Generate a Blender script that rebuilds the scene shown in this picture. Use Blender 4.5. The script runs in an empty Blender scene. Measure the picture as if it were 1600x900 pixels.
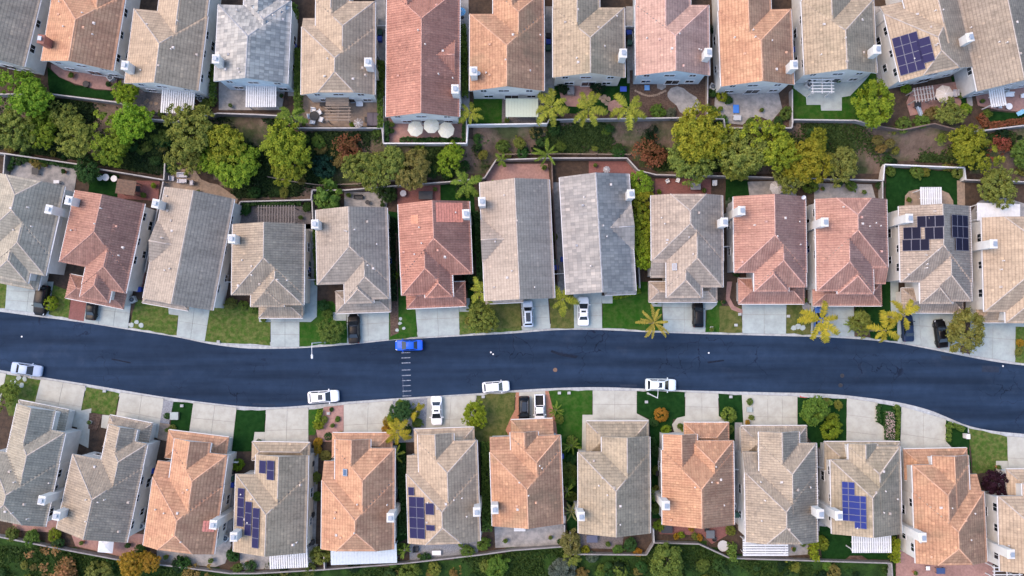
import bpy, math, random
import numpy as np
from mathutils import Vector, Matrix
R = math.radians
random.seed(7)
scene = bpy.context.scene
COL = scene.collection
# ------------------------------------------------------------------ camera, sky, sun, exposure
F = 1244.0            # focal length in photo pixels (photo is 1600 wide)
H = 124.4             # camera height above the street lots
TILT = R(2.75)        # the drone looks a touch north of straight down
cam = bpy.data.cameras.new('camera'); cam.sensor_width = 36.0; cam.lens = F / 1600 * 36.0
cam.clip_start = 1.0; cam.clip_end = 3000.0
camo = bpy.data.objects.new('camera', cam); COL.objects.link(camo)
camo.location = (0, 0, H); camo.rotation_euler = (TILT, 0, 0)
scene.camera = camo
SUN_EL, SUN_AZ = 57.0, 165.0     # azimuth counted from +x, counter-clockwise: the sun stands left and a little up in the picture
w = bpy.data.worlds.new('World'); scene.world = w; w.use_nodes = True
nt = w.node_tree; bg = nt.nodes['Background']
sky = nt.nodes.new('ShaderNodeTexSky'); sky.sky_type = 'NISHITA'; sky.sun_disc = False
sky.sun_elevation = R(SUN_EL); sky.sun_rotation = R(90 - SUN_AZ); sky.air_density = 1.0; sky.dust_density = 2.0; sky.ozone_density = 1.0
nt.links.new(sky.outputs[0], bg.inputs[0]); bg.inputs[1].default_value = 0.15
sun = bpy.data.lights.new('sun', 'SUN'); sun.energy = 0.60; sun.angle = R(30); sun.color = (1.0, 0.60, 0.30)
suno = bpy.data.objects.new('sun', sun); COL.objects.link(suno)
sd = Vector((math.cos(R(SUN_EL)) * math.cos(R(SUN_AZ)), math.cos(R(SUN_EL)) * math.sin(R(SUN_AZ)), math.sin(R(SUN_EL))))
suno.rotation_euler = sd.to_track_quat('Z', 'Y').to_euler(); suno.location = sd * 200
scene.view_settings.view_transform = 'Standard'; scene.view_settings.look = 'None'
scene.view_settings.exposure = 1.6; scene.view_settings.gamma = 1.0; scene.view_settings.use_curve_mapping = False

# ------------------------------------------------------------------ helpers
CT, ST = math.cos(TILT), math.sin(TILT)
def U(px, py, z=0.0):
    """where the photo's pixel (px, py) meets the level z"""
    dx = (px - 800) / F; dy = -(py - 450) / F
    wy = dy * CT + ST; wz = dy * ST - CT
    t = (z - H) / wz
    return Vector((dx * t, wy * t, z))
def PX(p):
    d = Vector(p) - Vector((0, 0, H))
    cy = d.y * CT + d.z * ST; cz = -d.y * ST + d.z * CT
    return (800 + F * d.x / -cz, 450 - F * cy / -cz)
PAD1 = 2.5
PAD = {1: PAD1, 2: 0.0, 3: 0.0}
ORD = ['', 'first', 'second', 'third', 'fourth', 'fifth', 'sixth', 'seventh', 'eighth', 'ninth', 'tenth', 'eleventh', 'twelfth', 'thirteenth', 'fourteenth']
ROWN = {1: 'top-row', 2: 'middle-row', 3: 'bottom-row'}
HOUSES = []          # (phrase, world centre)
THINGS = []
def near(p, row=None):
    b = min((h for h in HOUSES if row is None or h[2] == row), key=lambda h: (h[1].x - p[0])**2 + (h[1].y - p[1])**2)
    return b[0]
def tag(o, label, cat, group=None):
    o['label'] = label; o['category'] = cat
    if group: o['group'] = group
    THINGS.append(o)
    return o
def link(o, parent=None):
    COL.objects.link(o)
    if parent is not None: o.parent = parent
    return o
def empty(name, loc=(0, 0, 0), rz=0.0):
    o = bpy.data.objects.new(name, None); link(o); o.location = loc; o.rotation_euler = (0, 0, rz); o.empty_display_size = 0.3
    return o
def inst(name, me, parent=None, loc=(0, 0, 0), rot=(0, 0, 0), scale=(1, 1, 1), color=None):
    o = bpy.data.objects.new(name, me); link(o, parent); o.location = loc; o.rotation_euler = rot
    o.scale = scale if hasattr(scale, '__len__') else (scale,) * 3
    if color: o.color = (*color, 1)
    return o
def copy_tree(o, parent=None):
    c = o.copy(); COL.objects.link(c); c.parent = parent
    for ch in list(o.children): copy_tree(ch, c)
    return c
class MB:
    def __init__(s): s.v = []; s.f = []; s.m = []
    def add(s, vs, fs, mi=0):
        n = len(s.v); s.v += [tuple(v) for v in vs]; s.f += [tuple(n + i for i in f) for f in fs]; s.m += [mi] * len(fs); return s
    def box(s, c, d, rz=0.0, mi=0, taper=1.0):
        cx, cy, cz = c; hx, hy, hz = d[0] / 2, d[1] / 2, d[2] / 2; co, si = math.cos(rz), math.sin(rz); vs = []
        for z, k in ((-hz, 1.0), (hz, taper)):
            for x, y in ((-hx, -hy), (hx, -hy), (hx, hy), (-hx, hy)):
                x *= k; y *= k; vs.append((cx + x * co - y * si, cy + x * si + y * co, cz + z))
        return s.add(vs, [(3, 2, 1, 0), (4, 5, 6, 7), (0, 1, 5, 4), (1, 2, 6, 5), (2, 3, 7, 6), (3, 0, 4, 7)], mi)
    def bbox(s, c, d, rz=0.0, b=0.03, mi=0):
        """box with chamfered top edges"""
        cx, cy, cz = c; co, si = math.cos(rz), math.sin(rz); vs = []
        for z, k in ((-d[2] / 2, 0), (d[2] / 2 - b, 0), (d[2] / 2, b)):
            hx, hy = d[0] / 2 - k, d[1] / 2 - k
            for x, y in ((-hx, -hy), (hx, -hy), (hx, hy), (-hx, hy)):
                vs.append((cx + x * co - y * si, cy + x * si + y * co, cz + z))
        fs = [(3, 2, 1, 0), (8, 9, 10, 11)]
        for r in (0, 4):
            for i in range(4): j = (i + 1) % 4; fs.append((r + i, r + j, r + 4 + j, r + 4 + i))
        return s.add(vs, fs, mi)
    def prism(s, poly, z0, z1, mi=0):
        """poly: list of (x, y), any winding"""
        a = sum(poly[i][0] * poly[(i + 1) % len(poly)][1] - poly[(i + 1) % len(poly)][0] * poly[i][1] for i in range(len(poly)))
        if a < 0: poly = poly[::-1]
        n = len(poly); vs = [(p[0], p[1], z0) for p in poly] + [(p[0], p[1], z1) for p in poly]
        fs = [tuple(range(n - 1, -1, -1)), tuple(range(n, 2 * n))] + [(i, (i + 1) % n, n + (i + 1) % n, n + i) for i in range(n)]
        return s.add(vs, fs, mi)
    def tube(s, pts, rad, n=8, mi=0, cap=True):
        pts = [Vector(p) for p in pts]; rings = []
        for i, p in enumerate(pts):
            d = (pts[min(i + 1, len(pts) - 1)] - pts[max(i - 1, 0)]).normalized()
            a = Vector((0, 0, 1)) if abs(d.z) < .9 else Vector((1, 0, 0))
            x = d.cross(a).normalized(); y = d.cross(x).normalized(); r = rad[i] if hasattr(rad, '__len__') else rad
            rings.append([p + x * (r * math.cos(2 * math.pi * k / n)) + y * (r * math.sin(2 * math.pi * k / n)) for k in range(n)])
        vs = [v for r in rings for v in r]; fs = []
        for i in range(len(pts) - 1):
            for k in range(n): fs.append((i * n + k, i * n + (k + 1) % n, (i + 1) * n + (k + 1) % n, (i + 1) * n + k))
        if cap: fs += [tuple(range(n - 1, -1, -1)), tuple(range((len(pts) - 1) * n, len(pts) * n))]
        return s.add(vs, fs, mi)
    def cyl(s, c, r, h, n=12, mi=0, r2=None):
        r2 = r if r2 is None else r2
        vs = [(c[0] + r * math.cos(2 * math.pi * k / n), c[1] + r * math.sin(2 * math.pi * k / n), c[2]) for k in range(n)] + \
             [(c[0] + r2 * math.cos(2 * math.pi * k / n), c[1] + r2 * math.sin(2 * math.pi * k / n), c[2] + h) for k in range(n)]
        fs = [tuple(range(n - 1, -1, -1)), tuple(range(n, 2 * n))] + [(k, (k + 1) % n, n + (k + 1) % n, n + k) for k in range(n)]
        return s.add(vs, fs, mi)
    def mesh(s, name, mats, smooth=False):
        me = bpy.data.meshes.new(name); me.from_pydata(s.v, [], s.f)
        for m in (mats if isinstance(mats, (list, tuple)) else [mats]): me.materials.append(m)
        me.polygons.foreach_set('material_index', s.m)
        if smooth: me.polygons.foreach_set('use_smooth', [True] * len(s.f))
        me.update(); return me
    def build(s, name, mats, parent=None, smooth=False, **k):
        return inst(name, s.mesh(name, mats, smooth), parent, **k)

# ------------------------------------------------------------------ materials
MATS = {}
def mat(name, c, rough=0.8, vary=0.0, vscale=3.0, c2=None, bump=0.0, bscale=20.0, metal=0.0, spec=0.4, stain=0.0, sscale=0.35, lo=0.4, hi=0.62):
    """plain surface: colour c, mottled towards c2, small relief, blotchy stains"""
    if name in MATS: return MATS[name]
    m = bpy.data.materials.new(name); m.use_nodes = True; nt = m.node_tree; N, L = nt.nodes, nt.links; b = N['Principled BSDF']
    b.inputs['Roughness'].default_value = rough; b.inputs['Metallic'].default_value = metal; b.inputs['Specular IOR Level'].default_value = spec
    b.inputs['Base Color'].default_value = (*c, 1)
    if vary or stain or c2:
        tc = N.new('ShaderNodeTexCoord'); geo = N.new('ShaderNodeNewGeometry')
        n1 = N.new('ShaderNodeTexNoise'); n1.inputs['Scale'].default_value = vscale; n1.inputs['Detail'].default_value = 6; n1.inputs['Roughness'].default_value = 0.65
        L.new(geo.outputs['Position'], n1.inputs['Vector'])
        cc2 = c2 or tuple(x * (1 - vary) for x in c)
        r1 = N.new('ShaderNodeMapRange'); r1.inputs[1].default_value = lo; r1.inputs[2].default_value = hi; L.new(n1.outputs['Fac'], r1.inputs[0])
        mx = N.new('ShaderNodeMix'); mx.data_type = 'RGBA'; mx.inputs[6].default_value = (*c, 1); mx.inputs[7].default_value = (*cc2, 1); L.new(r1.outputs[0], mx.inputs[0])
        out = mx.outputs[2]
        if stain:
            n2 = N.new('ShaderNodeTexNoise'); n2.inputs['Scale'].default_value = sscale; n2.inputs['Detail'].default_value = 8; n2.inputs['Roughness'].default_value = 0.7
            L.new(geo.outputs['Position'], n2.inputs['Vector'])
            r2 = N.new('ShaderNodeMapRange'); r2.inputs[1].default_value = 0.42; r2.inputs[2].default_value = 0.7; r2.inputs[3].default_value = 1.0; r2.inputs[4].default_value = 1 - stain; L.new(n2.outputs['Fac'], r2.inputs[0])
            m2 = N.new('ShaderNodeMix'); m2.data_type = 'RGBA'; m2.blend_type = 'MULTIPLY'; m2.inputs[0].default_value = 1.0; L.new(out, m2.inputs[6]); L.new(r2.outputs[0], m2.inputs[7]); out = m2.outputs[2]
        L.new(out, b.inputs['Base Color'])
    if bump:
        geo2 = N.new('ShaderNodeNewGeometry'); n3 = N.new('ShaderNodeTexNoise'); n3.inputs['Scale'].default_value = bscale; n3.inputs['Detail'].default_value = 4
        L.new(geo2.outputs['Position'], n3.inputs['Vector'])
        bp = N.new('ShaderNodeBump'); bp.inputs['Strength'].default_value = 1.0; bp.inputs['Distance'].default_value = bump; L.new(n3.outputs['Fac'], bp.inputs['Height']); L.new(bp.outputs[0], b.inputs['Normal'])
    MATS[name] = m; return m
def roof_mat(name, c, c2, patch=0.25, grime=0.35, moss=None, tu=0.33, tv=0.38, jv=.13, ju=.16):
    """roof tile: each tile its own tone from the UV grid (metres), weathering blotches, streaks down the slope"""
    m = bpy.data.materials.new(name); m.use_nodes = True; nt = m.node_tree; N, L = nt.nodes, nt.links; b = N['Principled BSDF']
    b.inputs['Roughness'].default_value = 0.85; b.inputs['Specular IOR Level'].default_value = 0.25
    uv = N.new('ShaderNodeUVMap'); uv.uv_map = 'UVMap'
    sc = N.new('ShaderNodeVectorMath'); sc.operation = 'MULTIPLY'; sc.inputs[1].default_value = (1 / tu, 1 / tv, 1); L.new(uv.outputs[0], sc.inputs[0])
    fl = N.new('ShaderNodeVectorMath'); fl.operation = 'FLOOR'; L.new(sc.outputs[0], fl.inputs[0])
    wn = N.new('ShaderNodeTexWhiteNoise'); wn.noise_dimensions = '2D'; L.new(fl.outputs[0], wn.inputs['Vector'])
    geo = N.new('ShaderNodeNewGeometry')
    n1 = N.new('ShaderNodeTexNoise'); n1.inputs['Scale'].default_value = 0.5; n1.inputs['Detail'].default_value = 6; n1.inputs['Roughness'].default_value = .65; L.new(geo.outputs['Position'], n1.inputs['Vector'])
    n2 = N.new('ShaderNodeTexNoise'); n2.inputs['Scale'].default_value = 2.2; n2.inputs['Detail'].default_value = 5; L.new(geo.outputs['Position'], n2.inputs['Vector'])
    # tile tone
    ad = N.new('ShaderNodeMath'); ad.operation = 'MULTIPLY_ADD'; ad.inputs[1].default_value = patch; L.new(wn.outputs['Value'], ad.inputs[0])
    r1 = N.new('ShaderNodeMapRange'); r1.inputs[1].default_value = .35; r1.inputs[2].default_value = .68; r1.inputs[3].default_value = 0.0; r1.inputs[4].default_value = 1 - patch; L.new(n1.outputs['Fac'], r1.inputs[0]); L.new(r1.outputs[0], ad.inputs[2])
    mx = N.new('ShaderNodeMix'); mx.data_type = 'RGBA'; mx.inputs[6].default_value = (*c, 1); mx.inputs[7].default_value = (*c2, 1); L.new(ad.outputs[0], mx.inputs[0])
    # grime
    r2 = N.new('ShaderNodeMapRange'); r2.inputs[1].default_value = .48; r2.inputs[2].default_value = .75; r2.inputs[3].default_value = 1.0; r2.inputs[4].default_value = 1 - grime; L.new(n2.outputs['Fac'], r2.inputs[0])
    m2 = N.new('ShaderNodeMix'); m2.data_type = 'RGBA'; m2.blend_type = 'MULTIPLY'; m2.inputs[0].default_value = 1.0; L.new(mx.outputs[2], m2.inputs[6]); L.new(r2.outputs[0], m2.inputs[7])
    out = m2.outputs[2]
    if moss:
        n4 = N.new('ShaderNodeTexNoise'); n4.inputs['Scale'].default_value = 0.22; n4.inputs['Detail'].default_value = 7; L.new(geo.outputs['Position'], n4.inputs['Vector'])
        r4 = N.new('ShaderNodeMapRange'); r4.inputs[1].default_value = .54; r4.inputs[2].default_value = .72; r4.inputs[4].default_value = 0.65; L.new(n4.outputs['Fac'], r4.inputs[0])
        m4 = N.new('ShaderNodeMix'); m4.data_type = 'RGBA'; L.new(r4.outputs[0], m4.inputs[0]); L.new(out, m4.inputs[6]); m4.inputs[7].default_value = (*moss, 1); out = m4.outputs[2]
    st = N.new('ShaderNodeVectorMath'); st.operation = 'MULTIPLY'; st.inputs[1].default_value = (1.1, .12, 1); L.new(uv.outputs[0], st.inputs[0])
    n6 = N.new('ShaderNodeTexNoise'); n6.inputs['Scale'].default_value = 1.0; n6.inputs['Detail'].default_value = 5; L.new(st.outputs[0], n6.inputs['Vector'])
    r6 = N.new('ShaderNodeMapRange'); r6.inputs[1].default_value = .38; r6.inputs[2].default_value = .66; r6.inputs[3].default_value = 1.12; r6.inputs[4].default_value = .78; L.new(n6.outputs['Fac'], r6.inputs[0])
    m6 = N.new('ShaderNodeMix'); m6.data_type = 'RGBA'; m6.blend_type = 'MULTIPLY'; m6.inputs[0].default_value = .6; L.new(out, m6.inputs[6]); L.new(r6.outputs[0], m6.inputs[7]); out = m6.outputs[2]
    g7 = N.new('ShaderNodeMath'); g7.operation = 'GREATER_THAN'; g7.inputs[1].default_value = .988; wn2 = N.new('ShaderNodeTexWhiteNoise'); wn2.noise_dimensions = '2D'; v7 = N.new('ShaderNodeVectorMath'); v7.operation = 'ADD'; v7.inputs[1].default_value = (37, 11, 0); L.new(fl.outputs[0], v7.inputs[0]); L.new(v7.outputs[0], wn2.inputs['Vector']); L.new(wn2.outputs['Value'], g7.inputs[0])
    s7 = N.new('ShaderNodeMath'); s7.operation = 'MULTIPLY'; s7.inputs[1].default_value = .45; L.new(g7.outputs[0], s7.inputs[0])
    m7 = N.new('ShaderNodeMix'); m7.data_type = 'RGBA'; L.new(s7.outputs[0], m7.inputs[0]); L.new(out, m7.inputs[6]); m7.inputs[7].default_value = (min(1, c[0] * 1.35), c[1] * 1.3, c[2] * 1.25, 1); out = m7.outputs[2]
    # joint between tiles of a course: thin dark line of mortar and dirt, with gap shadow painted in
    fr = N.new('ShaderNodeVectorMath'); fr.operation = 'FRACTION'; L.new(sc.outputs[0], fr.inputs[0])
    sp = N.new('ShaderNodeSeparateXYZ'); L.new(fr.outputs[0], sp.inputs[0])
    lt = N.new('ShaderNodeMath'); lt.operation = 'LESS_THAN'; lt.inputs[1].default_value = jv; L.new(sp.outputs[1], lt.inputs[0])
    lu = N.new('ShaderNodeMath'); lu.operation = 'LESS_THAN'; lu.inputs[1].default_value = ju; L.new(sp.outputs[0], lu.inputs[0])
    mxx = N.new('ShaderNodeMath'); mxx.operation = 'MAXIMUM'; L.new(lt.outputs[0], mxx.inputs[0]); L.new(lu.outputs[0], mxx.inputs[1])
    jm = N.new('ShaderNodeMath'); jm.operation = 'MULTIPLY'; jm.inputs[1].default_value = 0.34; L.new(mxx.outputs[0], jm.inputs[0])
    m5 = N.new('ShaderNodeMix'); m5.data_type = 'RGBA'; L.new(jm.outputs[0], m5.inputs[0]); L.new(out, m5.inputs[6]); m5.inputs[7].default_value = (c2[0] * .3, c2[1] * .3, c2[2] * .3, 1); out = m5.outputs[2]
    L.new(out, b.inputs['Base Color'])
    MATS[name] = m; return m
def leaf_mat():
    m = bpy.data.materials.new('foliage'); m.use_nodes = True; nt = m.node_tree; N, L = nt.nodes, nt.links; b = N['Principled BSDF']
    oi = N.new('ShaderNodeObjectInfo'); at = N.new('ShaderNodeAttribute'); at.attribute_name = 'tone'
    hs = N.new('ShaderNodeHueSaturation'); L.new(oi.outputs['Color'], hs.inputs['Color'])
    r = N.new('ShaderNodeMapRange'); r.inputs[3].default_value = 0.55; r.inputs[4].default_value = 1.6; L.new(at.outputs['Fac'], r.inputs[0]); L.new(r.outputs[0], hs.inputs['Value'])
    r2 = N.new('ShaderNodeMapRange'); r2.inputs[3].default_value = 0.525; r2.inputs[4].default_value = 0.475; L.new(at.outputs['Fac'], r2.inputs[0]); L.new(r2.outputs[0], hs.inputs['Hue'])
    L.new(hs.outputs[0], b.inputs['Base Color']); b.inputs['Roughness'].default_value = 0.6; b.inputs['Specular IOR Level'].default_value = 0.12
    tr = N.new('ShaderNodeBsdfTranslucent'); L.new(hs.outputs[0], tr.inputs[0]); ms = N.new('ShaderNodeMixShader'); ms.inputs[0].default_value = 0.4
    out = N['Material Output']; L.new(b.outputs[0], ms.inputs[1]); L.new(tr.outputs[0], ms.inputs[2]); L.new(ms.outputs[0], out.inputs[0])
    return m
def paint_mat():
    m = bpy.data.materials.new('car_paint'); m.use_nodes = True; nt = m.node_tree; N, L = nt.nodes, nt.links; b = N['Principled BSDF']
    oi = N.new('ShaderNodeObjectInfo'); L.new(oi.outputs['Color'], b.inputs['Base Color']); b.inputs['Roughness'].default_value = 0.4; b.inputs['Coat Weight'].default_value = 0.08; b.inputs['Specular IOR Level'].default_value = 0.2; b.inputs['Coat Roughness'].default_value = 0.08
    return m
LEAF = leaf_mat(); PAINT = paint_mat()
def plain_obj(name, rough=.6):
    m = bpy.data.materials.new(name); m.use_nodes = True; N, L = m.node_tree.nodes, m.node_tree.links
    oi = N.new('ShaderNodeObjectInfo'); L.new(oi.outputs['Color'], N['Principled BSDF'].inputs['Base Color']); N['Principled BSDF'].inputs['Roughness'].default_value = rough; return m
TINT = plain_obj('tinted_surface', .65)
def asphalt():
    m = mat('asphalt', (.0130, .0265, .053), .85, spec=.1, vary=.0, c2=(.016, .031, .060), vscale=.6, bump=.006, bscale=40, stain=.12, sscale=.12)
    N, L = m.node_tree.nodes, m.node_tree.links; b = N['Principled BSDF']; src = b.inputs['Base Color'].links[0].from_socket
    geo = N.new('ShaderNodeNewGeometry'); nz = N.new('ShaderNodeTexNoise'); nz.inputs['Scale'].default_value = .35; nz.inputs['Detail'].default_value = 5; L.new(geo.outputs['Position'], nz.inputs['Vector'])
    va = N.new('ShaderNodeVectorMath'); va.operation = 'MULTIPLY_ADD'; va.inputs[1].default_value = (5, 5, 0); L.new(nz.outputs['Color'], va.inputs[0]); L.new(geo.outputs['Position'], va.inputs[2])
    vo = N.new('ShaderNodeTexVoronoi'); vo.feature = 'DISTANCE_TO_EDGE'; vo.inputs['Scale'].default_value = .28; L.new(va.outputs[0], vo.inputs['Vector'])
    lt = N.new('ShaderNodeMapRange'); lt.inputs[1].default_value = .004; lt.inputs[2].default_value = .016; lt.inputs[3].default_value = 1; lt.inputs[4].default_value = 0; L.new(vo.outputs['Distance'], lt.inputs[0])
    n2 = N.new('ShaderNodeTexNoise'); n2.inputs['Scale'].default_value = .11; n2.inputs['Detail'].default_value = 3; L.new(geo.outputs['Position'], n2.inputs['Vector'])
    r = N.new('ShaderNodeMapRange'); r.inputs[1].default_value = .5; r.inputs[2].default_value = .62; r.inputs[4].default_value = .85; L.new(n2.outputs['Fac'], r.inputs[0])
    mu = N.new('ShaderNodeMath'); mu.operation = 'MULTIPLY'; L.new(lt.outputs[0], mu.inputs[0]); L.new(r.outputs[0], mu.inputs[1])
    mx = N.new('ShaderNodeMix'); mx.data_type = 'RGBA'; L.new(mu.outputs[0], mx.inputs[0]); L.new(src, mx.inputs[6]); mx.inputs[7].default_value = (.006, .009, .020, 1)
    # dusty pale smears
    n3 = N.new('ShaderNodeTexNoise'); n3.inputs['Scale'].default_value = .16; n3.inputs['Detail'].default_value = 9; n3.inputs['Roughness'].default_value = .72; L.new(geo.outputs['Position'], n3.inputs['Vector'])
    r3 = N.new('ShaderNodeMapRange'); r3.inputs[1].default_value = .58; r3.inputs[2].default_value = .8; r3.inputs[4].default_value = .5; L.new(n3.outputs['Fac'], r3.inputs[0])
    m3 = N.new('ShaderNodeMix'); m3.data_type = 'RGBA'; L.new(r3.outputs[0], m3.inputs[0]); L.new(mx.outputs[2], m3.inputs[6]); m3.inputs[7].default_value = (.04, .055, .085, 1)
    sv = N.new('ShaderNodeVectorMath'); sv.operation = 'MULTIPLY'; sv.inputs[1].default_value = (.035, .55, 0); L.new(geo.outputs['Position'], sv.inputs[0])
    n8 = N.new('ShaderNodeTexNoise'); n8.inputs['Scale'].default_value = 1.0; n8.inputs['Detail'].default_value = 6; L.new(sv.outputs[0], n8.inputs['Vector'])
    r8 = N.new('ShaderNodeMapRange'); r8.inputs[1].default_value = .35; r8.inputs[2].default_value = .65; r8.inputs[3].default_value = .72; r8.inputs[4].default_value = 1.3; L.new(n8.outputs['Fac'], r8.inputs[0])
    m8 = N.new('ShaderNodeMix'); m8.data_type = 'RGBA'; m8.blend_type = 'MULTIPLY'; m8.inputs[0].default_value = 1.0; L.new(m3.outputs[2], m8.inputs[6]); L.new(r8.outputs[0], m8.inputs[7])
    L.new(m8.outputs[2], b.inputs['Base Color']); return m
M_ASPH = asphalt()
M_CONC = mat('concrete_cool', (.33, .385, .375), .85, c2=(.29, .33, .325), vscale=.8, stain=.2, sscale=.45, bump=.003, bscale=60)
M_CONCW = mat('concrete_warm', (.405, .405, .355), .85, c2=(.355, .35, .305), vscale=.8, stain=.16, sscale=.45, bump=.003, bscale=60)
M_CONCD = mat('concrete_grey', (.30, .29, .28), .85, c2=(.23, .23, .23), vscale=1.2, stain=.3, sscale=.6)
M_JOINT = mat('joint', (.22, .21, .20), .9)
M_KERB = mat('kerb_concrete', (.40, .42, .42), .85, c2=(.31, .32, .32), vscale=2, stain=.25, sscale=.6)
M_SOIL = mat('soil', (.085, .060, .045), .95, spec=.05, c2=(.055, .042, .034), vscale=1.5, bump=.05, bscale=6, stain=.3, sscale=.3)
M_MULCH = mat('mulch', (.062, .042, .035), .95, spec=.05, c2=(.12, .085, .065), vscale=4, bump=.03, bscale=12)
M_GRAVEL = mat('gravel', (.26, .27, .29), .95, c2=(.14, .15, .17), vscale=9, bump=.03, bscale=25)
M_PINK = mat('pink_patio', (.33, .195, .165), .85, c2=(.26, .15, .13), vscale=2.5, stain=.25)
M_RED = mat('red_paving', (.22, .09, .078), .85, c2=(.16, .068, .06), vscale=5, stain=.25)
M_TAN = mat('tan_paving', (.30, .225, .165), .85, c2=(.22, .17, .13), vscale=2.5, stain=.25)
M_PAVE = mat('grey_pavers', (.17, .15, .145), .85, c2=(.10, .09, .09), vscale=5, stain=.3)
M_ORPAVE = mat('brick_border', (.36, .17, .10), .85, c2=(.26, .12, .08), vscale=6)
M_LAWN = mat('lawn', (.052, .105, .018), .95, spec=.05, c2=(.125, .140, .045), vscale=1.3, bump=.04, bscale=14, stain=.45, sscale=1.9)
M_LAWND = mat('lawn_dark', (.007, .032, .007), .95, spec=.05, c2=(.012, .045, .010), vscale=1.2, bump=.04, bscale=14, stain=.3, sscale=1.6)
M_LAWNG = mat('lawn_green', (.018, .072, .008), .95, spec=.05, c2=(.045, .090, .018), vscale=1.1, bump=.04, bscale=14, stain=.25, sscale=1.6)
M_DRY = mat('lawn_dry', (.115, .115, .040), .95, spec=.05, c2=(.060, .085, .022), vscale=.8, bump=.04, bscale=14, stain=.25, sscale=1.6)
M_WALL = mat('block_wall', (.27, .255, .25), .9, c2=(.21, .20, .20), vscale=1.5, stain=.25)
M_WALLD = mat('brown_wall', (.17, .12, .10), .9, c2=(.12, .09, .08), vscale=1.5, stain=.3)
M_CAP = mat('wall_cap', (.40, .385, .375), .85, vary=.2, vscale=2)
M_WHITE = mat('white_paint', (.60, .61, .62), .6, vary=.12, vscale=1.5)
M_TRIM = mat('trim', (.62, .61, .60), .7, vary=.1)
M_GLASS = mat('window_glass', (.012, .017, .022), .08, spec=.6)
M_METAL = mat('zinc', (.26, .30, .35), .5, metal=.3)
M_DARK = mat('dark_metal', (.02, .02, .023), .5)
M_RUBBER = mat('rubber', (.015, .015, .016), .85)
M_RIM = mat('rim', (.35, .36, .38), .35, metal=.8)
M_HEAD = mat('headlamp', (.55, .58, .62), .15)
M_TAIL = mat('tail_lamp', (.35, .02, .02), .25)
M_BARK = mat('bark', (.11, .085, .065), .95, c2=(.06, .05, .04), vscale=6, bump=.03, bscale=15)
M_PBARK = mat('palm_bark', (.21, .18, .15), .95, c2=(.13, .11, .09), vscale=5)
M_SOLAR = mat('solar_cell', (.019, .018, .062), .5, spec=.1)
M_SOLARK = mat('solar_cell_black', (.006, .007, .022), .5, spec=.08)
M_SOLARB = mat('solar_cell_blue', (.018, .030, .15), .5, spec=.1)
M_SFRAME = mat('solar_frame', (.14, .15, .20), .5)
M_VENT = mat('vent_paint', (.50, .46, .43), .6)
M_WOOD = mat('wood', (.30, .235, .18), .8, c2=(.22, .17, .13), vscale=4)
M_BROWN = mat('brown_roofing', (.16, .10, .07), .85, c2=(.11, .075, .055), vscale=3)
M_RPAINT = mat('red_paint', (.45, .10, .09), .8, vary=.3, vscale=6)
M_WPAINT = mat('road_paint', (.26, .29, .34), .8, c2=(.07, .09, .14), vscale=7)
M_GARAGE = mat('garage_door', (.52, .50, .47), .7, vary=.08)
ROOFC = {}
for k, c, c2, pa, gr, mo in [
    ('orange', (.53, .310, 0.188), (.39, .200, 0.124), .24, .3, None), ('orange_moss', (.50, .290, 0.175), (.35, .185, 0.117), .24, .35, (.22, .165, 0.103)),
    ('red', (.46, .235, 0.174), (.33, .155, 0.117), .28, .3, None), ('redlight', (.47, .27, 0.207), (.35, .185, 0.146), .28, .3, None), ('pink', (.50, .325, 0.259), (.40, .245, 0.197), .28, .3, None),
    ('brick', (.40, .225, 0.169), (.29, .15, 0.117), .4, .3, None), ('tan', (.46, .35, 0.249), (.34, .26, 0.188), .24, .3, None), ('tanmoss', (.43, .335, 0.235), (.31, .245, 0.174), .24, .35, (.20, .175, 0.122)),
    ('olive', (.40, .32, 0.226), (.28, .235, 0.174), .24, .35, (.19, .165, 0.113)), ('brown', (.34, .275, 0.211), (.24, .195, 0.155), .28, .3, None),
    ('grey', (.385, .32, 0.259), (.285, .24, 0.199), .28, .3, None), ('greystripe', (.42, .34, 0.254), (.27, .225, 0.179), .30, .3, None), ('greygreen', (.38, .335, 0.263), (.28, .255, 0.207), .24, .3, None),
    ('slate', (.47, .445, 0.404), (.21, .21, 0.207), .75, .15, None), ('slate2', (.37, .34, 0.310), (.215, .205, 0.197), .75, .15, None), ('beige', (.41, .335, 0.273), (.33, .275, 0.226), .35, .25, None), ('mixed', (.43, .345, 0.273), (.30, .245, 0.202), .55, .3, None)]:
    ROOFC[k] = (c, c2, pa, gr, mo)
def roof_of(k, rib):
    n = 'roof_' + k + ('_ribbed' if rib else '')
    if n not in MATS: roof_mat(n, *ROOFC[k], *((.45, .62, .10, .10) if 'slate' in k else (.36, .38, .14, .32) if rib else (.36, .42, .26, .10)))
    return MATS[n]
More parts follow.
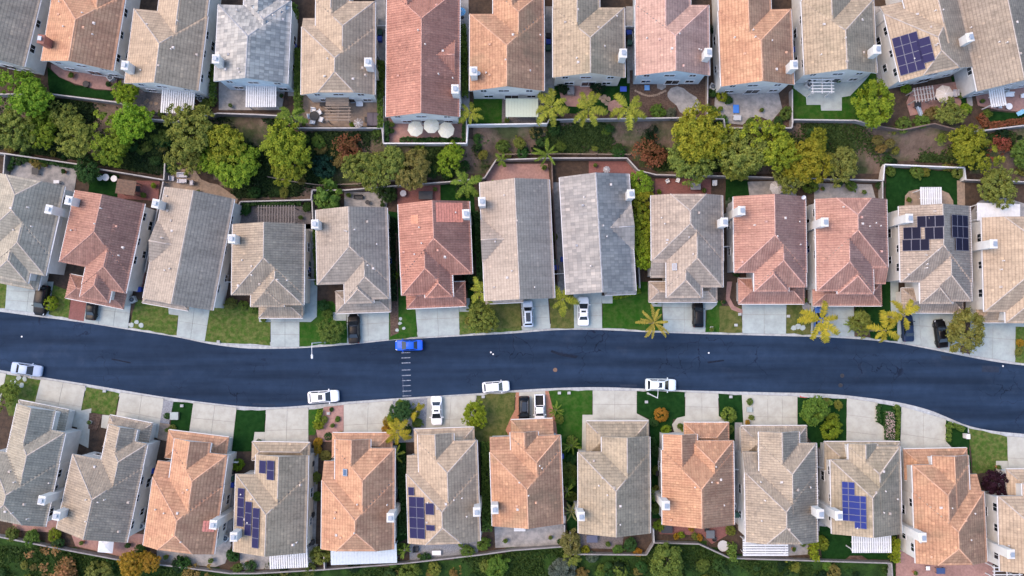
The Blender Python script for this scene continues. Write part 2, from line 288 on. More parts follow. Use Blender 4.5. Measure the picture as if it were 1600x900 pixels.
# ------------------------------------------------------------------ terrain, road, kerbs
def struct(o): o['kind'] = 'structure'; return o
def smooth_line(pts, step=8.0):
    """Catmull-Rom through the points, resampled"""
    P = [pts[0]] + list(pts) + [pts[-1]]; out = []
    for i in range(1, len(P) - 2):
        p0, p1, p2, p3 = [np.array(q, float) for q in P[i - 1:i + 3]]; n = max(1, int(np.linalg.norm(p2 - p1) / step))
        for k in range(n):
            t = k / n; out.append(.5 * ((2 * p1) + (-p0 + p2) * t + (2 * p0 - 5 * p1 + 4 * p2 - p3) * t * t + (-p0 + 3 * p1 - 3 * p2 + p3) * t**3))
    out.append(np.array(P[-1], float)); return out
NORTH = [(-260, 462), (-120, 473), (0, 487), (52, 494), (130, 504), (200, 515), (277, 527), (320, 536), (360, 542), (400, 545), (467, 544), (540, 539), (607, 532), (652, 529), (725, 525), (800, 521), (850, 517), (895, 515), (950, 516), (1012, 519), (1100, 522), (1200, 524.5), (1275, 526.5), (1335, 529.5), (1400, 536), (1460, 547), (1515, 558), (1560, 566), (1600, 571), (1660, 577), (1760, 590), (1900, 612)]
SOUTH = [(-260, 533), (-120, 556), (0, 578), (65, 589), (135, 600), (255, 620), (350, 632), (400, 636), (440, 636), (482, 633), (540, 628), (625, 622), (755, 614), (800, 610), (875, 606), (940, 605), (1000, 607), (1075, 610), (1200, 613), (1270, 614.5), (1325, 618), (1400, 628), (1450, 640), (1480, 652), (1512, 665), (1550, 673), (1600, 678), (1660, 684), (1760, 698), (1900, 722)]
ZR = -0.12
NL = [U(p[0], p[1], ZR) for p in smooth_line(NORTH)]; SL = [U(p[0], p[1], ZR) for p in smooth_line(SOUTH)]
def yat(line, x): return float(np.interp(x, [p.x for p in line], [p.y for p in line]))
F1 = [(-300, 140), (0, 147), (80, 147), (185, 160), (200, 166), (232, 186), (277, 189), (341, 177), (400, 179), (440, 181), (461, 200), (597, 200), (599, 224), (729, 224), (731, 195), (855, 193), (858, 187), (1065, 184), (1131, 186), (1133, 200), (1237, 200), (1239, 187), (1337, 188), (1372, 197), (1410, 203), (1460, 193), (1512, 207), (1600, 196), (1900, 180)]
F2 = [(-300, 205), (8, 240), (125, 257), (155, 264), (256, 281), (258, 251), (300, 258), (374, 318), (376, 315), (486, 312), (488, 297), (540, 297), (620, 290), (702, 284), (757, 278), (775, 250), (862, 247), (980, 247), (997, 266), (1025, 273), (1130, 275), (1200, 277), (1380, 282), (1382, 257), (1507, 262), (1509, 281), (1600, 284), (1900, 295)]
F3 = [(-300, 800), (0, 839), (80, 855), (187, 875), (240, 881), (360, 896), (400, 896), (507, 890), (635, 880), (750, 867), (800, 860), (881, 854), (891, 866), (1010, 867), (1022, 848), (1092, 850), (1140, 872), (1200, 874), (1393, 880), (1396, 925), (1900, 950)]
L1 = [U(*p, PAD1) for p in F1]; L2 = [U(*p, 0) for p in F2]; L3 = [U(*p, 0) for p in F3]
def ground_z(x, y):
    y1, y2, y3 = yat(L1, x), yat(L2, x), yat(L3, x)
    if y >= y1: return PAD1
    if y > y2:
        t = (y - y2) / max(y1 - y2, .5); return PAD1 * (t * t * (3 - 2 * t)) * 0.75 + PAD1 * .25 * t
    if y < y3: return -min((y3 - y) * .3, 5.0)
    return 0.0
def terrain():
    a = np.concatenate([[-900, -500, -300, -200, -150, -125], np.arange(-110, 110.1, 1.0), [125, 150, 200, 300, 500, 900]])
    b = np.concatenate([[-900, -500, -300, -200, -140, -100, -80], np.arange(-64, 64.1, 1.0), [80, 100, 140, 200, 300, 500, 900]])
    X, Y = np.meshgrid(a, b); rng = np.random.default_rng(3)
    y1 = np.interp(X, [p.x for p in L1], [p.y for p in L1]); y2 = np.interp(X, [p.x for p in L2], [p.y for p in L2]); y3 = np.interp(X, [p.x for p in L3], [p.y for p in L3])
    t = np.clip((Y - y2) / np.maximum(y1 - y2, .5), 0, 1); Z = PAD1 * (t * t * (3 - 2 * t) * .75 + .25 * t) - np.clip((y3 - Y) * .3, 0, 5.0)
    slope = ((t > 0.02) & (t < .98)) | (Y < y3 - .5)
    Z = Z - 0.03 + np.where(slope, rng.normal(0, .06, Z.shape), 0)
    yn = np.interp(X, [p.x for p in NL], [p.y for p in NL]); ys = np.interp(X, [p.x for p in SL], [p.y for p in SL])
    Z = np.where((Y < yn + 1.6) & (Y > ys - 1.6), Z - .35, Z)
    nx = len(a); verts = np.stack([X, Y, Z], -1).reshape(-1, 3)
    zone = np.where(Y < y3 - .3, 2, np.where((t > 0.01) & (t < .99), 1, 0))
    F0 = {0: [], 1: [], 2: []}
    for j in range(len(b) - 1):
        for i in range(nx - 1): F0[int(zone[j, i])].append((j * nx + i, j * nx + i + 1, (j + 1) * nx + i + 1, (j + 1) * nx + i))
    M_HILL = mat('hillside_soil', (.15, .11, .085), .95, spec=.05, c2=(.060, .075, .034), vscale=.16, bump=.10, bscale=3, stain=.45, sscale=.7, lo=.46, hi=.6)
    M_GS = mat('grass_slope', (.030, .065, .014), .95, spec=.05, c2=(.016, .034, .010), vscale=.5, bump=.12, bscale=4, stain=.3, sscale=.3)
    for k, n, m in ((0, 'ground', M_SOIL), (1, 'hillside', M_HILL), (2, 'grass_slope', M_GS)):
        used = sorted({i for f in F0[k] for i in f}); idx = {u: i for i, u in enumerate(used)}
        me = bpy.data.meshes.new(n); me.from_pydata([tuple(verts[u]) for u in used], [], [tuple(idx[i] for i in f) for f in F0[k]]); me.materials.append(m)
        me.polygons.foreach_set('use_smooth', [True] * len(me.polygons)); struct(inst(n, me))
terrain()
# road sheet
mb = MB(); n = 260
xs = np.linspace(NL[0].x, NL[-1].x, n)
for i in range(n - 1):
    v = []
    for x in (xs[i], xs[i + 1]):
        yn, ys = yat(NL, x), yat(SL, x)
        v += [(x, ys - .03, ZR), (x, (yn + ys) / 2, ZR + .07), (x, yn + .03, ZR)]
    mb.add(v, [(0, 3, 4, 1), (1, 4, 5, 2)])
ROAD = struct(mb.build('road', M_ASPH, smooth=True))
def road_z(x, y):
    yn, ys = yat(NL, x), yat(SL, x); c = (yn + ys) / 2; return ZR + .07 * (1 - abs(y - c) / ((yn - ys) / 2 + .25))
def mark(name, pts, m, dz=.005):
    """painted patch on the road: a thin sheet 4-5 mm up"""
    w_ = [U(*p, ZR + .04) for p in pts]; mb = MB(); mb.add([(p.x, p.y, road_z(p.x, p.y) + dz) for p in w_], [tuple(range(len(pts)))] if (w_[1] - w_[0]).cross(w_[2] - w_[0]).z > 0 else [tuple(range(len(pts)))[::-1]])
    return mb.build(name, m, ROAD)
for i, y in enumerate([551.5, 559.5, 567.5, 578.5, 587, 595, 603, 611.5, 619]):
    mark('painted_line', [(627 + i * .25, y - .9), (641 + i * .2, y - 1.4), (641 + i * .2, y - .1), (627 + i * .25, y + .5)], M_WPAINT)
mark('painted_line', [(629, 590), (629.7, 590), (630.6, 620), (629.9, 620)], mat('worn_paint', (.10, .12, .17), .8, c2=(.04, .06, .1), vscale=5), .004)
for p in [(34, 526), (767, 550.5), (770.5, 553.5), (1107.5, 551.5), (1567.5, 572)]:
    c = U(*p, ZR + .05); mb = MB(); mb.cyl((c.x, c.y, road_z(c.x, c.y)), .14, .03, 10, r2=.09); mb.build('road_stud', M_WHITE, ROAD)
for p, m in [((867.5, 578), M_BROWN), ((1316, 587), M_DARK), ((1313.5, 602), M_DARK)]:
    c = U(*p, ZR + .05); mb = MB(); mb.cyl((c.x, c.y, road_z(c.x, c.y) - .01), .33, .018, 16); mb.build('manhole_cover', m, ROAD)
M_PATCH = mat('asphalt_patch', (.024, .034, .056), .85, c2=(.018, .027, .047), vscale=2, spec=.1)
M_PATCHD = mat('asphalt_seal', (.007, .011, .021), .7, c2=(.010, .016, .031), vscale=2, spec=.1)
for q, m_ in [([(1535, 571), (1562, 573), (1561, 582), (1534, 581)], M_PATCH), ([(1470, 555), (1488, 557), (1486, 563), (1472, 562)], M_PATCH), ([(862, 547), (878, 552), (903, 556), (900, 560), (876, 556), (860, 550)], M_PATCHD), ([(1105, 565), (1130, 562), (1132, 564), (1106, 568)], M_PATCHD), ([(175, 560), (205, 566), (204, 568), (174, 562)], M_PATCHD), ([(968, 601), (995, 601), (995, 604), (969, 604)], M_PATCH), ([(395, 630), (430, 632), (430, 634), (394, 633)], M_PATCH)]: mark('asphalt_patch', q, m_, .004)
# kerb sections
def kerb(line, side):
    base = None; pts = smooth_line([(p.x, p.y) for p in line], 30); d = [0]
    for i in range(1, len(pts)): d.append(d[-1] + float(np.linalg.norm(pts[i] - pts[i - 1])))
    tot = d[-1]; nsec = int(tot / 3.05); px = [p[0] for p in pts]; py = [p[1] for p in pts]
    at = lambda s: np.array([np.interp(s, d, px), np.interp(s, d, py)])
    prof = [(0, -.112), (.42, -.122), (.56, -.02), (.64, .012), (1.04, .02), (1.04, -.4), (0, -.4)]
    root = None
    for k in range(nsec):
        ss = np.linspace(k * tot / nsec + .012, (k + 1) * tot / nsec - .012, 3); vs = []
        for s in ss:
            t = at(s + .1) - at(s - .1); t = t / np.linalg.norm(t); nrm = np.array([-t[1], t[0]]) * side; c = at(s)
            for o, z in prof: vs.append((c[0] + nrm[0] * o, c[1] + nrm[1] * o, z))
        m = len(prof); fs = [tuple(range(m)), tuple(range(3 * m - 1, 2 * m - 1, -1))]
        for r in range(2):
            for q in range(m): fs.append((r * m + q, (r + 1) * m + q, (r + 1) * m + (q + 1) % m, r * m + (q + 1) % m))
        if side < 0: fs = [f[::-1] for f in fs]
        if root is None:
            root = struct(empty('kerb', (0, 0, 0)))
        mb = MB(); mb.add(vs, fs); mb.build('kerb_section', M_KERB, root)
    return root
KN = kerb(NL, 1); KS = kerb(SL, -1)
for (a, b2, kr, sd_) in [((868, 606), (878, 605.5), KS, 1), ((1250, 614), (1262, 614.5), KS, 1), ((872, 516), (880, 515.5), KN, -1), ((1360, 532), (1371, 533), KN, -1), ((332, 630), (340, 631), KS, 1)]:
    A, B = U(*a, 0), U(*b2, 0); t = (B - A).normalized(); nn = Vector((-t.y, t.x, 0)) * (-sd_)
    mb = MB(); vs = []
    for o, z in ((.43, -.114), (.565, -.014), (.645, .018), (1.03, .026)):
        for P in (A, B): q = P + nn * o; vs.append((q.x, q.y, z))
    fs = [(0, 1, 3, 2), (2, 3, 5, 4), (4, 5, 7, 6)]
    if sd_ > 0: fs = [f[::-1] for f in fs]
    mb.add(vs, fs); mb.build('red_paint_mark', M_RPAINT, kr)

# ------------------------------------------------------------------ flat pieces of the lots
EPS = [0]
def slab(name, poly, m, row=2, h=.03, jag=0.0):
    """a lawn, patio or path: a real sheet with edges, in photo pixels on its lot level"""
    z = PAD[row]; EPS[0] += 1; top = z + h + (EPS[0] % 17) * .0017
    P = [U(*p, z) for p in poly]
    if jag:
        Q = []; rr = random.Random(len(P) + int(P[0].x * 10))
        for i in range(len(P)):
            a, b = P[i], P[(i + 1) % len(P)]; n = max(1, int((b - a).length / 1.0))
            for k in range(n): q = a.lerp(b, k / n); Q.append(q + Vector((rr.uniform(-jag, jag), rr.uniform(-jag, jag), 0)) * (1 if k else .3))
        P = Q
    mb = MB(); mb.prism([(p.x, p.y) for p in P], z - .25, top); return struct(mb.build(name, m))
def drive(poly, m, nx=2, ny=3, row=2, name='driveway'):
    """concrete bays with open joints; poly = four corners"""
    z = PAD[row]; c = [U(*p, z) for p in poly]; cen = sum(c, Vector()) / 4
    mb = MB(); mb.prism([(p.x, p.y) for p in c], z - .25, z + .012); base = struct(mb.build(name, M_JOINT))
    f = lambda u, v: c[0] * ((1 - u) * (1 - v)) + c[1] * (u * (1 - v)) + c[2] * (u * v) + c[3] * ((1 - u) * v)
    W_, H_ = ((c[1] - c[0]).length + (c[2] - c[3]).length) / 2, ((c[3] - c[0]).length + (c[2] - c[1]).length) / 2
    gu, gv = .022 / W_, .022 / H_
    for i in range(nx):
        for j in range(ny):
            q = [f(u, v) for u, v in ((i / nx + gu, j / ny + gv), ((i + 1) / nx - gu, j / ny + gv), ((i + 1) / nx - gu, (j + 1) / ny - gv), (i / nx + gu, (j + 1) / ny - gv))]
            mb = MB(); mb.prism([(p.x, p.y) for p in q], z + .002, z + .05 + random.uniform(-.004, .004)); mb.build('slab', m, base)
    return base

# ------------------------------------------------------------------ houses
INS = 0.42; PITCH = 0.42; OV_T = .22
class Block: pass
def facet_grid(fs, blocks, bi, tiled, uo, rib):
    """corrugated, stepped tile surface over one roof plane. fs: dict O,Ud,Td,W,tmax(u)"""
    du = (.09 if rib else .18) if tiled else .9; c = (.38 if rib else .42) if tiled else .62
    W = fs['W']; nu = max(2, int(round(W / du)) + 1); u = np.linspace(0, W, nu)
    # split at kinks
    u = np.unique(np.concatenate([u, [k for k in fs['kinks'] if 0 < k < W]]))
    tm = np.maximum(fs['tmax'](u), 0); T = tm.max(); nc = int(math.ceil(T / c - 1e-6))
    if nc < 1: return None
    k = np.arange(nc); t0 = np.minimum(k[None, :] * c, tm[:, None]); t1 = np.minimum((k[None, :] + 1) * c, tm[:, None])
    ph = (u + uo) / .36 * 2 * math.pi
    prof = (np.maximum(np.cos(ph), -.5) * (.06 if rib else .0) if tiled else np.zeros_like(u))
    lift = (.03 if rib else .06) if tiled else .03
    tt = np.stack([t0, t1], 2).reshape(len(u), -1)
    frac = np.stack([(t0 - k * c) / c, (t1 - k * c) / c], 2).reshape(len(u), -1)
    zz = fs['O'][2] + PITCH * (tt + fs.get('toff', 0)) + prof[:, None] + lift * (1 - np.clip(frac, 0, 1)) + .02
    x = fs['O'][0] + u[:, None] * fs['Ud'][0] + tt * fs['Td'][0]; y = fs['O'][1] + u[:, None] * fs['Ud'][1] + tt * fs['Td'][1]
    V = np.stack([x, y, zz], 2); nt_ = tt.shape[1]
    i, j = np.meshgrid(np.arange(len(u) - 1), np.arange(nt_ - 1), indexing='ij'); i = i.ravel(); j = j.ravel()
    q = np.stack([i * nt_ + j, (i + 1) * nt_ + j, (i + 1) * nt_ + j + 1, i * nt_ + j + 1], 1)
    Vf = V.reshape(-1, 3)
    # drop collapsed cells and those buried under other roof planes
    A = Vf[q]; ext = np.abs(A[:, 0] - A[:, 3]).sum(1) + np.abs(A[:, 1] - A[:, 2]).sum(1); keep = ext > 1e-4
    dtt = (tt.ravel()[q[:, 3]] - tt.ravel()[q[:, 0]]) + (tt.ravel()[q[:, 2]] - tt.ravel()[q[:, 1]])
    bad = (dtt < 1e-6) & (tt.ravel()[q[:, 0]] >= np.minimum(tm[i], tm[i + 1]) - 1e-6) & (tt.ravel()[q[:, 0]] > 0); keep &= ~bad
    C = A.mean(1)
    for o, b in enumerate(blocks):
        if o == bi: continue
        z, ins = block_z(b, C[:, 0], C[:, 1]); mg = cull_margin(blocks[bi], b, C, bi > o, fs['end']); keep &= ~((z > C[:, 2] + mg) & ((z < C[:, 2] + 1.0) | ins))
    q = q[keep]
    if not len(q): return None
    uvu = np.broadcast_to((u + uo)[:, None] + 100 * round(fs['Td'][0] + 2 * fs['Td'][1]), tt.shape); UVc = np.stack([uvu, tt + fs.get('toff', 0) + .01], 2).reshape(-1, 2)
    # nudge uv inside its course so that tiles keep one tone
    return Vf, q, UVc
def cull_margin(a, b, C, later, end):
    """planes of two blocks that share an eave run flush: let only one of them show; elsewhere planes simply cross"""
    mg = np.full(len(C), .12)
    if a.axis != 'y' or b.axis != 'y' or abs(a.ze - b.ze) > .1 or not (later or end): return mg
    dx, dy = C[:, 0] - b.cx, C[:, 1] - b.cy; p = -dy + b.L / 2; zs = PITCH * (b.s - np.abs(dx)); rise = PITCH * b.s; side = np.ones(len(C), bool)
    if b.j0 > 0: side &= zs <= (1 - b.j0) * rise + PITCH * p
    if b.j1 > 0: side &= zs <= (1 - b.j1) * rise + PITCH * (b.L - p)
    for sg in (-1, 1):
        if abs((a.cx + sg * a.s) - (b.cx + sg * b.s)) < .1: mg[side & (np.sign(dx) == sg)] = -.08 if later else -.15
    return mg
def block_z(b, x, y):
    """height of a block's roof at house-local points (-99 outside) and whether well inside its walls"""
    dx, dy = x - b.cx, y - b.cy
    p = (-dy if b.axis == 'y' else dx) + b.L / 2; q = dx if b.axis == 'y' else dy
    z = b.ze + PITCH * (b.s - np.abs(q)); rise = PITCH * b.s
    if b.j0 > 0: z = np.minimum(z, b.ze + (1 - b.j0) * rise + PITCH * p)
    if b.j1 > 0: z = np.minimum(z, b.ze + (1 - b.j1) * rise + PITCH * (b.L - p))
    inside = (p > 0) & (p < b.L) & (np.abs(q) < b.s); deep = (p > .55) & (p < b.L - .55) & (np.abs(q) < b.s - .55)
    z = np.where(inside, z, -99.)
    if b.ext:
        e, qa, qb, end = b.ext; pp = p if end == 0 else b.L - p
        m = (pp <= 0) & (pp > -e) & (q > qa) & (q < qb); z = np.where(m, b.ze + PITCH * pp, z)
    return z, deep
class House: pass
RIBBED = {(1, 6), (2, 2), (2, 4), (2, 6), (2, 10), (2, 11), (2, 12), (3, 1), (3, 2), (3, 9), (3, 10)}
def house(row, num, desc, anchor, th, blocks, roof, wallc, chim=(), panels=(), lights=(), vents=7, low=(), doors=True, awn=None, blue=False):
    """blocks: (x0,y0,x1,y1,axis,north/west end,south/east end[,eave height][,ext]) in pixels from the anchor, turned by th degrees clockwise; ends 0 gable .. 1 hip"""
    h = House(); pad = PAD[row]; h.row = row; h.pad = pad; t = R(th); h.rz = -t; co, si = math.cos(t), math.sin(t)
    h.img = lambda lx, ly: (anchor[0] + lx * co - ly * si, anchor[1] + lx * si + ly * co)
    b0 = blocks[0]; c0 = U(*h.img((b0[0] + b0[2]) / 2, (b0[1] + b0[3]) / 2), pad + 5.5); h.loc = Vector((c0.x, c0.y, pad))
    phrase = f'{ORD[num]} {ROWN[row]} house from left'; h.phrase = phrase
    HOUSES.append((phrase, h.loc, row))
    root = empty('house', h.loc, h.rz); h.root = root; tag(root, f'{desc}, the {phrase}', 'house', f'houses of the {ROWN[row]}')
    inv = Matrix.Rotation(-h.rz, 3, 'Z'); h.toloc = lambda p: inv @ (Vector(p) - h.loc); rm = Matrix.Rotation(h.rz, 3, 'Z'); h.toworld = lambda p: rm @ Vector(p) + h.loc
    B = []
    for bi, b in enumerate(blocks):
        k = Block(); ze = (b[7] if len(b) > 7 and b[7] else 5.5); k.upper = ze > 4.5; ext = b[8] if len(b) > 8 else None
        cw = U(*h.img((b[0] + b[2]) / 2, (b[1] + b[3]) / 2), pad + ze); cl = h.toloc(cw)
        m = (U(900, 450, pad + ze) - U(800, 450, pad + ze)).length / 100 * (U(0, (h.img(0, b[1])[1]), 0) - U(0, h.img(0, b[1])[1] + 1, 0)).length / (U(0, 450, 0) - U(0, 451, 0)).length
        wx = (b[2] - b[0]) * m - .012 * bi; wy = (b[3] - b[1]) * m - .012 * bi
        k.cx, k.cy, k.ze, k.axis = cl.x, cl.y, ze - .008 * bi, b[4]; k.j0, k.j1 = b[5], b[6]; k.wx, k.wy = wx, wy
        k.s = (wx if k.axis == 'y' else wy) / 2; k.L = wy if k.axis == 'y' else wx
        if k.L < (k.j0 + k.j1) * k.s + .05: f = (k.L - .05) / ((k.j0 + k.j1) * k.s); k.j0 *= f; k.j1 *= f
        k.ext = None
        if ext:
            end, e, xa, xb = ext; k.ext = (e * m, (xa - (b[0] + b[2]) / 2) * m, (xb - (b[0] + b[2]) / 2) * m, end)
        B.append(k)
    h.B = B; tiled = 'slate' not in roof; rib = (row, num) in RIBBED
    h.zat = lambda x, y: max(float(block_z(b, np.array([x]), np.array([y]))[0][0]) for b in B)
    VV, QQ, UVV, nv = [], [], [], 0; und = MB(); caps = []; walls = MB(); gut = MB()
    for bi, k in enumerate(B):
        def P(p, q, z):   # block canonical -> house local
            return (k.cx + q, k.cy - (p - k.L / 2), z) if k.axis == 'y' else (k.cx + (p - k.L / 2), k.cy + q, z)
        def D(dp, dq): return (dq, -dp) if k.axis == 'y' else (dp, dq)
        s, L_, j0, j1 = k.s, k.L, k.j0, k.j1; rise = PITCH * s; uo = random.uniform(0, 20)
        fl = []
        for sg in (-1, 1):
            O = P(0, sg * s, k.ze); f = dict(O=O, Ud=D(1, 0), Td=D(0, -sg), W=L_, kinks=[j0 * s, L_ - j1 * s], tmax=(lambda u, j0=j0, j1=j1, s=s, L_=L_: np.minimum(s + 0 * u, np.minimum(s * (1 - j0) + u if j0 > 0 else 9e9, s * (1 - j1) + L_ - u if j1 > 0 else 9e9)))); fl.append((f, sg))
        for j, end in ((j0, 0), (j1, 1)):
            if j > 0:
                p0 = 0 if end == 0 else L_; O = P(p0, -j * s, k.ze + (1 - j) * rise)
                fl.append((dict(O=O, Ud=D(0, 1), Td=D(1 if end == 0 else -1, 0), W=2 * j * s, kinks=[j * s], tmax=(lambda u, js=j * s: np.minimum(u, 2 * js - u))), 3 + end))
        if k.ext:
            e, qa, qb, end = k.ext; O = P(-e if end == 0 else L_ + e, qa, k.ze - PITCH * e)
            fl.append((dict(O=O, Ud=D(0, 1), Td=D(1 if end == 0 else -1, 0), W=qb - qa, kinks=[], tmax=(lambda u, e=e: np.full_like(u, e + .03))), 3 + end))
        for f, sg in fl:
            f['end'] = sg >= 3
            g = facet_grid(f, B, bi, tiled, (f['O'][0] * f['Ud'][0] + f['O'][1] * f['Ud'][1]) + 40.0, rib)
            if g is None: continue
            V, q, uv = g; cr = f['Ud'][0] * f['Td'][1] - f['Ud'][1] * f['Td'][0]
            if cr < 0: q = q[:, ::-1]
            VV.append(V); QQ.append(q + nv); UVV.append(uv); nv += len(V)
        # underside and fascia
        z0 = k.ze; d = .16
        ring = []
        for (p, sgn, j) in ((0, 1, j0), (L_, -1, j1)):
            e = [P(p, -s, z0), P(p, -j * s, z0 + (1 - j) * rise), P(p, j * s, z0 + (1 - j) * rise), P(p, s, z0)] if j < 1 else [P(p, -s, z0), P(p, s, z0)]
            ring.append(e)
        loop = ring[0] + ring[1][::-1]
        n = len(loop)
        und.add([(v[0], v[1], v[2] + .02) for v in loop] + [(v[0], v[1], v[2] - OV_T) for v in loop], [(i, (i + 1) % n, n + (i + 1) % n, n + i) for i in range(n)])
        r0, r1 = P(j0 * s, 0, z0 + rise - d), P(L_ - j1 * s, 0, z0 + rise - d); lo = lambda v: (v[0], v[1], v[2] - d)
        for sg in (0, 1):
            a = [ring[0][0], ring[0][1]] if sg == 0 else [ring[0][-1], ring[0][-2]]
            b_ = [ring[1][0], ring[1][1]] if sg == 0 else [ring[1][-1], ring[1][-2]]
            if j0 >= 1: a = a[:1]
            if j1 >= 1: b_ = b_[:1]
            poly = [lo(v) for v in a] + [r0, r1] + [lo(v) for v in b_[::-1]]
            und.add(poly, [tuple(range(len(poly)))])
        for e, rr_ in ((ring[0], r0), (ring[1], r1)):
            mid = e[1:3] if len(e) == 4 else e; und.add([lo(mid[0]), lo(mid[1]), rr_], [(0, 1, 2)])
        if k.ext:
            e, qa, qb, end = k.ext; pe = -e if end == 0 else L_ + e; pi_ = 0 if end == 0 else L_
            q4 = [P(pe, qa, z0 - PITCH * e), P(pe, qb, z0 - PITCH * e), P(pi_, qb, z0), P(pi_, qa, z0)]
            und.add([(v[0], v[1], v[2] + .02) for v in q4] + [(v[0], v[1], v[2] - OV_T) for v in q4], [(0, 1, 5, 4), (1, 2, 6, 5), (3, 0, 4, 7), (4, 5, 6, 7)])
            pa, pb = (pe + .45, pi_ + .6) if end == 0 else (pi_ - .6, pe - .45)
            c1, c2 = P(pa, qa + .3, 0), P(pb, qb, 0)
            walls.box(((c1[0] + c2[0]) / 2, (c1[1] + c2[1]) / 2, (z0 - PITCH * e - .25) / 2), (abs(c1[0] - c2[0]), abs(c1[1] - c2[1]), z0 - PITCH * e - .25))
        # ridge and hip caps
        def capline(a, b, caps=caps):
            a, b = Vector(a), Vector(b); L = (b - a).length
            if L < .3: return
            nseg = max(1, int(L / 1.0)); run = []
            for i in range(nseg + 1):
                p = a.lerp(b, i / nseg); ok = True
                for o, bb in enumerate(B):
                    if o != bi and float(block_z(bb, np.array([p.x]), np.array([p.y]))[0][0]) > p.z - .14: ok = False
                if ok: run.append(p + Vector((0, 0, .05)))
                if (not ok or i == nseg) and len(run) > 1: caps.append(MB().tube(run, .09, 6))
                if not ok: run = []
        top0, top1 = P(j0 * s, 0, z0 + rise), P(L_ - j1 * s, 0, z0 + rise)
        capline(top0, top1)
        for j, p, tp in ((j0, 0, top0), (j1, L_, top1)):
            if j > 0:
                for sg in (-1, 1): capline(P(p, sg * j * s, z0 + (1 - j) * rise), tp)
        # gutters along the eaves
        for sg in (-1, 1):
            a, b2 = P(.05, sg * (s + .05), z0 - .06), P(L_ - .05, sg * (s + .05), z0 - .06); mx, my = (a[0] + b2[0]) / 2, (a[1] + b2[1]) / 2
            gut.box((mx, my, z0 - .07), (.11, L_ - .1, .12) if k.axis == 'y' else (L_ - .1, .11, .12))
        # walls up into the gables
        ii = INS + .025 * bi; sw = s - ii; zt = z0 - .12; pa, pb = ii, L_ - ii
        vs = []
        for p, j in ((pa, j0), (pb, j1)):
            zt_ = z0 + PITCH * ii - .17; jj = j
            gz = rise * (1 - jj)
            q1 = sw if jj >= 1 else max(jj * s, .02)
            vs += [P(p, -sw, 0), P(p, -sw, zt_), P(p, -min(q1, sw - .01), zt_ + PITCH * max(0, s - q1 - ii) * .999), P(p, min(q1, sw - .01), zt_ + PITCH * max(0, s - q1 - ii) * .999), P(p, sw, zt_), P(p, sw, 0)]
        walls.add(vs, [(0, 1, 2, 3, 4, 5), (11, 10, 9, 8, 7, 6), (0, 6, 7, 1), (5, 4, 10, 11)])
    V = np.concatenate(VV); Q = np.concatenate(QQ); UVa = np.concatenate(UVV)
    used = np.unique(Q); remap = np.full(len(V), -1, np.int64); remap[used] = np.arange(len(used)); Q = remap[Q]; V = V[used]; UVa = UVa[used]
    me = bpy.data.meshes.new('roof'); me.vertices.add(len(V)); me.vertices.foreach_set('co', V.astype(np.float32).ravel()); me.loops.add(len(Q) * 4); me.loops.foreach_set('vertex_index', Q.astype(np.int32).ravel())
    me.polygons.add(len(Q)); me.polygons.foreach_set('loop_start', np.arange(0, len(Q) * 4, 4, dtype=np.int32)); me.update(calc_edges=True)
    uvl = me.uv_layers.new(name='UVMap'); cen = UVa[Q].mean(1, keepdims=True); uvq = cen + (UVa[Q] - cen) * .96; uvl.data.foreach_set('uv', uvq.astype(np.float32).ravel())
    me.materials.append(roof_of(roof, rib)); ro = inst('roof', me, root); h.roof = ro
    rc = roofcap(roof); und.build('eaves', M_TRIM2(wallc), ro); [c_.build('ridge_cap', rc, ro, smooth=True) for c_ in caps]; gut.build('gutter', M_TRIM, ro)
    h.walls = walls.build('wall', stucco(wallc), root)
    # chimneys: pixel of the top centre, seen at 8.7 m
    for c in chim:
        cx, cy = c[0], c[1]; zt = c[2] if len(c) > 2 else 8.4
        wp = U(cx, cy, pad + zt); lp = h.toloc(wp); st = stucco(c[3] if len(c) > 3 else 'white')
        mb = MB(); mb.box((lp.x, lp.y, zt / 2), (.95, 1.2, zt)); mb.bbox((lp.x, lp.y, zt - .05), (1.08, 1.33, .2), b=.05); ch = mb.build('chimney', st, root)
        mb = MB(); mb.cyl((lp.x, lp.y, zt + .04), .2, .32, 12); mb.bbox((lp.x, lp.y, zt + .39), (.58, .66, .06)); mb.build('flue_cap', M_METAL, ch)
    # solar panels: rectangles in local pixels (x0,y0,x1,y1,nx,ny)
    for p in panels:
        x0, y0, x1, y1, nx, ny = p[:6]; sm = p[6] if len(p) > 6 else M_SOLAR
        pt, nrm = on_roof(h, *h.img((x0 + x1) / 2, (y0 + y1) / 2)); M = frame_from(nrm); k_ = .0945 if row != 1 else .0925; w_ = abs(x1 - x0) / nx * k_ * math.sqrt(1 + PITCH**2); hh_ = abs(y1 - y0) / ny * k_
        me = panel_mesh(round(w_ - .03, 2), round(hh_ - .03, 2), sm)
        for i in range(nx):
            for j in range(ny):
                o = inst('solar_panel', me, ro, pt + nrm * .14 + M @ Vector(((i + .5 - nx / 2) * w_, (j + .5 - ny / 2) * hh_, 0))); o.rotation_euler = M.to_euler()
    for (px, py) in lights:
        pt, nrm = on_roof(h, px, py); o = inst('skylight', skylight_mesh(), ro, pt + nrm * .05); o.rotation_euler = frame_from(nrm).to_euler()
    rnd = random.Random(row * 100 + num); k = B[0]
    for i in range(vents):
        x = k.cx + rnd.uniform(-.9, .9) * k.wx / 2; y = k.cy + rnd.uniform(-.85, .85) * k.wy / 2; z = h.zat(x, y)
        if z < 5: continue
        if i % 3 == 0: o = inst('roof_vent', VENT_BOX if i % 2 else vent_of(rc), ro, (x, y, z)); o.rotation_euler = (0, 0, math.pi / 2 * rnd.randrange(4))
        else: inst('roof_vent', VENT_PIPE, ro, (x, y, z), scale=(1, 1, rnd.uniform(.7, 1.2)))
    # windows
    sides = []
    cpx = PX(h.loc); k = B[0]
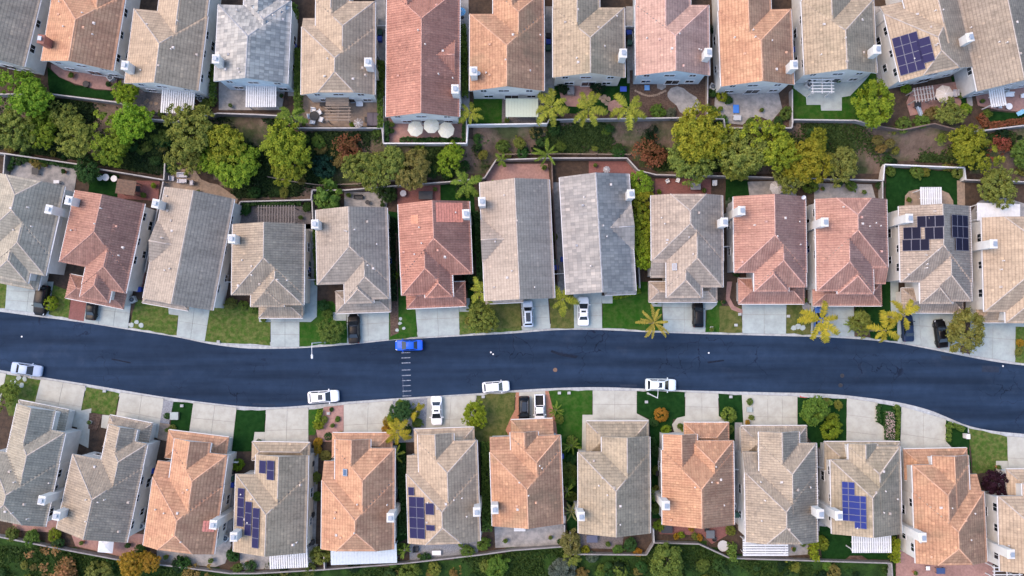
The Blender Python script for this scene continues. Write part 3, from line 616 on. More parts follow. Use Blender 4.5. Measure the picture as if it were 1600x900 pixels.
    if cpx[0] < 620: sides.append('E')
    if cpx[0] > 980: sides.append('W')
    if 620 <= cpx[0] <= 980: sides += ['E'] if cpx[0] < 800 else ['W']
    sides.append('S' if row < 3 else 'N')
    if row == 3: sides.append('S')
    if row == 2: sides.append('N')
    for sd_ in sides: windows(h, k, sd_, rnd, blue)
    # garage door under the lowest front block
    lows = [b for b in B if not b.upper]
    if lows and row > 1:
        b = lows[0]; ii = INS + .025 * B.index(b); yy = b.cy + (b.wy / 2 - ii) * (1 if row == 3 else -1); mb = MB(); sgn = 1 if row == 3 else -1
        wd = min(4.9, b.wx - 1.6)
        for i in range(4): mb.bbox((b.cx, yy + sgn * .03, .3 + i * .54), (wd, .08, .52), b=.02)
        mb.build('garage_door', M_GARAGE, root)
    return h
def frame_from(n):
    """rotation whose z is the normal and whose x runs up the slope"""
    up = Vector((-n.x, -n.y, 0)); up = up.normalized() if up.length > 1e-4 else Vector((1, 0, 0)); x = (up - n * up.dot(n)).normalized(); y = n.cross(x); return Matrix((x, y, n)).transposed()
def on_roof(h, px, py):
    z = h.pad + 6.5
    for _ in range(8): lp = h.toloc(U(px, py, z)); zz = h.zat(lp.x, lp.y); zz = zz if zz > 0 else 5.5; z = h.pad + zz
    lp = h.toloc(U(px, py, z)); e = .15; z0 = h.zat(lp.x, lp.y)
    gx = (h.zat(lp.x + e, lp.y) - h.zat(lp.x - e, lp.y)) / (2 * e); gy = (h.zat(lp.x, lp.y + e) - h.zat(lp.x, lp.y - e)) / (2 * e)
    gx = max(-PITCH, min(PITCH, gx)); gy = max(-PITCH, min(PITCH, gy))
    if abs(gx) > abs(gy): gy = 0
    else: gx = 0
    return Vector((lp.x, lp.y, z0 + .06)), Vector((-gx, -gy, 1)).normalized()
_pc = {}
def panel_mesh(w_, h_, m):
    k = (w_, h_, m.name)
    if k not in _pc:
        mb = MB(); mb.box((0, 0, 0), (w_, h_, .05), mi=1); nx = 2 if w_ > 1.3 else 1; ny = 2 if h_ > 1.3 else 1
        mb.box((0, 0, .005), (w_ - .07, h_ - .07, .055), mi=0); _pc[k] = mb.mesh('solar_panel', [m, M_SFRAME])
    return _pc[k]
def skylight_mesh():
    if 'sk' not in _pc:
        mb = MB(); mb.bbox((0, 0, .06), (.75, 1.05, .16), b=.03, mi=1); mb.box((0, 0, .14), (.55, .85, .03), mi=0); _pc['sk'] = mb.mesh('skylight', [mat('skylight_glass', (.05, .09, .16), .1), M_METAL])
    return _pc['sk']
mb = MB(); mb.add([(-.22, -.2, -.1), (.22, -.2, -.1), (.22, .2, -.1), (-.22, .2, -.1), (-.05, -.16, .24), (.2, -.16, .2), (.2, .16, .2), (-.05, .16, .24)], [(4, 5, 6, 7), (0, 1, 5, 4), (1, 2, 6, 5), (2, 3, 7, 6), (3, 0, 4, 7)]); VENT_BOX = mb.mesh('roof_vent', M_VENT)
mb = MB(); mb.cyl((0, 0, -.15), .07, .5, 8); mb.cyl((0, 0, .35), .12, .06, 8, r2=.05); mb.cyl((0, 0, -.1), .2, .16, 8, r2=.08); VENT_PIPE = mb.mesh('roof_vent', M_VENT)
_vb = {}
def vent_of(m):
    if m.name not in _vb: me = VENT_BOX.copy(); me.materials.clear(); me.materials.append(m); _vb[m.name] = me
    return _vb[m.name]
STUC = {'white': (.60, .59, .56), 'cream': (.58, .53, .46), 'blue': (.47, .55, .60), 'grey': (.46, .46, .46), 'pink': (.55, .46, .42), 'tan': (.48, .41, .34), 'brick': (.28, .12, .09)}
def stucco(k): return mat('stucco_' + k, STUC[k], .9, vary=.10, vscale=1.0, bump=.006, bscale=40, stain=.1, sscale=.4)
def M_TRIM2(k): c = STUC[k]; return mat('fascia_' + k, tuple(x * .85 for x in c), .8)
def roofcap(k):
    d = {'orange': (.56, .33, .22), 'orange_moss': (.54, .32, .21), 'red': (.50, .27, .21), 'redlight': (.50, .30, .25), 'pink': (.52, .34, .29), 'brick': (.42, .24, .19)}
    return mat('cap_' + k, d.get(k, (.43, .37, .32) if 'slate' not in k else (.33, .33, .34)), .85, vary=.25, vscale=2)
_wc = {}
def win_mesh(w_, h_):
    k = (w_, h_)
    if k not in _wc:
        fr = MB(); t = .09
        fr.box((0, 0, h_ / 2 - t / 2), (w_, .14, t)); fr.box((0, 0, -h_ / 2 + t / 2), (w_ + .1, .2, t)); fr.box((-w_ / 2 + t / 2, 0, 0), (t, .14, h_ - 2 * t)); fr.box((w_ / 2 - t / 2, 0, 0), (t, .14, h_ - 2 * t)); fr.box((0, 0, 0), (.06, .12, h_ - 2 * t))
        pn = MB(); pn.box((0, 0, 0), (w_ - 2 * t + .02, .06, h_ - 2 * t + .02)); _wc[k] = (fr.mesh('window', M_WHITE), pn.mesh('pane', M_GLASS))
    return _wc[k]
def windows(h, k, side, rnd, blue):
    ii = INS; L = (k.wx if side in 'NS' else k.wy) - 2 * ii
    if side in 'NS': spec = [(-.36, 4.35, 1.0, 1.1), (-.02, 4.4, 1.7, 1.0), (.34, 4.35, 1.1, 1.1), (-.3, 1.5, 1.5, 1.3), (.05, 1.15, 2.2, 2.1), (.34, 1.5, 1.4, 1.3)]
    else: spec = [(-.32, 4.2, 1.3, 1.4), (rnd.uniform(-.1, .05), 4.3, 1.2, 1.2), (.33, 4.2, 1.3, 1.3), (-.2, 1.5, 1.2, 1.3), (.22, 1.5, 1.5, 1.4)]
    for a, z, w_, hh in spec:
        d = a * L + rnd.uniform(-.3, .3)
        if side == 'S': pos, r = (k.cx + d, k.cy - k.wy / 2 + ii - .02, z), 0
        elif side == 'N': pos, r = (k.cx + d, k.cy + k.wy / 2 - ii + .02, z), math.pi
        elif side == 'E': pos, r = (k.cx + k.wx / 2 - ii + .02, k.cy + d, z), math.pi / 2
        else: pos, r = (k.cx - k.wx / 2 + ii - .02, k.cy + d, z), -math.pi / 2
        fm, pm = win_mesh(w_, hh); o = inst('window', fm, h.root, pos, (0, 0, r)); inst('pane', pm, o)
# rows of houses, left to right.  blocks: main, then wings, then the low garage or porch roofs
HS = {}
def hh(row, num, *a, **k): HS[(row, num)] = house(row, num, *a, **k)
E3 = 2.75
# ---- top row (its fronts lie above the picture)
hh(1, 1, 'grey-brown tiled house cut by the picture edge', (40, 104), 12, [(-112, -170, 0, 0, 'y', 0, 0)], 'greystripe', 'white')
hh(1, 2, 'orange tiled house with a brick-capped chimney', (67, 95), 8, [(0, -120, 112, 0, 'y', 1, 0), (48, -190, 112, -50, 'y', 0, 0), (10, -190, 60, -60, 'y', 0, 0)], 'orange', 'white', chim=[(64, 61, 8.4, 'brick')])
hh(1, 3, 'tan tiled house with a white pergola behind', (197, 130), 6, [(0, -117, 114, 0, 'y', 1, 0), (38, -200, 114, -40, 'y', 0, 0)], 'tan', 'white', chim=[(195, 102)])
hh(1, 4, 'house roofed in patchy blue-grey flat tiles', (337, 125), 2, [(0, -118, 112, 2, 'y', 1, 0), (40, -128, 112, -25, 'y', 1, 0), (40, -190, 92, -60, 'y', 0, 0)], 'slate', 'blue', chim=[(337, 92)], blue=True)
hh(1, 5, 'tan tiled house with clipped gable and patio arbour', (0, 0), 0, [(472, 42, 585, 148, 'y', 1, .5, None, (0, 16, 472, 500)), (494, 2, 585, 110, 'y', 1, 0), (494, -60, 545, 50, 'y', 0, 0)], 'tan', 'white', chim=[(575, 97)])
hh(1, 6, 'long red tiled house with side dormer', (0, 0), 0, [(605, -18, 717, 182, 'y', 1, 0), (605, -90, 670, 60, 'y', 0, 0), (640, 60, 711, 119, 'x', 0, 0, 5.68)], 'red', 'white', chim=[(711, 139)])
hh(1, 7, 'orange-tan tiled house with a satellite dish', (0, 0), 0, [(735, 22, 849, 142, 'y', 1, 0), (771, -14, 849, 100, 'y', 1, 0), (771, -90, 828, 40, 'y', 0, 0)], 'orange_moss', 'white', chim=[(740, 111)])
hh(1, 8, 'tan and brown tiled house with patched vents', (0, 0), 0, [(865, 12, 975, 121, 'y', 1, 0), (865, -80, 936, 62, 'y', 0, 0)], 'tanmoss', 'cream', chim=[(974, 83)])
hh(1, 9, 'pale pink tiled house with blue-grey walls', (0, 0), 0, [(994, 8, 1107, 118, 'y', 1, 0), (994, -80, 1078, 65, 'y', 0, 0)], 'pink', 'blue', chim=[(1107, 82)])
hh(1, 10, 'bright orange-red tiled house with white walls', (1127, 135), -1.5, [(0, -118, 112, 0, 'y', 1, 0), (0, -210, 80, -55, 'y', 0, 0)], 'orange', 'white', chim=[(1241, 101)])
hh(1, 11, 'pale tan tiled house with small white arbour', (1257, 117), -1.5, [(0, -115, 111, 0, 'y', 1, 0), (0, -200, 76, -55, 'y', 0, 0)], 'tanmoss', 'white', chim=[(1371, 77)])
hh(1, 12, 'tan tiled house with large solar array', (1406, 128), -12, [(0, -108, 116, 0, 'y', 1, .5, None, (0, 15, 0, 34)), (32, -190, 116, -40, 'y', 0, 0)], 'tan', 'white', chim=[(1516, 58)],
   panels=[(5, -71, 39, -9, 3, 4), (40, -60, 58, -20, 1, 3), (44, -150, 61, -134, 2, 1)])
hh(1, 13, 'tan tiled house at the right picture edge', (1525, 142), -10, [(0, -180, 115, 0, 'y', 0, 0)], 'brown', 'grey')
# ---- middle row (fronts face down to the street)
hh(2, 1, 'grey-green tiled house beside the left picture edge', (100, 291), 11, [(-115, 0, 0, 110, 'y', .5, 1), (-86, 40, 0, 143, 'y', 0, 1), (-86, 80, -25, 160, 'y', 0, 1), (-90, 130, -8, 168, 'y', 0, 1, E3)], 'greygreen', 'white', chim=[(76, 327)])
hh(2, 2, 'brick-red tiled house with broad white side wall', (116, 297), 11, [(0, 0, 111, 114, 'y', 0, 1), (41, 40, 111, 143, 'y', 0, 1), (41, 90, 88, 163, 'y', 0, 1), (18, 130, 112, 168, 'x', 1, 1, E3)], 'brick', 'white', chim=[(107, 313)])
hh(2, 3, 'long plain grey tiled house', (256, 292), 10, [(0, 0, 110, 176, 'y', 0, 0), (-2, 54, 62, 120, 'x', 0, 0, 5.6), (-2, 140, 72, 184, 'x', 1, 1, 3.4)], 'grey', 'white', chim=[(243, 318)])
hh(2, 4, 'short tan-grey tiled house set back from street', (0, 0), 0, [(363, 350, 475, 461, 'y', 0, 1), (394, 390, 475, 477, 'y', 0, 1), (392, 430, 444, 480, 'y', 0, 1), (404, 462, 474, 497, 'x', 1, 1, E3)], 'greystripe', 'cream', chim=[(362, 373)])
hh(2, 5, 'grey tiled house beside a leafy dark shrub', (493, 328), -2, [(0, 0, 111, 117, 'y', 0, 1), (41, 40, 111, 143, 'y', 0, 1), (41, 95, 86, 149, 'y', 0, 1), (26, 128, 113, 163, 'x', 1, 1, E3)], 'grey', 'white', chim=[(492, 350)])
hh(2, 6, 'red tiled house with a bright relaid patch', (622, 319), -2.5, [(0, 0, 111, 114, 'y', 0, 1), (0, 40, 79, 143, 'y', 0, 1), (36, 90, 80, 149, 'y', 0, 1), (6, 125, 100, 164, 'x', 1, 1, E3)], 'red', 'white', chim=[(728, 334)])
hh(2, 7, 'long tan-grey tiled house between two palms', (750, 285), -2.5, [(0, 0, 108, 185, 'y', 0, 0), (-2, 58, 60, 124, 'x', 0, 0, 5.6), (0, 160, 60, 190, 'x', 1, 1, 3.2)], 'beige', 'white', chim=[(753, 315)])
hh(2, 8, 'long slate-grey house of patchy flat tiles', (875, 277), -3, [(0, 0, 108, 183, 'y', 0, 0), (50, 50, 110, 118, 'x', 0, 0, 5.6), (60, 160, 110, 188, 'x', 1, 1, 3.2)], 'slate2', 'grey', chim=[(986, 303)])
hh(2, 9, 'grey-pink tiled house with a small skylight', (0, 0), 0, [(1018, 305, 1129, 408, 'y', .5, 1, None, (1, 25, 1018, 1042)), (1041, 350, 1129, 449, 'y', 0, 1), (1041, 395, 1097, 466, 'y', 0, 1), (1013, 440, 1121, 472, 'x', 1, 1, E3)], 'mixed', 'white', chim=[(1132, 347)], lights=[(1054, 417)])
hh(2, 10, 'pinkish red tiled house left of its twin', (0, 0), 0, [(1147, 307, 1259, 426, 'y', 0, 1), (1178, 350, 1259, 449, 'y', 0, 1), (1178, 400, 1232, 456, 'y', 0, 1), (1153, 435, 1257, 475, 'x', 1, 1, E3)], 'redlight', 'grey', chim=[(1159, 329)])
hh(2, 11, 'pinkish red tiled house with two white chimney sides', (0, 0), 0, [(1275, 311, 1386, 418, 'y', .5, 1, None, (1, 25, 1363, 1386)), (1275, 350, 1364, 455, 'y', 0, 1), (1308, 400, 1364, 460, 'y', 0, 1), (1269, 440, 1378, 478, 'x', 1, 1, E3)], 'redlight', 'white', chim=[(1289, 347)])
hh(2, 12, 'tan tiled house with dark solar panels', (0, 0), 0, [(1406, 322, 1517, 441, 'y', 0, 1), (1437, 370, 1517, 471, 'y', 0, 1), (1437, 425, 1488, 475, 'y', 0, 1), (1408, 450, 1505, 489, 'x', 1, 1, E3)], 'mixed', 'white', chim=[(1421, 341)],
   panels=[(1436, 337, 1471, 355, 3, 1, M_SOLARK), (1447, 355, 1471, 374, 2, 1, M_SOLARK), (1413, 355, 1436, 374, 2, 1, M_SOLARK), (1413, 374, 1448, 392, 3, 1, M_SOLARK), (1482, 336, 1515, 372, 3, 2, M_SOLARK), (1489, 372, 1515, 392, 2, 1, M_SOLARK)])
hh(2, 13, 'pale tan tiled house at the right picture edge', (0, 0), 0, [(1536, 340, 1648, 487, 'y', .5, 1), (1570, 420, 1648, 505, 'y', 0, 1), (1525, 470, 1600, 504, 'x', 1, 1, E3)], 'tan', 'white', chim=[(1553, 381)])
# ---- bottom row (fronts face up to the street)
hh(3, 1, 'grey-green tiled house at the lower left', (73, 823), 11, [(-115, -102, 0, 0, 'y', 1, .5), (-84, -150, 0, -40, 'y', 1, 0), (-84, -180, -22, -70, 'y', 0, 0), (-82, -186, 0, -140, 'x', 1, 1, E3)], 'greygreen', 'white', chim=[(65, 782)])
hh(3, 2, 'striped tan and grey house with white canopy', (89, 826), 11, [(0, -119, 113, 0, 'y', 1, 0), (47, -157, 113, -40, 'y', 1, 0), (47, -176, 93, -80, 'y', 0, 0), (46, -190, 116, -140, 'x', 1, 1, E3)], 'greystripe', 'white', chim=[(88, 806)])
hh(3, 3, 'orange-pink tiled house with side chimney patch', (224, 852), 7, [(0, -108, 113, 0, 'y', 1, .5, None, (0, 24, 0, 28)), (27, -156, 113, -30, 'y', 1, 0), (27, -172, 85, -80, 'y', 0, 0), (16, -184, 113, -140, 'x', 1, 1, E3)], 'orange', 'white', chim=[(333, 820)])
hh(3, 4, 'olive-tan tiled house with solar panels and white awning', (0, 0), 1, [(380, 734, 494, 855, 'y', 1, 0), (411, 703, 494, 800, 'y', 0, 0), (405, 683, 497, 712, 'x', 1, 1, E3)], 'tanmoss', 'cream', chim=[(365, 839)],
   panels=[(385, 756, 397, 815, 1, 4), (397, 777, 409, 829, 1, 3), (409, 787, 421, 848, 1, 4), (418, 712, 430, 732, 1, 1), (430, 712, 443, 742, 1, 2)])
hh(3, 5, 'orange tiled house with broad pale patio cover', (0, 0), 0, [(502, 750, 617, 858, 'y', 1, .55, None, (0, 28, 502, 524)), (523, 700, 617, 810, 'y', 1, 0), (523, 686, 579, 780, 'y', 0, 0), (518, 676, 614, 715, 'x', 1, 1, E3)], 'orange', 'white', chim=[(610, 809)], lights=[(540, 738)])
hh(3, 6, 'tan tiled house with square-stepped solar panels', (638, 849), -2, [(0, -109, 113, 0, 'y', 1, .5, None, (0, 27, 0, 22)), (20, -158, 113, -45, 'y', 1, 0), (20, -170, 77, -70, 'y', 0, 0), (14, -178, 110, -135, 'x', 1, 1, E3)], 'tan', 'white', chim=[(745, 800)],
   panels=[(3, -88, 13, -75, 1, 1), (3, -72, 28, -8, 2, 4), (29, -62, 43, -44, 1, 1), (29, -28, 43, -19, 1, 1)])
hh(3, 7, 'orange tiled house behind the white pickup', (769, 822), -2, [(0, -116, 112, 0, 'y', 1, 0, None, (0, 22, 0, 36)), (33, -139, 112, -40, 'y', 1, 0), (33, -146, 77, -60, 'y', 0, 0), (34, -165, 101, -115, 'x', 1, 0, E3)], 'orange_moss', 'white', chim=[(773, 796)])
hh(3, 8, 'plain tan tiled house with half-wide grey side', (0, 0), 0, [(903, 706, 1016, 833, 'y', 1, 0), (940, 682, 1016, 800, 'y', 0, 0), (915, 658, 1014, 712, 'x', 1, 1, E3)], 'olive', 'cream', chim=[(908, 807)])
hh(3, 9, 'orange-red ribbed tile house on purple patio', (0, 0), 0, [(1034, 703, 1147, 820, 'y', 1, 0), (1079, 688, 1147, 790, 'y', 1, 0), (1036, 678, 1090, 740, 'y', 0, 0), (1068, 660, 1140, 705, 'x', 1, 1, E3)], 'orange', 'white', chim=[(1041, 790)])
hh(3, 10, 'grey ribbed tile house with clipped gable', (0, 0), 0, [(1164, 738, 1277, 847, 'y', 1, .5, None, (0, 30, 1164, 1188)), (1186, 692, 1277, 800, 'y', 1, 0), (1186, 674, 1250, 770, 'y', 0, 0), (1157, 665, 1262, 715, 'x', 1, 1, E3)], 'greystripe', 'white', chim=[(1282, 803)])
hh(3, 11, 'olive tiled house with bright blue solar panels', (0, 0), 0, [(1298, 718, 1408, 834, 'y', 1, 0), (1326, 697, 1408, 800, 'y', 1, 0), (1326, 693, 1372, 760, 'y', 0, 0), (1287, 690, 1408, 735, 'x', 1, 1, E3)], 'olive', 'white', chim=[(1311, 806)],
   panels=[(1317, 753, 1334, 813, 2, 6, M_SOLARB), (1336, 775, 1352, 825, 2, 5, M_SOLARB)])
hh(3, 12, 'orange tiled house by the purple tree', (0, 0), -1, [(1413, 794, 1526, 905, 'y', 1, .5, None, (0, 25, 1500, 1522)), (1413, 751, 1502, 870, 'y', 1, 0), (1444, 737, 1502, 830, 'y', 0, 0), (1398, 726, 1500, 775, 'x', 1, 1, E3)], 'orange_moss', 'white', chim=[(1442, 840)])
hh(3, 13, 'tan tiled house at the lower right corner', (0, 0), 0, [(1560, 775, 1675, 892, 'y', 1, 0), (1598, 755, 1675, 850, 'y', 1, 0), (1572, 733, 1660, 790, 'x', 1, 1, E3)], 'tan', 'white', chim=[(1580, 866)])
# ------------------------------------------------------------------ lots: lawns, drives, patios
N_, S_ = M_CONC, M_CONCW
for q, nx, ny in [([(11, 440), (84, 440), (75, 491), (8, 483)], 2, 3), ([(137, 460), (206, 466), (200, 513), (131, 503)], 3, 2), ([(280, 478), (328, 484), (320, 534), (276, 525)], 2, 2), ([(423, 484), (468, 484), (468, 542), (423, 542)], 2, 3),
                  ([(541, 480), (608, 478), (608, 530), (543, 536)], 2, 2), ([(648, 472), (717, 470), (718, 523), (653, 527)], 2, 2), ([(813, 462), (856, 460), (860, 513), (817, 517)], 1, 3), ([(896, 455), (940, 454), (941, 513), (897, 513)], 1, 3),
                  ([(1034, 462), (1103, 462), (1102, 519), (1037, 518)], 2, 3), ([(1159, 462), (1229, 462), (1228, 522), (1160, 521)], 2, 2), ([(1267, 468), (1334, 470), (1335, 526), (1267, 523)], 2, 2), ([(1402, 478), (1500, 478), (1514, 553), (1402, 534)], 3, 2), ([(1516, 496), (1587, 496), (1586, 566), (1515, 555)], 2, 2)]:
    drive(q, N_, nx, ny)
for q, nx, ny in [([(64, 592), (134, 603), (122, 668), (48, 655)], 2, 2), ([(188, 613), (256, 623), (248, 685), (178, 670)], 2, 2), ([(302, 629), (370, 637), (362, 705), (292, 700)], 2, 3), ([(416, 640), (482, 637), (482, 705), (412, 705)], 2, 2), ([(537, 632), (614, 626), (610, 695), (537, 697)], 2, 2),
                  ([(666, 622), (744, 617), (738, 690), (663, 692)], 2, 2), ([(811, 613), (852, 611), (855, 675), (811, 675)], 1, 2), ([(926, 610), (995, 611), (995, 675), (926, 675)], 2, 3), ([(1071, 613), (1122, 615), (1124, 680), (1070, 680)], 2, 3), ([(1176, 617), (1246, 619), (1246, 685), (1177, 685)], 3, 2),
                  ([(1323, 622), (1371, 629), (1372, 705), (1322, 700)], 1, 3), ([(1408, 635), (1478, 655), (1478, 722), (1406, 720)], 2, 2), ([(1573, 681), (1640, 688), (1640, 750), (1576, 750)], 2, 2), ([(-60, 570), (10, 584), (-2, 640), (-70, 625)], 2, 2)]:
    drive(q, S_, nx, ny, 3)
def lawn(poly, m, row=2, name='lawn'): return slab(name, poly, m, row, .02, .11)
lawn([(-40, 440), (11, 442), (8, 482), (-40, 478)], M_LAWN); lawn([(84, 445), (112, 455), (107, 497), (76, 491)], M_LAWN)
slab('red_paved_path', [(113, 455), (137, 460), (131, 502), (107, 498)], M_RED, 2, .05)
lawn([(214, 468), (280, 484), (276, 524), (201, 512)], M_LAWN); slab('path', [(263, 480), (280, 483), (280, 493), (264, 491)], N_, 2, .045)
lawn([(328, 478), (400, 478), (423, 496), (422, 540), (320, 533)], M_LAWN); slab('path', [(404, 486), (423, 486), (423, 503), (405, 503)], N_, 2, .045)
slab('path', [(474, 440), (496, 440), (495, 495), (486, 503), (468, 503), (468, 485)], N_, 2, .045)
lawn([(486, 503), (496, 470), (519, 470), (541, 500), (542, 536), (468, 541), (468, 503)], M_LAWNG); slab('path', [(520, 488), (541, 488), (541, 501), (521, 501)], N_, 2, .045)
lawn([(607, 450), (648, 450), (652, 526), (608, 531)], M_LAWNG); slab('gravel_strip', [(608, 360), (621, 365), (623, 520), (610, 526)], M_MULCH, 2, .035)
lawn([(716, 478), (760, 462), (812, 470), (816, 516), (718, 523)], M_LAWN); slab('path', [(716, 466), (734, 466), (733, 487), (718, 487)], N_, 2, .045); lawn([(765, 472), (812, 472), (815, 512), (772, 514)], M_DRY)
lawn([(858, 450), (896, 455), (897, 513), (860, 513)], M_DRY); lawn([(878, 478), (896, 478), (897, 511), (880, 511)], M_LAWNG)
lawn([(941, 468), (1000, 440), (1022, 440), (1034, 470), (1036, 517), (941, 513)], M_LAWNG); slab('path', [(940, 462), (957, 462), (957, 474), (941, 474)], N_, 2, .05); slab('path', [(1017, 464), (1034, 464), (1034, 479), (1018, 479)], N_, 2, .05)
lawn([(1104, 470), (1128, 470), (1124, 519), (1102, 519)], M_LAWNG); slab('path', [(1100, 462), (1120, 464), (1120, 476), (1112, 483), (1101, 485)], N_, 2, .05); lawn([(1124, 478), (1158, 480), (1159, 520), (1124, 519)], M_DRY)
slab('path', [(1136, 440), (1144, 440), (1140, 465), (1147, 478), (1160, 484), (1160, 490), (1143, 484), (1134, 468)], M_PINK, 2, .05)
lawn([(1229, 470), (1268, 474), (1267, 523), (1228, 521)], M_DRY); slab('path', [(1249, 440), (1258, 440), (1258, 470), (1267, 478), (1267, 492), (1254, 482)], M_CONCD, 2, .05)
lawn([(1352, 430), (1392, 430), (1402, 485), (1402, 533), (1335, 526), (1335, 490)], M_LAWND); slab('mulch_bed', [(1335, 487), (1353, 487), (1360, 527), (1335, 525)], M_MULCH, 2, .05); slab('path', [(1390, 400), (1403, 400), (1404, 500), (1392, 500)], N_, 2, .05)
slab('mulch_bed', [(1500, 540), (1515, 540), (1515, 553), (1500, 550)], M_MULCH, 2, .06); lawn([(1587, 505), (1640, 505), (1640, 572), (1586, 566)], M_LAWN); slab('path', [(1520, 470), (1560, 480), (1640, 480), (1640, 512), (1516, 508)], N_, 2, .03)
# bottom row fronts
lawn([(10, 585), (64, 594), (52, 650), (14, 650), (5, 615)], M_LAWN, 3); slab('path', [(38, 625), (56, 628), (53, 655), (25, 650)], S_, 3, .05)
lawn([(135, 605), (187, 615), (179, 650), (125, 642)], M_LAWN, 3); slab('path', [(124, 642), (143, 638), (138, 700), (118, 690)], S_, 3, .045); slab('mulch_bed', [(140, 645), (160, 648), (152, 672), (138, 670)], M_MULCH, 3, .06); slab('path', [(160, 648), (179, 650), (178, 672), (158, 668)], S_, 3, .05)
lawn([(271, 628), (302, 631), (294, 690), (262, 690)], M_LAWND, 3); slab('mulch_bed', [(256, 625), (271, 628), (264, 664), (250, 660)], M_GRAVEL, 3, .05); slab('path', [(250, 660), (266, 663), (264, 690), (246, 686)], M_TAN, 3, .05)
lawn([(369, 640), (415, 641), (412, 705), (362, 705)], M_LAWND, 3); slab('path', [(398, 675), (414, 675), (412, 705), (394, 705)], S_, 3, .05)
lawn([(482, 640), (506, 637), (492, 680), (482, 680)], M_LAWNG, 3); slab('brick_bed', [(506, 636), (537, 633), (537, 690), (498, 690), (494, 672)], M_PINK, 3, .045)
slab('gravel_bed', [(614, 627), (668, 622), (664, 690), (611, 692)], M_GRAVEL, 3, .045)
lawn([(745, 618), (806, 613), (800, 690), (738, 690)], M_DRY, 3); slab('brick_path', [(800, 690), (790, 672), (797, 655), (805, 640), (806, 613), (811, 613), (811, 690)], M_ORPAVE, 3, .05); slab('brick_path', [(852, 611), (857, 611), (868, 655), (872, 690), (856, 690)], M_ORPAVE, 3, .05)
lawn([(857, 611), (926, 610), (926, 648), (911, 650), (910, 760), (878, 760), (872, 680), (866, 650)], M_LAWNG, 3); slab('path', [(910, 648), (927, 648), (927, 680), (915, 720), (909, 720)], S_, 3, .05)
lawn([(995, 611), (1070, 613), (1070, 655), (1052, 655), (1045, 700), (1016, 700), (1014, 655), (995, 645)], M_LAWND, 3); slab('path', [(1071, 650), (1058, 653), (1050, 663), (1056, 685), (1071, 685)], S_, 3, .05); slab('path', [(995, 646), (1014, 656), (1014, 690), (995, 690)], S_, 3, .05)
lawn([(1123, 615), (1159, 617), (1165, 640), (1164, 690), (1124, 690)], M_LAWND, 3); slab('path', [(1159, 617), (1176, 617), (1177, 690), (1163, 690)], S_, 3, .05); slab('path', [(1123, 650), (1136, 658), (1140, 680), (1124, 680)], S_, 3, .055)
lawn([(1246, 620), (1323, 623), (1322, 690), (1275, 700), (1246, 665)], M_LAWND, 3); lawn([(1371, 630), (1408, 636), (1407, 700), (1388, 672), (1372, 665)], M_LAWND, 3); slab('path', [(1371, 660), (1388, 672), (1407, 698), (1400, 720), (1371, 715)], S_, 3, .045)
lawn([(1478, 656), (1512, 668), (1517, 735), (1500, 710), (1478, 690)], M_LAWND, 3); lawn([(1514, 669), (1573, 682), (1575, 722), (1556, 735), (1520, 742)], M_LAWN, 3); slab('path', [(1556, 720), (1574, 720), (1576, 750), (1556, 748)], S_, 3, .05); slab('path', [(1478, 690), (1500, 712), (1500, 730), (1478, 725)], S_, 3, .045)
# back yards, top row
r1 = lambda n, p, m, h=.04: slab(n, p, m, 1, h)
r1('patio', [(80, 100), (185, 115), (180, 141), (150, 139), (118, 131), (92, 120), (80, 108)], M_PINK); lawn([(74, 104), (92, 121), (118, 133), (150, 141), (180, 143), (177, 157), (78, 146)], M_LAWND, 1)
r1('patio', [(190, 125), (305, 130), (302, 186), (236, 183), (198, 162)], M_PAVE); r1('patio', [(342, 125), (448, 125), (440, 172), (342, 172)], M_CONCD); r1('patio', [(468, 140), (592, 140), (592, 198), (464, 198)], M_TAN)
r1('patio', [(606, 170), (724, 170), (722, 223), (606, 223)], M_PINK); lawn([(740, 130), (786, 140), (784, 193), (738, 193)], M_LAWNG, 1); r1('patio', [(785, 140), (852, 140), (848, 192), (784, 192)], M_PAVE)
lawn([(860, 110), (988, 110), (988, 182), (860, 182)], M_LAWND, 1); r1('patio', [(868, 115), (938, 122), (942, 142), (926, 158), (905, 167), (886, 166), (876, 152)], M_PINK, .055); r1('patio', [(950, 160), (960, 156), (972, 160), (974, 172), (960, 178), (950, 172)], M_PINK, .055); r1('planter_bed', [(870, 176), (900, 178), (912, 171), (930, 176), (985, 176), (985, 185), (868, 187)], M_MULCH, .07)
r1('bark_yard', [(984, 110), (1106, 110), (1105, 183), (984, 184)], M_MULCH, .03); r1('patio', [(1043, 145), (1048, 138), (1058, 135), (1068, 138), (1076, 145), (1088, 152), (1094, 162), (1092, 174), (1084, 180), (1072, 181), (1062, 175), (1057, 165), (1047, 157), (1043, 151)], M_CONCD, .06); r1('patio', [(1026, 128), (1041, 128), (1040, 137), (1034, 141), (1027, 138)], M_CONCD, .06)
r1('patio', [(1118, 140), (1215, 140), (1222, 170), (1205, 190), (1190, 183), (1175, 183), (1160, 195), (1130, 192), (1116, 165)], M_CONCD); r1('planter_bed', [(1218, 165), (1237, 160), (1237, 199), (1205, 199), (1206, 190)], M_MULCH, .03)
lawn([(1238, 115), (1368, 110), (1372, 187), (1240, 187)], M_LAWNG, 1); r1('patio', [(1240, 105), (1368, 105), (1352, 125), (1328, 150), (1315, 152), (1315, 173), (1283, 173), (1282, 164), (1260, 164), (1259, 152), (1240, 138)], M_CONC, .06)
r1('patio', [(1416, 160), (1426, 138), (1492, 128), (1502, 160), (1498, 172), (1470, 172), (1422, 181)], M_PINK, .05); lawn([(1486, 120), (1506, 116), (1510, 160), (1500, 165)], M_LAWND, 1); r1('path', [(1506, 112), (1514, 112), (1520, 165), (1512, 168)], M_CONCD, .05)
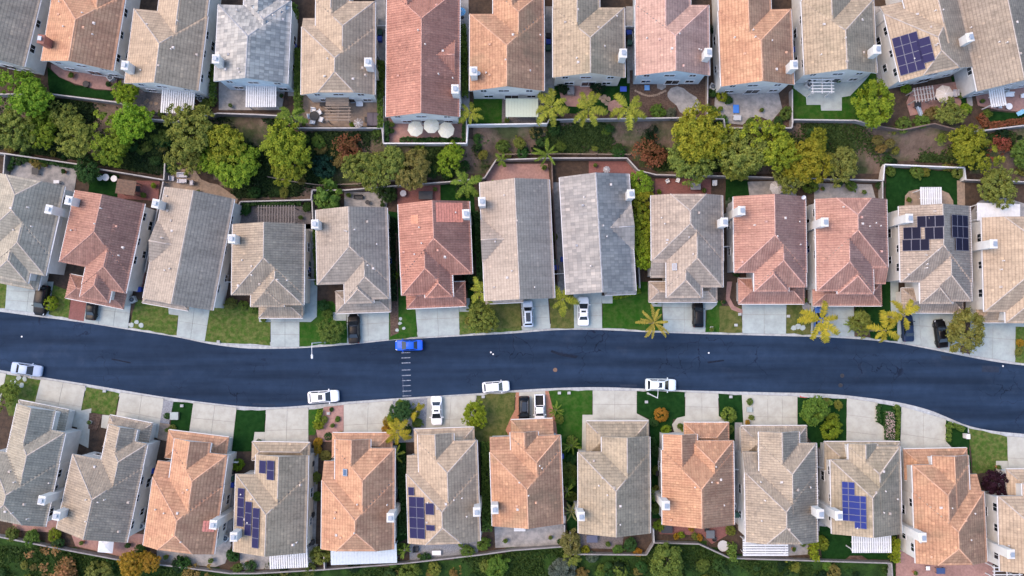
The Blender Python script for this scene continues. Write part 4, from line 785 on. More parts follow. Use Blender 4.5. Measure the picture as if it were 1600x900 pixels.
r1('patio', [(1520, 130), (1640, 120), (1640, 178), (1560, 172), (1528, 165)], M_PINK, .05); lawn([(1538, 172), (1560, 174), (1640, 180), (1640, 192), (1538, 190)], M_LAWND, 1)
for q in ([(316, 20), (338, 20), (338, 150), (312, 150)], [(852, 10), (866, 10), (866, 150), (850, 150)], [(978, 10), (994, 10), (994, 130), (980, 130)], [(586, -10), (602, -10), (604, 195), (588, 195)], [(452, 10), (464, 10), (462, 150), (450, 150)], [(1366, 10), (1384, 10), (1408, 130), (1370, 130)], [(718, -5), (732, -5), (734, 190), (720, 190)]): r1('side_path', q, M_CONCD, .025)
# back yards, middle row
r2 = lambda n, p, m, h=.04: slab(n, p, m, 2, h)
r2('patio', [(18, 246), (122, 263), (116, 300), (16, 285)], M_CONCD); lawn([(140, 268), (186, 274), (184, 308), (138, 300)], M_LAWND); r2('patio', [(184, 290), (214, 282), (250, 283), (247, 314), (184, 310)], M_RED)
r2('patio', [(260, 262), (305, 266), (314, 280), (328, 286), (340, 288), (358, 300), (372, 310), (366, 335), (300, 305), (256, 300)], M_TAN); r2('patio', [(376, 322), (486, 320), (486, 358), (374, 356)], M_PAVE)
r2('patio', [(538, 300), (606, 300), (604, 334), (538, 330)], M_CONCD); r2('patio', [(621, 292), (688, 288), (688, 326), (621, 330)], M_RED); lawn([(688, 289), (740, 288), (742, 330), (740, 470), (732, 470), (728, 330), (688, 326)], M_LAWND)
r2('patio', [(760, 262), (775, 256), (856, 256), (860, 292), (760, 296)], M_PINK); r2('gravel_yard', [(864, 250), (920, 252), (920, 285), (864, 285)], M_SOIL, .02); r2('patio', [(920, 252), (982, 252), (998, 272), (998, 282), (920, 282)], M_RED)
r2('patio', [(1024, 279), (1111, 279), (1111, 312), (1024, 312)], M_RED); lawn([(1134, 280), (1170, 282), (1174, 318), (1134, 318)], M_LAWND); r2('patio', [(1168, 284), (1236, 282), (1248, 315), (1172, 315)], M_CONCD); r2('patio', [(1272, 286), (1362, 288), (1370, 318), (1272, 318)], M_CONCD)
lawn([(1384, 262), (1506, 268), (1502, 332), (1386, 336)], M_LAWND); r2('patio', [(1413, 330), (1414, 306), (1420, 299), (1432, 296), (1470, 297), (1482, 302), (1489, 314), (1490, 330)], M_TAN, .06); r2('patio', [(1512, 350), (1518, 330), (1530, 314), (1552, 309), (1575, 310), (1600, 318), (1640, 330), (1640, 352)], M_CONCD); r2('path', [(1495, 282), (1507, 282), (1508, 345), (1496, 345)], M_TAN, .05)
lawn([(607, 330), (622, 332), (624, 480), (610, 480)], M_LAWND); r2('side_path', [(864, 285), (878, 285), (890, 460), (872, 460)], M_CONCD); r2('side_path', [(476, 350), (493, 350), (496, 440), (477, 440)], M_CONCD); r2('side_path', [(1263, 320), (1272, 320), (1272, 470), (1262, 470)], M_CONCD, .05); r2('side_path', [(207, 330), (246, 330), (222, 455), (205, 455)], M_RED, .03)
# back yards, bottom row
r3 = lambda n, p, m, h=.04: slab(n, p, m, 3, h)
r3('patio', [(20, 805), (92, 812), (86, 832), (20, 828)], M_PINK); r3('patio', [(108, 825), (228, 835), (222, 868), (186, 869), (118, 853)], M_PINK); r3('patio', [(244, 845), (362, 850), (352, 880), (336, 886), (246, 878)], M_CONCD); r3('side_path', [(345, 735), (367, 735), (366, 800), (358, 868), (334, 862)], M_CONCD)
r3('patio', [(374, 850), (497, 850), (488, 888), (376, 890)], M_CONCD); r3('side_path', [(482, 700), (498, 700), (493, 850), (482, 850)], M_CONCD); r3('patio', [(640, 832), (754, 830), (746, 866), (712, 868), (698, 874), (640, 877)], M_GRAVEL); r3('patio', [(772, 810), (884, 806), (884, 851), (774, 856)], M_CONCD)
r3('patio', [(903, 822), (976, 822), (972, 858), (905, 856)], M_PAVE); r3('patio', [(1030, 808), (1142, 808), (1136, 836), (1112, 850), (1098, 836), (1030, 834)], M_RED); r3('patio', [(1160, 838), (1264, 838), (1262, 866), (1232, 868), (1160, 868)], M_CONCD)
lawn([(1280, 822), (1404, 822), (1396, 874), (1284, 874)], M_LAWND, 3); r3('planter_bed', [(1320, 874), (1328, 868), (1346, 868), (1356, 874)], M_MULCH, .07); r3('patio', [(1400, 850), (1548, 865), (1560, 940), (1400, 930)], M_PINK, .03)
for q in ([(884, 700), (903, 700), (903, 830), (886, 830)], [(1017, 690), (1034, 690), (1034, 810), (1019, 810)], [(750, 690), (768, 700), (772, 820), (754, 830)], [(617, 690), (634, 690), (638, 840), (620, 850)]): slab('planting_strip', q, M_LAWND, 3, .03)
slab('side_path', [(1148, 660), (1160, 660), (1162, 830), (1148, 815)], M_CONCD, 3); slab('side_path', [(1279, 700), (1296, 720), (1296, 830), (1279, 830)], M_CONCD, 3); slab('side_path', [(1410, 730), (1424, 730), (1426, 870), (1410, 870)], M_CONCD, 3)
# stepping stones
def stones(pts, m, row, r=.26):
    root = None; z = PAD[row]
    for i, p in enumerate(pts):
        c = U(*p, z); n = 7; rr = random.Random(i + int(p[0])); mb = MB(); mb.prism([(c.x + r * rr.uniform(.75, 1.2) * math.cos(6.283 * k / n), c.y + r * rr.uniform(.7, 1.1) * math.sin(6.283 * k / n)) for k in range(n)], z - .02, z + .1)
        if root is None: root = struct(empty('stepping_stones', c))
        o = mb.build('stone', m, root); o.location = -root.location
stones([(993 + 3.1 * i, 142 + 8 * math.sin(i / 15 * math.pi)) for i in range(16)], M_TAN, 1, .2); stones([(937, 153), (944, 152), (951, 155), (943, 158), (948, 162)], M_TAN, 1, .42)
stones([(30, 590), (21, 596), (34, 602), (26, 603), (39, 592)], M_CONC, 3, .42); stones([(206, 508), (214, 503), (221, 508)], M_CONC, 2, .4); stones([(1240, 512), (1247, 510), (1254, 512)], M_CONC, 2, .45); stones([(625, 505), (631, 513), (621, 516), (626, 498)], M_CONC, 2, .3); stones([(228, 160), (236, 161), (244, 162), (222, 165), (231, 157)], M_TAN, 1, .3)

# ------------------------------------------------------------------ walls and fences
def wall(pts, row, h, z0, m=M_WALL, cap=M_CAP, kind='pale block wall', th=.17, name='garden_wall', where='behind'):
    zt = PAD[row] + h; P = [U(*p, zt) for p in pts]; c = sum(P, Vector()) / len(P)
    b = MB(); t = MB()
    for i in range(len(P) - 1):
        d = P[i + 1] - P[i]; L = d.length; a = math.atan2(d.y, d.x); mid = (P[i] + P[i + 1]) / 2 - c
        ext = th * .5 if len(P) > 2 else 0
        b.box((mid.x, mid.y, (z0 + zt) / 2 - zt - .003 * i), (L + ext - .002 * i, th - .006 * i, zt - z0), a); t.bbox((mid.x, mid.y, .045 - .003 * i), (L + ext + .01 - .004 * i, th + .03 - .006 * i, .07), a, .02)
    o = b.build(name, m); o.location = c; t.build('coping', cap, o)
    tag(o, f'{kind} {where} the {near(c, row)}', 'wall', f'{ROWN[row]} garden walls'); return o
def walls_along(F_, row, h, z0, special={}):
    pts = [p for p in F_ if -60 < p[0] < 1660]; a = [(-60, float(np.interp(-60, [q[0] for q in F_], [q[1] for q in F_])))] + pts + [(1660, float(np.interp(1660, [q[0] for q in F_], [q[1] for q in F_])))]
    for i in range(len(a) - 1):
        k = special.get(i); m, cp, kd = M_WALL, M_CAP, 'pale block wall'
        if k == 'brown': m, cp, kd = M_WALLD, M_WALLD, 'low brown wall'
        if k == 'white': m, cp, kd = stucco('white'), M_WHITE, 'white rendered wall'
        if k == 'skip': continue
        if row == 3: cp = M_WALL
        wall([a[i], a[i + 1]], row, h, z0, m, cp, kd, where='behind' if math.hypot(a[i + 1][0] - a[i][0], a[i + 1][1] - a[i][1]) > 30 else 'stepping back behind')
walls_along(F1, 1, 1.4, PAD1 - 1.6, {12: 'white', 13: 'white', 14: 'white', 24: 'brown', 23: 'brown', 25: 'brown'})
walls_along(F2, 2, 1.5, -.3, {22: 'white', 23: 'white', 24: 'white', 5: 'skip', 6: 'skip'})
walls_along(F3, 3, 1.1, -1.4)
for pts, row, k in [([(1106, 116), (1105, 183)], 1, 'tan block wall beside'), ([(599, 150), (599, 223)], 1, 'white side wall beside'), ([(729, 180), (729, 223)], 1, 'white side wall beside'), ([(462, 172), (462, 200)], 1, 'short side wall beside'),
                    ([(1238, 140), (1238, 199)], 1, 'thin side wall beside'), ([(8, 240), (5, 275)], 2, 'short side wall beside'), ([(255, 284), (252, 300), (226, 425)], 2, 'long side wall beside'), ([(374, 318), (368, 350), (353, 440)], 2, 'long side wall beside'), ([(487, 298), (489, 352)], 2, 'short side wall beside'),
                    ([(862, 248), (864, 300), (872, 440)], 2, 'red-brown side fence beside'), ([(1379, 283), (1379, 318)], 2, 'white side wall beside'), ([(998, 412), (1000, 450)], 2, 'thin side wall beside'), ([(891, 832), (891, 865)], 3, 'thin side wall beside'), ([(1021, 826), (1022, 848)], 3, 'thin side wall beside'), ([(506, 868), (507, 889)], 3, 'short side wall beside'), ([(882, 820), (882, 853)], 3, 'thin side wall beside')]:
    m = {'tan': M_TAN, 'red': M_WALLD}.get(k.split('-')[0].split()[0], M_WALL)
    wall(pts, row, 1.3, PAD[row] - .3, m, m if m is M_WALLD else M_CAP, ' '.join(k.split()[:-1]), .16, where='beside')
def gate(a, b, row):
    z = PAD[row]; A, B = U(*a, z + 1.6), U(*b, z + 1.6); d = B - A; c = (A + B) / 2; c.z = z; o = empty('side_gate', c, math.atan2(d.y, d.x)); L = d.length
    for s in (-1, 1): mb = MB(); mb.bbox((s * (L / 2 - .06), 0, .85), (.12, .12, 1.7)); mb.build('post', M_WHITE, o)
    n = max(3, int(L / .16))
    for i in range(n): mb = MB(); mb.box((-L / 2 + .14 + (L - .28) * (i + .5) / n, 0, .8), ((L - .28) / n - .02, .05, 1.5)); mb.build('picket', M_WHITE, o)
    mb = MB(); mb.box((0, 0, 1.6), (L - .02, .1, .08)); mb.build('top_rail', M_WHITE, o)
    tag(o, f'white side gate beside the {near(c, row)}', 'gate', 'white side gates')
for a, b, row in [((585, 40), (604, 40), 1), ((976, 41), (994, 41), 1), ((353, 440), (366, 441), 2), ((475, 437), (492, 437), 2), ((866, 428), (884, 427), 2), ((992, 414), (1002, 414), 2), ((1130, 385), (1146, 385), 2), ((1147, 734), (1164, 734), 3), ((1408, 734), (1424, 734), 3), ((1280, 731), (1297, 731), 3), ((360, 722), (371, 723), 3)]: gate(a, b, row)
def rail_fence(pts, label):
    P = [U(*p, ground_z(U(*p, 1).x, U(*p, 1).y) + .9) for p in pts]; P = [Vector((p.x, p.y, ground_z(p.x, p.y))) for p in P]; o = empty('rail_fence', P[0]); o0 = P[0]
    for i in range(len(P) - 1):
        n = max(1, int((P[i + 1] - P[i]).length / 2.4)); prev = None
        for k in range(n + 1):
            q = P[i].lerp(P[i + 1], k / n); q.z = ground_z(q.x, q.y); q = q - o0
            if k or i == 0: mb = MB(); mb.bbox((q.x, q.y, .45), (.1, .1, 1.3)); mb.vo = 0; po = mb.build('post', M_WOOD, o); po.location.z = q.z
            if prev is not None:
                mb = MB(); mb.tube([prev + Vector((0, 0, .95)), q + Vector((0, 0, .95))], .05, 6); mb.tube([prev + Vector((0, 0, .5)), q + Vector((0, 0, .5))], .04, 6); mb.build('rail', M_WOOD, o)
            prev = q
    tag(o, label, 'fence')
rail_fence([(418, 276), (455, 283), (500, 289), (560, 287), (625, 281)], 'thin wooden rail fence across the slope above the leafy dark shrub')
rail_fence([(780, 241), (880, 240), (985, 241)], 'thin wooden rail fence on the slope above the slate-grey house')

# ------------------------------------------------------------------ foliage
def leaf_mesh(name, pos, nrm, size, tone, rng, aspect=1.6):
    """many small bent leaves as quads"""
    n = len(pos); a = rng.normal(size=(n, 3)); t = np.cross(nrm, a); t /= np.linalg.norm(t, axis=1, keepdims=True) + 1e-9; b = np.cross(nrm, t)
    s = size if hasattr(size, '__len__') else np.full(n, size); s = s[:, None]
    V = np.stack([pos - t * s * aspect * .5, pos - b * s * .5 + nrm * s * .12, pos + t * s * aspect * .5, pos + b * s * .5 + nrm * s * .12], 1).reshape(-1, 3)
    me = bpy.data.meshes.new(name); me.vertices.add(n * 4); me.vertices.foreach_set('co', V.astype(np.float32).ravel()); me.loops.add(n * 4); me.loops.foreach_set('vertex_index', np.arange(n * 4, dtype=np.int32))
    me.polygons.add(n); me.polygons.foreach_set('loop_start', np.arange(0, n * 4, 4, dtype=np.int32)); me.update(calc_edges=True)
    at = me.attributes.new('tone', 'FLOAT', 'FACE'); at.data.foreach_set('value', np.clip(tone, 0, 1).astype(np.float32)); me.materials.append(LEAF); return me
def crown(seed, clumps, per, cr, leaf, flat=.7, hollow=.5, ragged=.18, lean=0.5):
    """unit-radius crown: clumps of leaves through a lobed, flattened volume"""
    rng = np.random.default_rng(seed); lobes = rng.normal(size=(7, 3)); lobes[:, 2] = np.abs(lobes[:, 2]) * .6; lobes /= np.linalg.norm(lobes, axis=1, keepdims=True); la = rng.uniform(.0, ragged * 2, 7)
    P, Nn, T, S = [], [], [], []
    for c in range(clumps):
        d = rng.normal(size=3); d[2] = d[2] * .8 + .25; d /= np.linalg.norm(d); r = (hollow + (1 - hollow) * rng.random() ** .6) * (1 - ragged + sum(a * max(0, d @ l) ** 4 for a, l in zip(la, lobes)))
        ctr = d * r * np.array([1, 1, flat]) * (1 - cr * .6); crr = cr * rng.uniform(.6, 1.25); k = int(per * rng.uniform(.7, 1.3))
        e = rng.normal(size=(k, 3)); e /= np.linalg.norm(e, axis=1, keepdims=True); e[:, 2] = np.where(e[:, 2] < -.3, -e[:, 2], e[:, 2]); q = e * (rng.random((k, 1)) ** .45) * crr
        P.append(ctr + q * np.array([1, 1, .75])); nn = e * .45 + d * lean + np.array([0, 0, .45]) + rng.normal(size=(k, 3)) * .55; Nn.append(nn / np.linalg.norm(nn, axis=1, keepdims=True))
        T.append(np.clip(rng.normal(.5, .12) + rng.normal(0, .17, k), 0, 1)); S.append(rng.uniform(.7, 1.3, k) * leaf)
    return leaf_mesh('crown', np.concatenate(P), np.concatenate(Nn), np.concatenate(S), np.concatenate(T), rng)
CROWNS = [crown(11 + i, 250, 38, .135, .055, .64, .35, .25) for i in range(6)]           # loose spreading trees
DENSE = [crown(41 + i, 110, 42, .19, .068, .72, .55, .16) for i in range(3)]             # round dense shrubs
TOPI = [crown(61 + i, 110, 30, .16, .075, .85, .85, .02) for i in range(2)]            # clipped
BIGLEAF = [crown(71 + i, 50, 22, .28, .17, .7, .45, .15) for i in range(2)]            # large leaves
LOOSE = [crown(81 + i, 55, 26, .26, .075, .62, .3, .3) for i in range(2)]              # thin, wispy
def trunk_mesh(seed):
    rr = random.Random(seed); mb = MB(); mb.tube([(0, 0, -.3), (.02, 0, .4), (.05, .03, 1.0)], [.1, .075, .055], 8)
    for k in range(6):
        a = 6.283 * k / 6 + rr.uniform(-.4, .4); r = rr.uniform(.45, .75); z = rr.uniform(1.3, 1.75); mb.tube([(.05, .03, .85 + .03 * k), (r * .45 * math.cos(a), r * .45 * math.sin(a), 1.25), (r * math.cos(a), r * math.sin(a), z)], [.045, .03, .012], 6)
    return mb.mesh('trunk', M_BARK, True)
TRUNKS = [trunk_mesh(i) for i in range(3)]
GREEN = dict(olive=(.175, .205, .042), yg=(.215, .235, .022), bright=(.165, .245, .022), dark=(.040, .095, .026), teal=(.016, .060, .034), rust=(.20, .085, .042), amber=(.32, .20, .025), lime=(.20, .25, .02), purple=(.030, .012, .020), mid=(.105, .170, .032), straw=(.24, .17, .055), brownish=(.20, .165, .05), grey=(.10, .13, .09), deep=(.014, .036, .014))
CW = dict(olive='olive green', yg='yellow-green', bright='bright green', dark='dark green', teal='blue-green', rust='rust-red', amber='amber yellow', lime='lime green', purple='dark purple', mid='mid green', straw='straw-coloured', brownish='brown-green', grey='grey-green', deep='deep green')
NT = [0]
def plant(kind, px, py, r, col, where=None, hgt=None, row=None, asp=1.0, label=None):
    """r in pixels; the pixel is the middle of the crown"""
    NT[0] += 1; i = NT[0]; rr = random.Random(i); R_ = r * (.104 if kind == 'tree' else .098); tree = kind in ('tree', 'roundtree')
    zc = {'tree': max(2.2, R_ * 1.05), 'roundtree': max(2.2, R_), 'shrub': R_ * .55, 'ball': R_ * .7, 'big': R_ * .6, 'wisp': R_ * .45}[kind] if hgt is None else hgt
    g = U(px, py, zc); 
    for _ in range(3): gz_ = ground_z(g.x, g.y); g = U(px, py, gz_ + zc)
    gz_ = ground_z(g.x, g.y); pool = {'tree': CROWNS, 'roundtree': DENSE, 'shrub': DENSE, 'ball': TOPI, 'big': BIGLEAF, 'wisp': LOOSE}[kind]
    c = tuple(v * rr.uniform(.88, 1.12) for v in GREEN[col]); rot = (0, 0, rr.uniform(0, 6.28)); me = pool[i % len(pool)]
    nm = 'tree' if tree else 'shrub'; o = empty(nm, (g.x, g.y, gz_)); 
    inst('crown', me, o, (0, 0, zc), rot, (R_ * asp, R_, R_ * rr.uniform(.85, 1.0)), c)
    t = TRUNKS[i % 3]; k = zc / 1.35 if tree else zc * .6
    inst('trunk', t, o, (0, 0, 0), rot, (k * (.75 if tree else .5), k * (.75 if tree else .5), k))
    w_ = label or f"{CW[col]} {'tree' if tree else 'clipped round shrub' if kind == 'ball' else 'shrub'} {where or 'beside'} the {near(g, row)}"
    tag(o, w_, 'tree' if tree else 'shrub', 'trees of the neighbourhood' if tree else 'shrubs of the neighbourhood'); return o
SL_ = 'on the slope behind'
for a in [('tree', 45, 145, 34, 'bright', None), ('tree', 195, 148, 19, 'bright', None), ('tree', 20, 205, 36, 'olive', SL_), ('tree', 68, 203, 27, 'bright', SL_), ('tree', 103, 186, 23, 'olive', SL_), ('tree', 122, 218, 31, 'olive', SL_), ('tree', 178, 226, 31, 'bright', SL_), ('tree', 208, 188, 30, 'bright', SL_),
          ('tree', 303, 205, 38, 'olive', SL_), ('tree', 296, 240, 30, 'olive', SL_), ('tree', 352, 222, 34, 'yg', SL_), ('tree', 372, 262, 36, 'bright', SL_), ('tree', 338, 255, 26, 'bright', SL_), ('tree', 442, 228, 36, 'yg', SL_), ('tree', 455, 255, 30, 'bright', SL_), ('tree', 575, 262, 32, 'olive', SL_), ('tree', 612, 252, 28, 'olive', SL_), ('tree', 645, 268, 32, 'brownish', SL_), ('tree', 703, 243, 20, 'bright', SL_),
          ('tree', 1085, 210, 42, 'yg', SL_), ('tree', 1075, 250, 38, 'olive', SL_), ('tree', 1110, 225, 32, 'bright', SL_), ('tree', 1165, 240, 40, 'olive', SL_), ('tree', 1150, 262, 26, 'olive', SL_), ('tree', 1212, 228, 35, 'yg', SL_), ('tree', 1262, 250, 35, 'yg', SL_), ('tree', 1236, 268, 28, 'olive', SL_), ('tree', 1278, 222, 18, 'yg', SL_), ('tree', 1316, 255, 30, 'olive', SL_), ('roundtree', 1366, 165, 36, 'bright', None), ('tree', 1512, 230, 31, 'yg', SL_), ('tree', 1596, 240, 22, 'mid', SL_), ('tree', 1556, 288, 30, 'olive', None),
          ('tree', 1482, 178, 20, 'olive', None), ('tree', 136, 270, 21, 'dark', None), ('big', 515, 311, 25, 'mid', None), ('roundtree', 1510, 518, 34, 'olive', None), ('tree', 515, 520, 20, 'mid', None), ('tree', 750, 495, 24, 'olive', None), ('roundtree', 1271, 640, 24, 'mid', None), ('shrub', 1297, 672, 18, 'bright', None), ('roundtree', 1553, 755, 22, 'purple', None), ('tree', 12, 612, 18, 'olive', None), ('tree', 627, 645, 17, 'dark', None), ('tree', 740, 645, 20, 'lime', None), ('roundtree', 1044, 880, 31, 'mid', 'on grass behind'), ('tree', 1345, 502, 20, 'olive', None),
          ('shrub', 505, 262, 21, 'teal', SL_), ('wisp', 548, 236, 26, 'rust', SL_), ('wisp', 530, 250, 18, 'brownish', SL_), ('wisp', 1020, 243, 30, 'rust', SL_), ('wisp', 1565, 226, 21, 'rust', SL_), ('ball', 80, 474, 12, 'lime', None), ('ball', 1033, 648, 12, 'amber', None), ('ball', 1139, 648, 13, 'olive', None), ('ball', 513, 682, 7, 'dark', None), ('shrub', 372, 727, 11, 'bright', None),
          ('shrub', 891, 735, 15, 'mid', None), ('shrub', 890, 752, 13, 'mid', None), ('tree', 205, 882, 22, 'amber', 'on grass behind'), ('tree', 232, 876, 17, 'amber', 'on grass behind'), ('wisp', 95, 896, 36, 'straw', 'on grass behind'), ('shrub', 155, 898, 22, 'olive', 'on grass behind'), ('wisp', 300, 898, 22, 'straw', 'on grass behind'), ('shrub', 880, 890, 24, 'grey', 'on grass behind'), ('shrub', 925, 871, 10, 'grey', 'on grass behind'),
          ('shrub', 890, 848, 20, 'brownish', None), ('shrub', 893, 872, 16, 'olive', 'on grass behind'), ('shrub', 915, 860, 8, 'lime', None), ('shrub', 996, 862, 8, 'amber', None), ('shrub', 1057, 838, 6, 'amber', None), ('shrub', 1064, 836, 6, 'lime', None), ('shrub', 1085, 838, 6, 'olive', None), ('shrub', 1093, 840, 6, 'amber', None), ('shrub', 1142, 828, 9, 'olive', None), ('shrub', 775, 885, 20, 'mid', 'on grass behind'), ('shrub', 640, 893, 18, 'mid', 'on grass behind'), ('shrub', 1285, 848, 12, 'bright', None), ('shrub', 1305, 706, 8, 'bright', None),
          ('shrub', 615, 880, 8, 'mid', None), ('shrub', 500, 868, 17, 'olive', None), ('shrub', 495, 745, 9, 'olive', None), ('shrub', 497, 775, 9, 'mid', None), ('shrub', 497, 690, 8, 'amber', None), ('shrub', 497, 702, 8, 'amber', None), ('shrub', 510, 712, 10, 'olive', None), ('shrub', 532, 678, 5, 'amber', None), ('shrub', 498, 665, 9, 'lime', None), ('shrub', 606, 660, 9, 'amber', None), ('shrub', 632, 636, 10, 'mid', None), ('shrub', 652, 660, 9, 'mid', None), ('shrub', 613, 654, 11, 'lime', None), ('shrub', 604, 672, 9, 'amber', None), ('shrub', 637, 672, 8, 'dark', None), ('shrub', 625, 632, 9, 'bright', None), ('shrub', 507, 655, 6, 'olive', None), ('shrub', 528, 655, 5, 'mid', None), ('shrub', 518, 640, 4, 'dark', None), ('shrub', 1262, 652, 10, 'bright', None), ('shrub', 1285, 648, 9, 'olive', None), ('shrub', 1300, 655, 11, 'bright', None), ('shrub', 875, 655, 8, 'olive', None), ('shrub', 1140, 672, 8, 'mid', None), ('shrub', 1022, 660, 8, 'dark', None), ('shrub', 736, 500, 10, 'olive', None), ('shrub', 762, 508, 10, 'amber', None), ('shrub', 395, 482, 8, 'mid', None), ('shrub', 505, 478, 10, 'dark', None), ('shrub', 512, 490, 9, 'mid', None), ('wisp', 648, 645, 13, 'lime', None), ('shrub', 743, 660, 10, 'brownish', None),
          ('shrub', 875, 700, 10, 'mid', None), ('shrub', 893, 718, 10, 'dark', None), ('shrub', 893, 690, 10, 'olive', None), ('shrub', 893, 775, 10, 'mid', None), ('shrub', 893, 800, 9, 'dark', None), ('shrub', 1025, 705, 9, 'dark', None), ('shrub', 1025, 735, 8, 'mid', None), ('shrub', 1025, 765, 8, 'olive', None), ('shrub', 1025, 795, 9, 'mid', None), ('shrub', 1020, 690, 8, 'dark', None), ('shrub', 1040, 672, 9, 'bright', None), ('shrub', 1067, 668, 6, 'bright', None),
          ('shrub', 1310, 632, 8, 'olive', None), ('shrub', 1292, 628, 8, 'olive', None), ('shrub', 1172, 628, 6, 'mid', None), ('shrub', 1174, 652, 5, 'olive', None), ('shrub', 1345, 487, 8, 'dark', None), ('shrub', 1594, 535, 7, 'amber', None), ('shrub', 1592, 550, 7, 'olive', None), ('shrub', 262, 650, 6, 'dark', None), ('shrub', 270, 668, 6, 'olive', None), ('shrub', 340, 465, 11, 'mid', None), ('shrub', 360, 475, 11, 'olive', None), ('shrub', 380, 478, 9, 'mid', None),
          ('shrub', 742, 480, 11, 'mid', None), ('shrub', 735, 440, 14, 'deep', None), ('shrub', 615, 430, 8, 'bright', None), ('shrub', 612, 352, 5, 'bright', None), ('shrub', 866, 370, 7, 'mid', None), ('shrub', 1150, 425, 8, 'dark', None), ('shrub', 1140, 320, 9, 'grey', None), ('shrub', 1265, 290, 15, 'mid', None), ('shrub', 1392, 268, 9, 'mid', None), ('shrub', 1433, 268, 12, 'mid', None), ('shrub', 1496, 270, 11, 'olive', None), ('shrub', 1375, 290, 8, 'dark', None), ('shrub', 1330, 290, 10, 'mid', None), ('shrub', 1310, 285, 9, 'dark', None),
          ('shrub', 265, 262, 12, 'dark', None), ('shrub', 235, 371, 8, 'dark', None), ('shrub', 480, 324, 9, 'dark', None), ('shrub', 605, 302, 17, 'dark', None), ('shrub', 385, 328, 10, 'dark', None), ('shrub', 722, 298, 13, 'deep', None), ('shrub', 1027, 175, 13, 'mid', None), ('shrub', 1047, 178, 10, 'grey', None), ('shrub', 1128, 150, 11, 'yg', None), ('shrub', 1138, 156, 8, 'dark', None), ('shrub', 1117, 48, 9, 'deep', None), ('shrub', 1114, 145, 9, 'dark', None), ('shrub', 1112, 175, 10, 'mid', None), ('shrub', 880, 138, 11, 'deep', None), ('shrub', 935, 135, 14, 'deep', None),
          ('shrub', 1128, 188, 10, 'mid', None), ('shrub', 1172, 192, 9, 'mid', None), ('shrub', 1228, 178, 12, 'mid', None), ('shrub', 1216, 190, 9, 'dark', None), ('shrub', 1415, 138, 9, 'bright', None), ('shrub', 1440, 190, 13, 'mid', None), ('shrub', 1410, 195, 14, 'mid', None), ('shrub', 1455, 178, 12, 'brownish', None), ('shrub', 1508, 170, 10, 'bright', None), ('shrub', 1542, 178, 8, 'mid', None), ('shrub', 320, 165, 11, 'mid', None), ('shrub', 318, 178, 12, 'olive', None), ('shrub', 252, 178, 6, 'mid', None), ('shrub', 865, 190, 11, 'deep', None),
          ('shrub', 20, 835, 12, 'mid', None), ('shrub', 50, 840, 14, 'mid', None), ('shrub', 85, 835, 12, 'bright', None), ('shrub', 92, 848, 11, 'dark', None), ('shrub', 363, 868, 11, 'dark', None), ('shrub', 372, 888, 9, 'mid', None), ('shrub', 220, 858, 9, 'dark', None), ('shrub', 665, 872, 9, 'dark', None), ('shrub', 730, 862, 12, 'mid', None), ('shrub', 755, 850, 12, 'mid', None), ('shrub', 628, 858, 10, 'mid', None), ('shrub', 965, 858, 9, 'mid', None), ('shrub', 985, 850, 12, 'dark', None), ('shrub', 1030, 820, 10, 'bright', None)]:
    kind, x, y, r, col, wh = a
    row = 1 if y < 205 and wh is None else (2 if y < 600 else 3)
    plant(kind, x, y, r, col, wh, row=row)
# ficus row between the slate and grey-pink houses
for i, y in enumerate([286, 312, 338, 362, 385, 403]): plant('roundtree', 1003 + (i % 2) * 2, y, 19 if i else 21, 'lime' if i % 2 else 'bright', hgt=3.4, label=f"yellow-green ficus, {ORD[i + 1]} from top in row beside the slate-grey house")
# small bushes dotted over the open slope
rs = random.Random(5)
for (x0, y0, x1, y1, n) in [(470, 205, 600, 285, 7), (740, 198, 1040, 242, 22), (1130, 205, 1500, 270, 24), (210, 195, 290, 265, 9), (640, 228, 760, 280, 10), (380, 280, 490, 310, 5), (0, 225, 250, 260, 10), (1520, 205, 1600, 280, 6)]:
    for k in range(n): plant(rs.choice(['shrub', 'wisp', 'shrub']), rs.uniform(x0, x1), rs.uniform(y0, y1), rs.uniform(5, 12), rs.choice(['dark', 'mid', 'dark', 'olive', 'deep', 'brownish']), 'on the slope behind', row=2)
for k in range(64): plant(rs.choice(['shrub', 'wisp']), rs.uniform(0, 1380), rs.uniform(882, 908), rs.uniform(6, 14), rs.choice(['mid', 'dark', 'olive', 'deep', 'dark', 'brownish']), 'on grass behind', row=3)
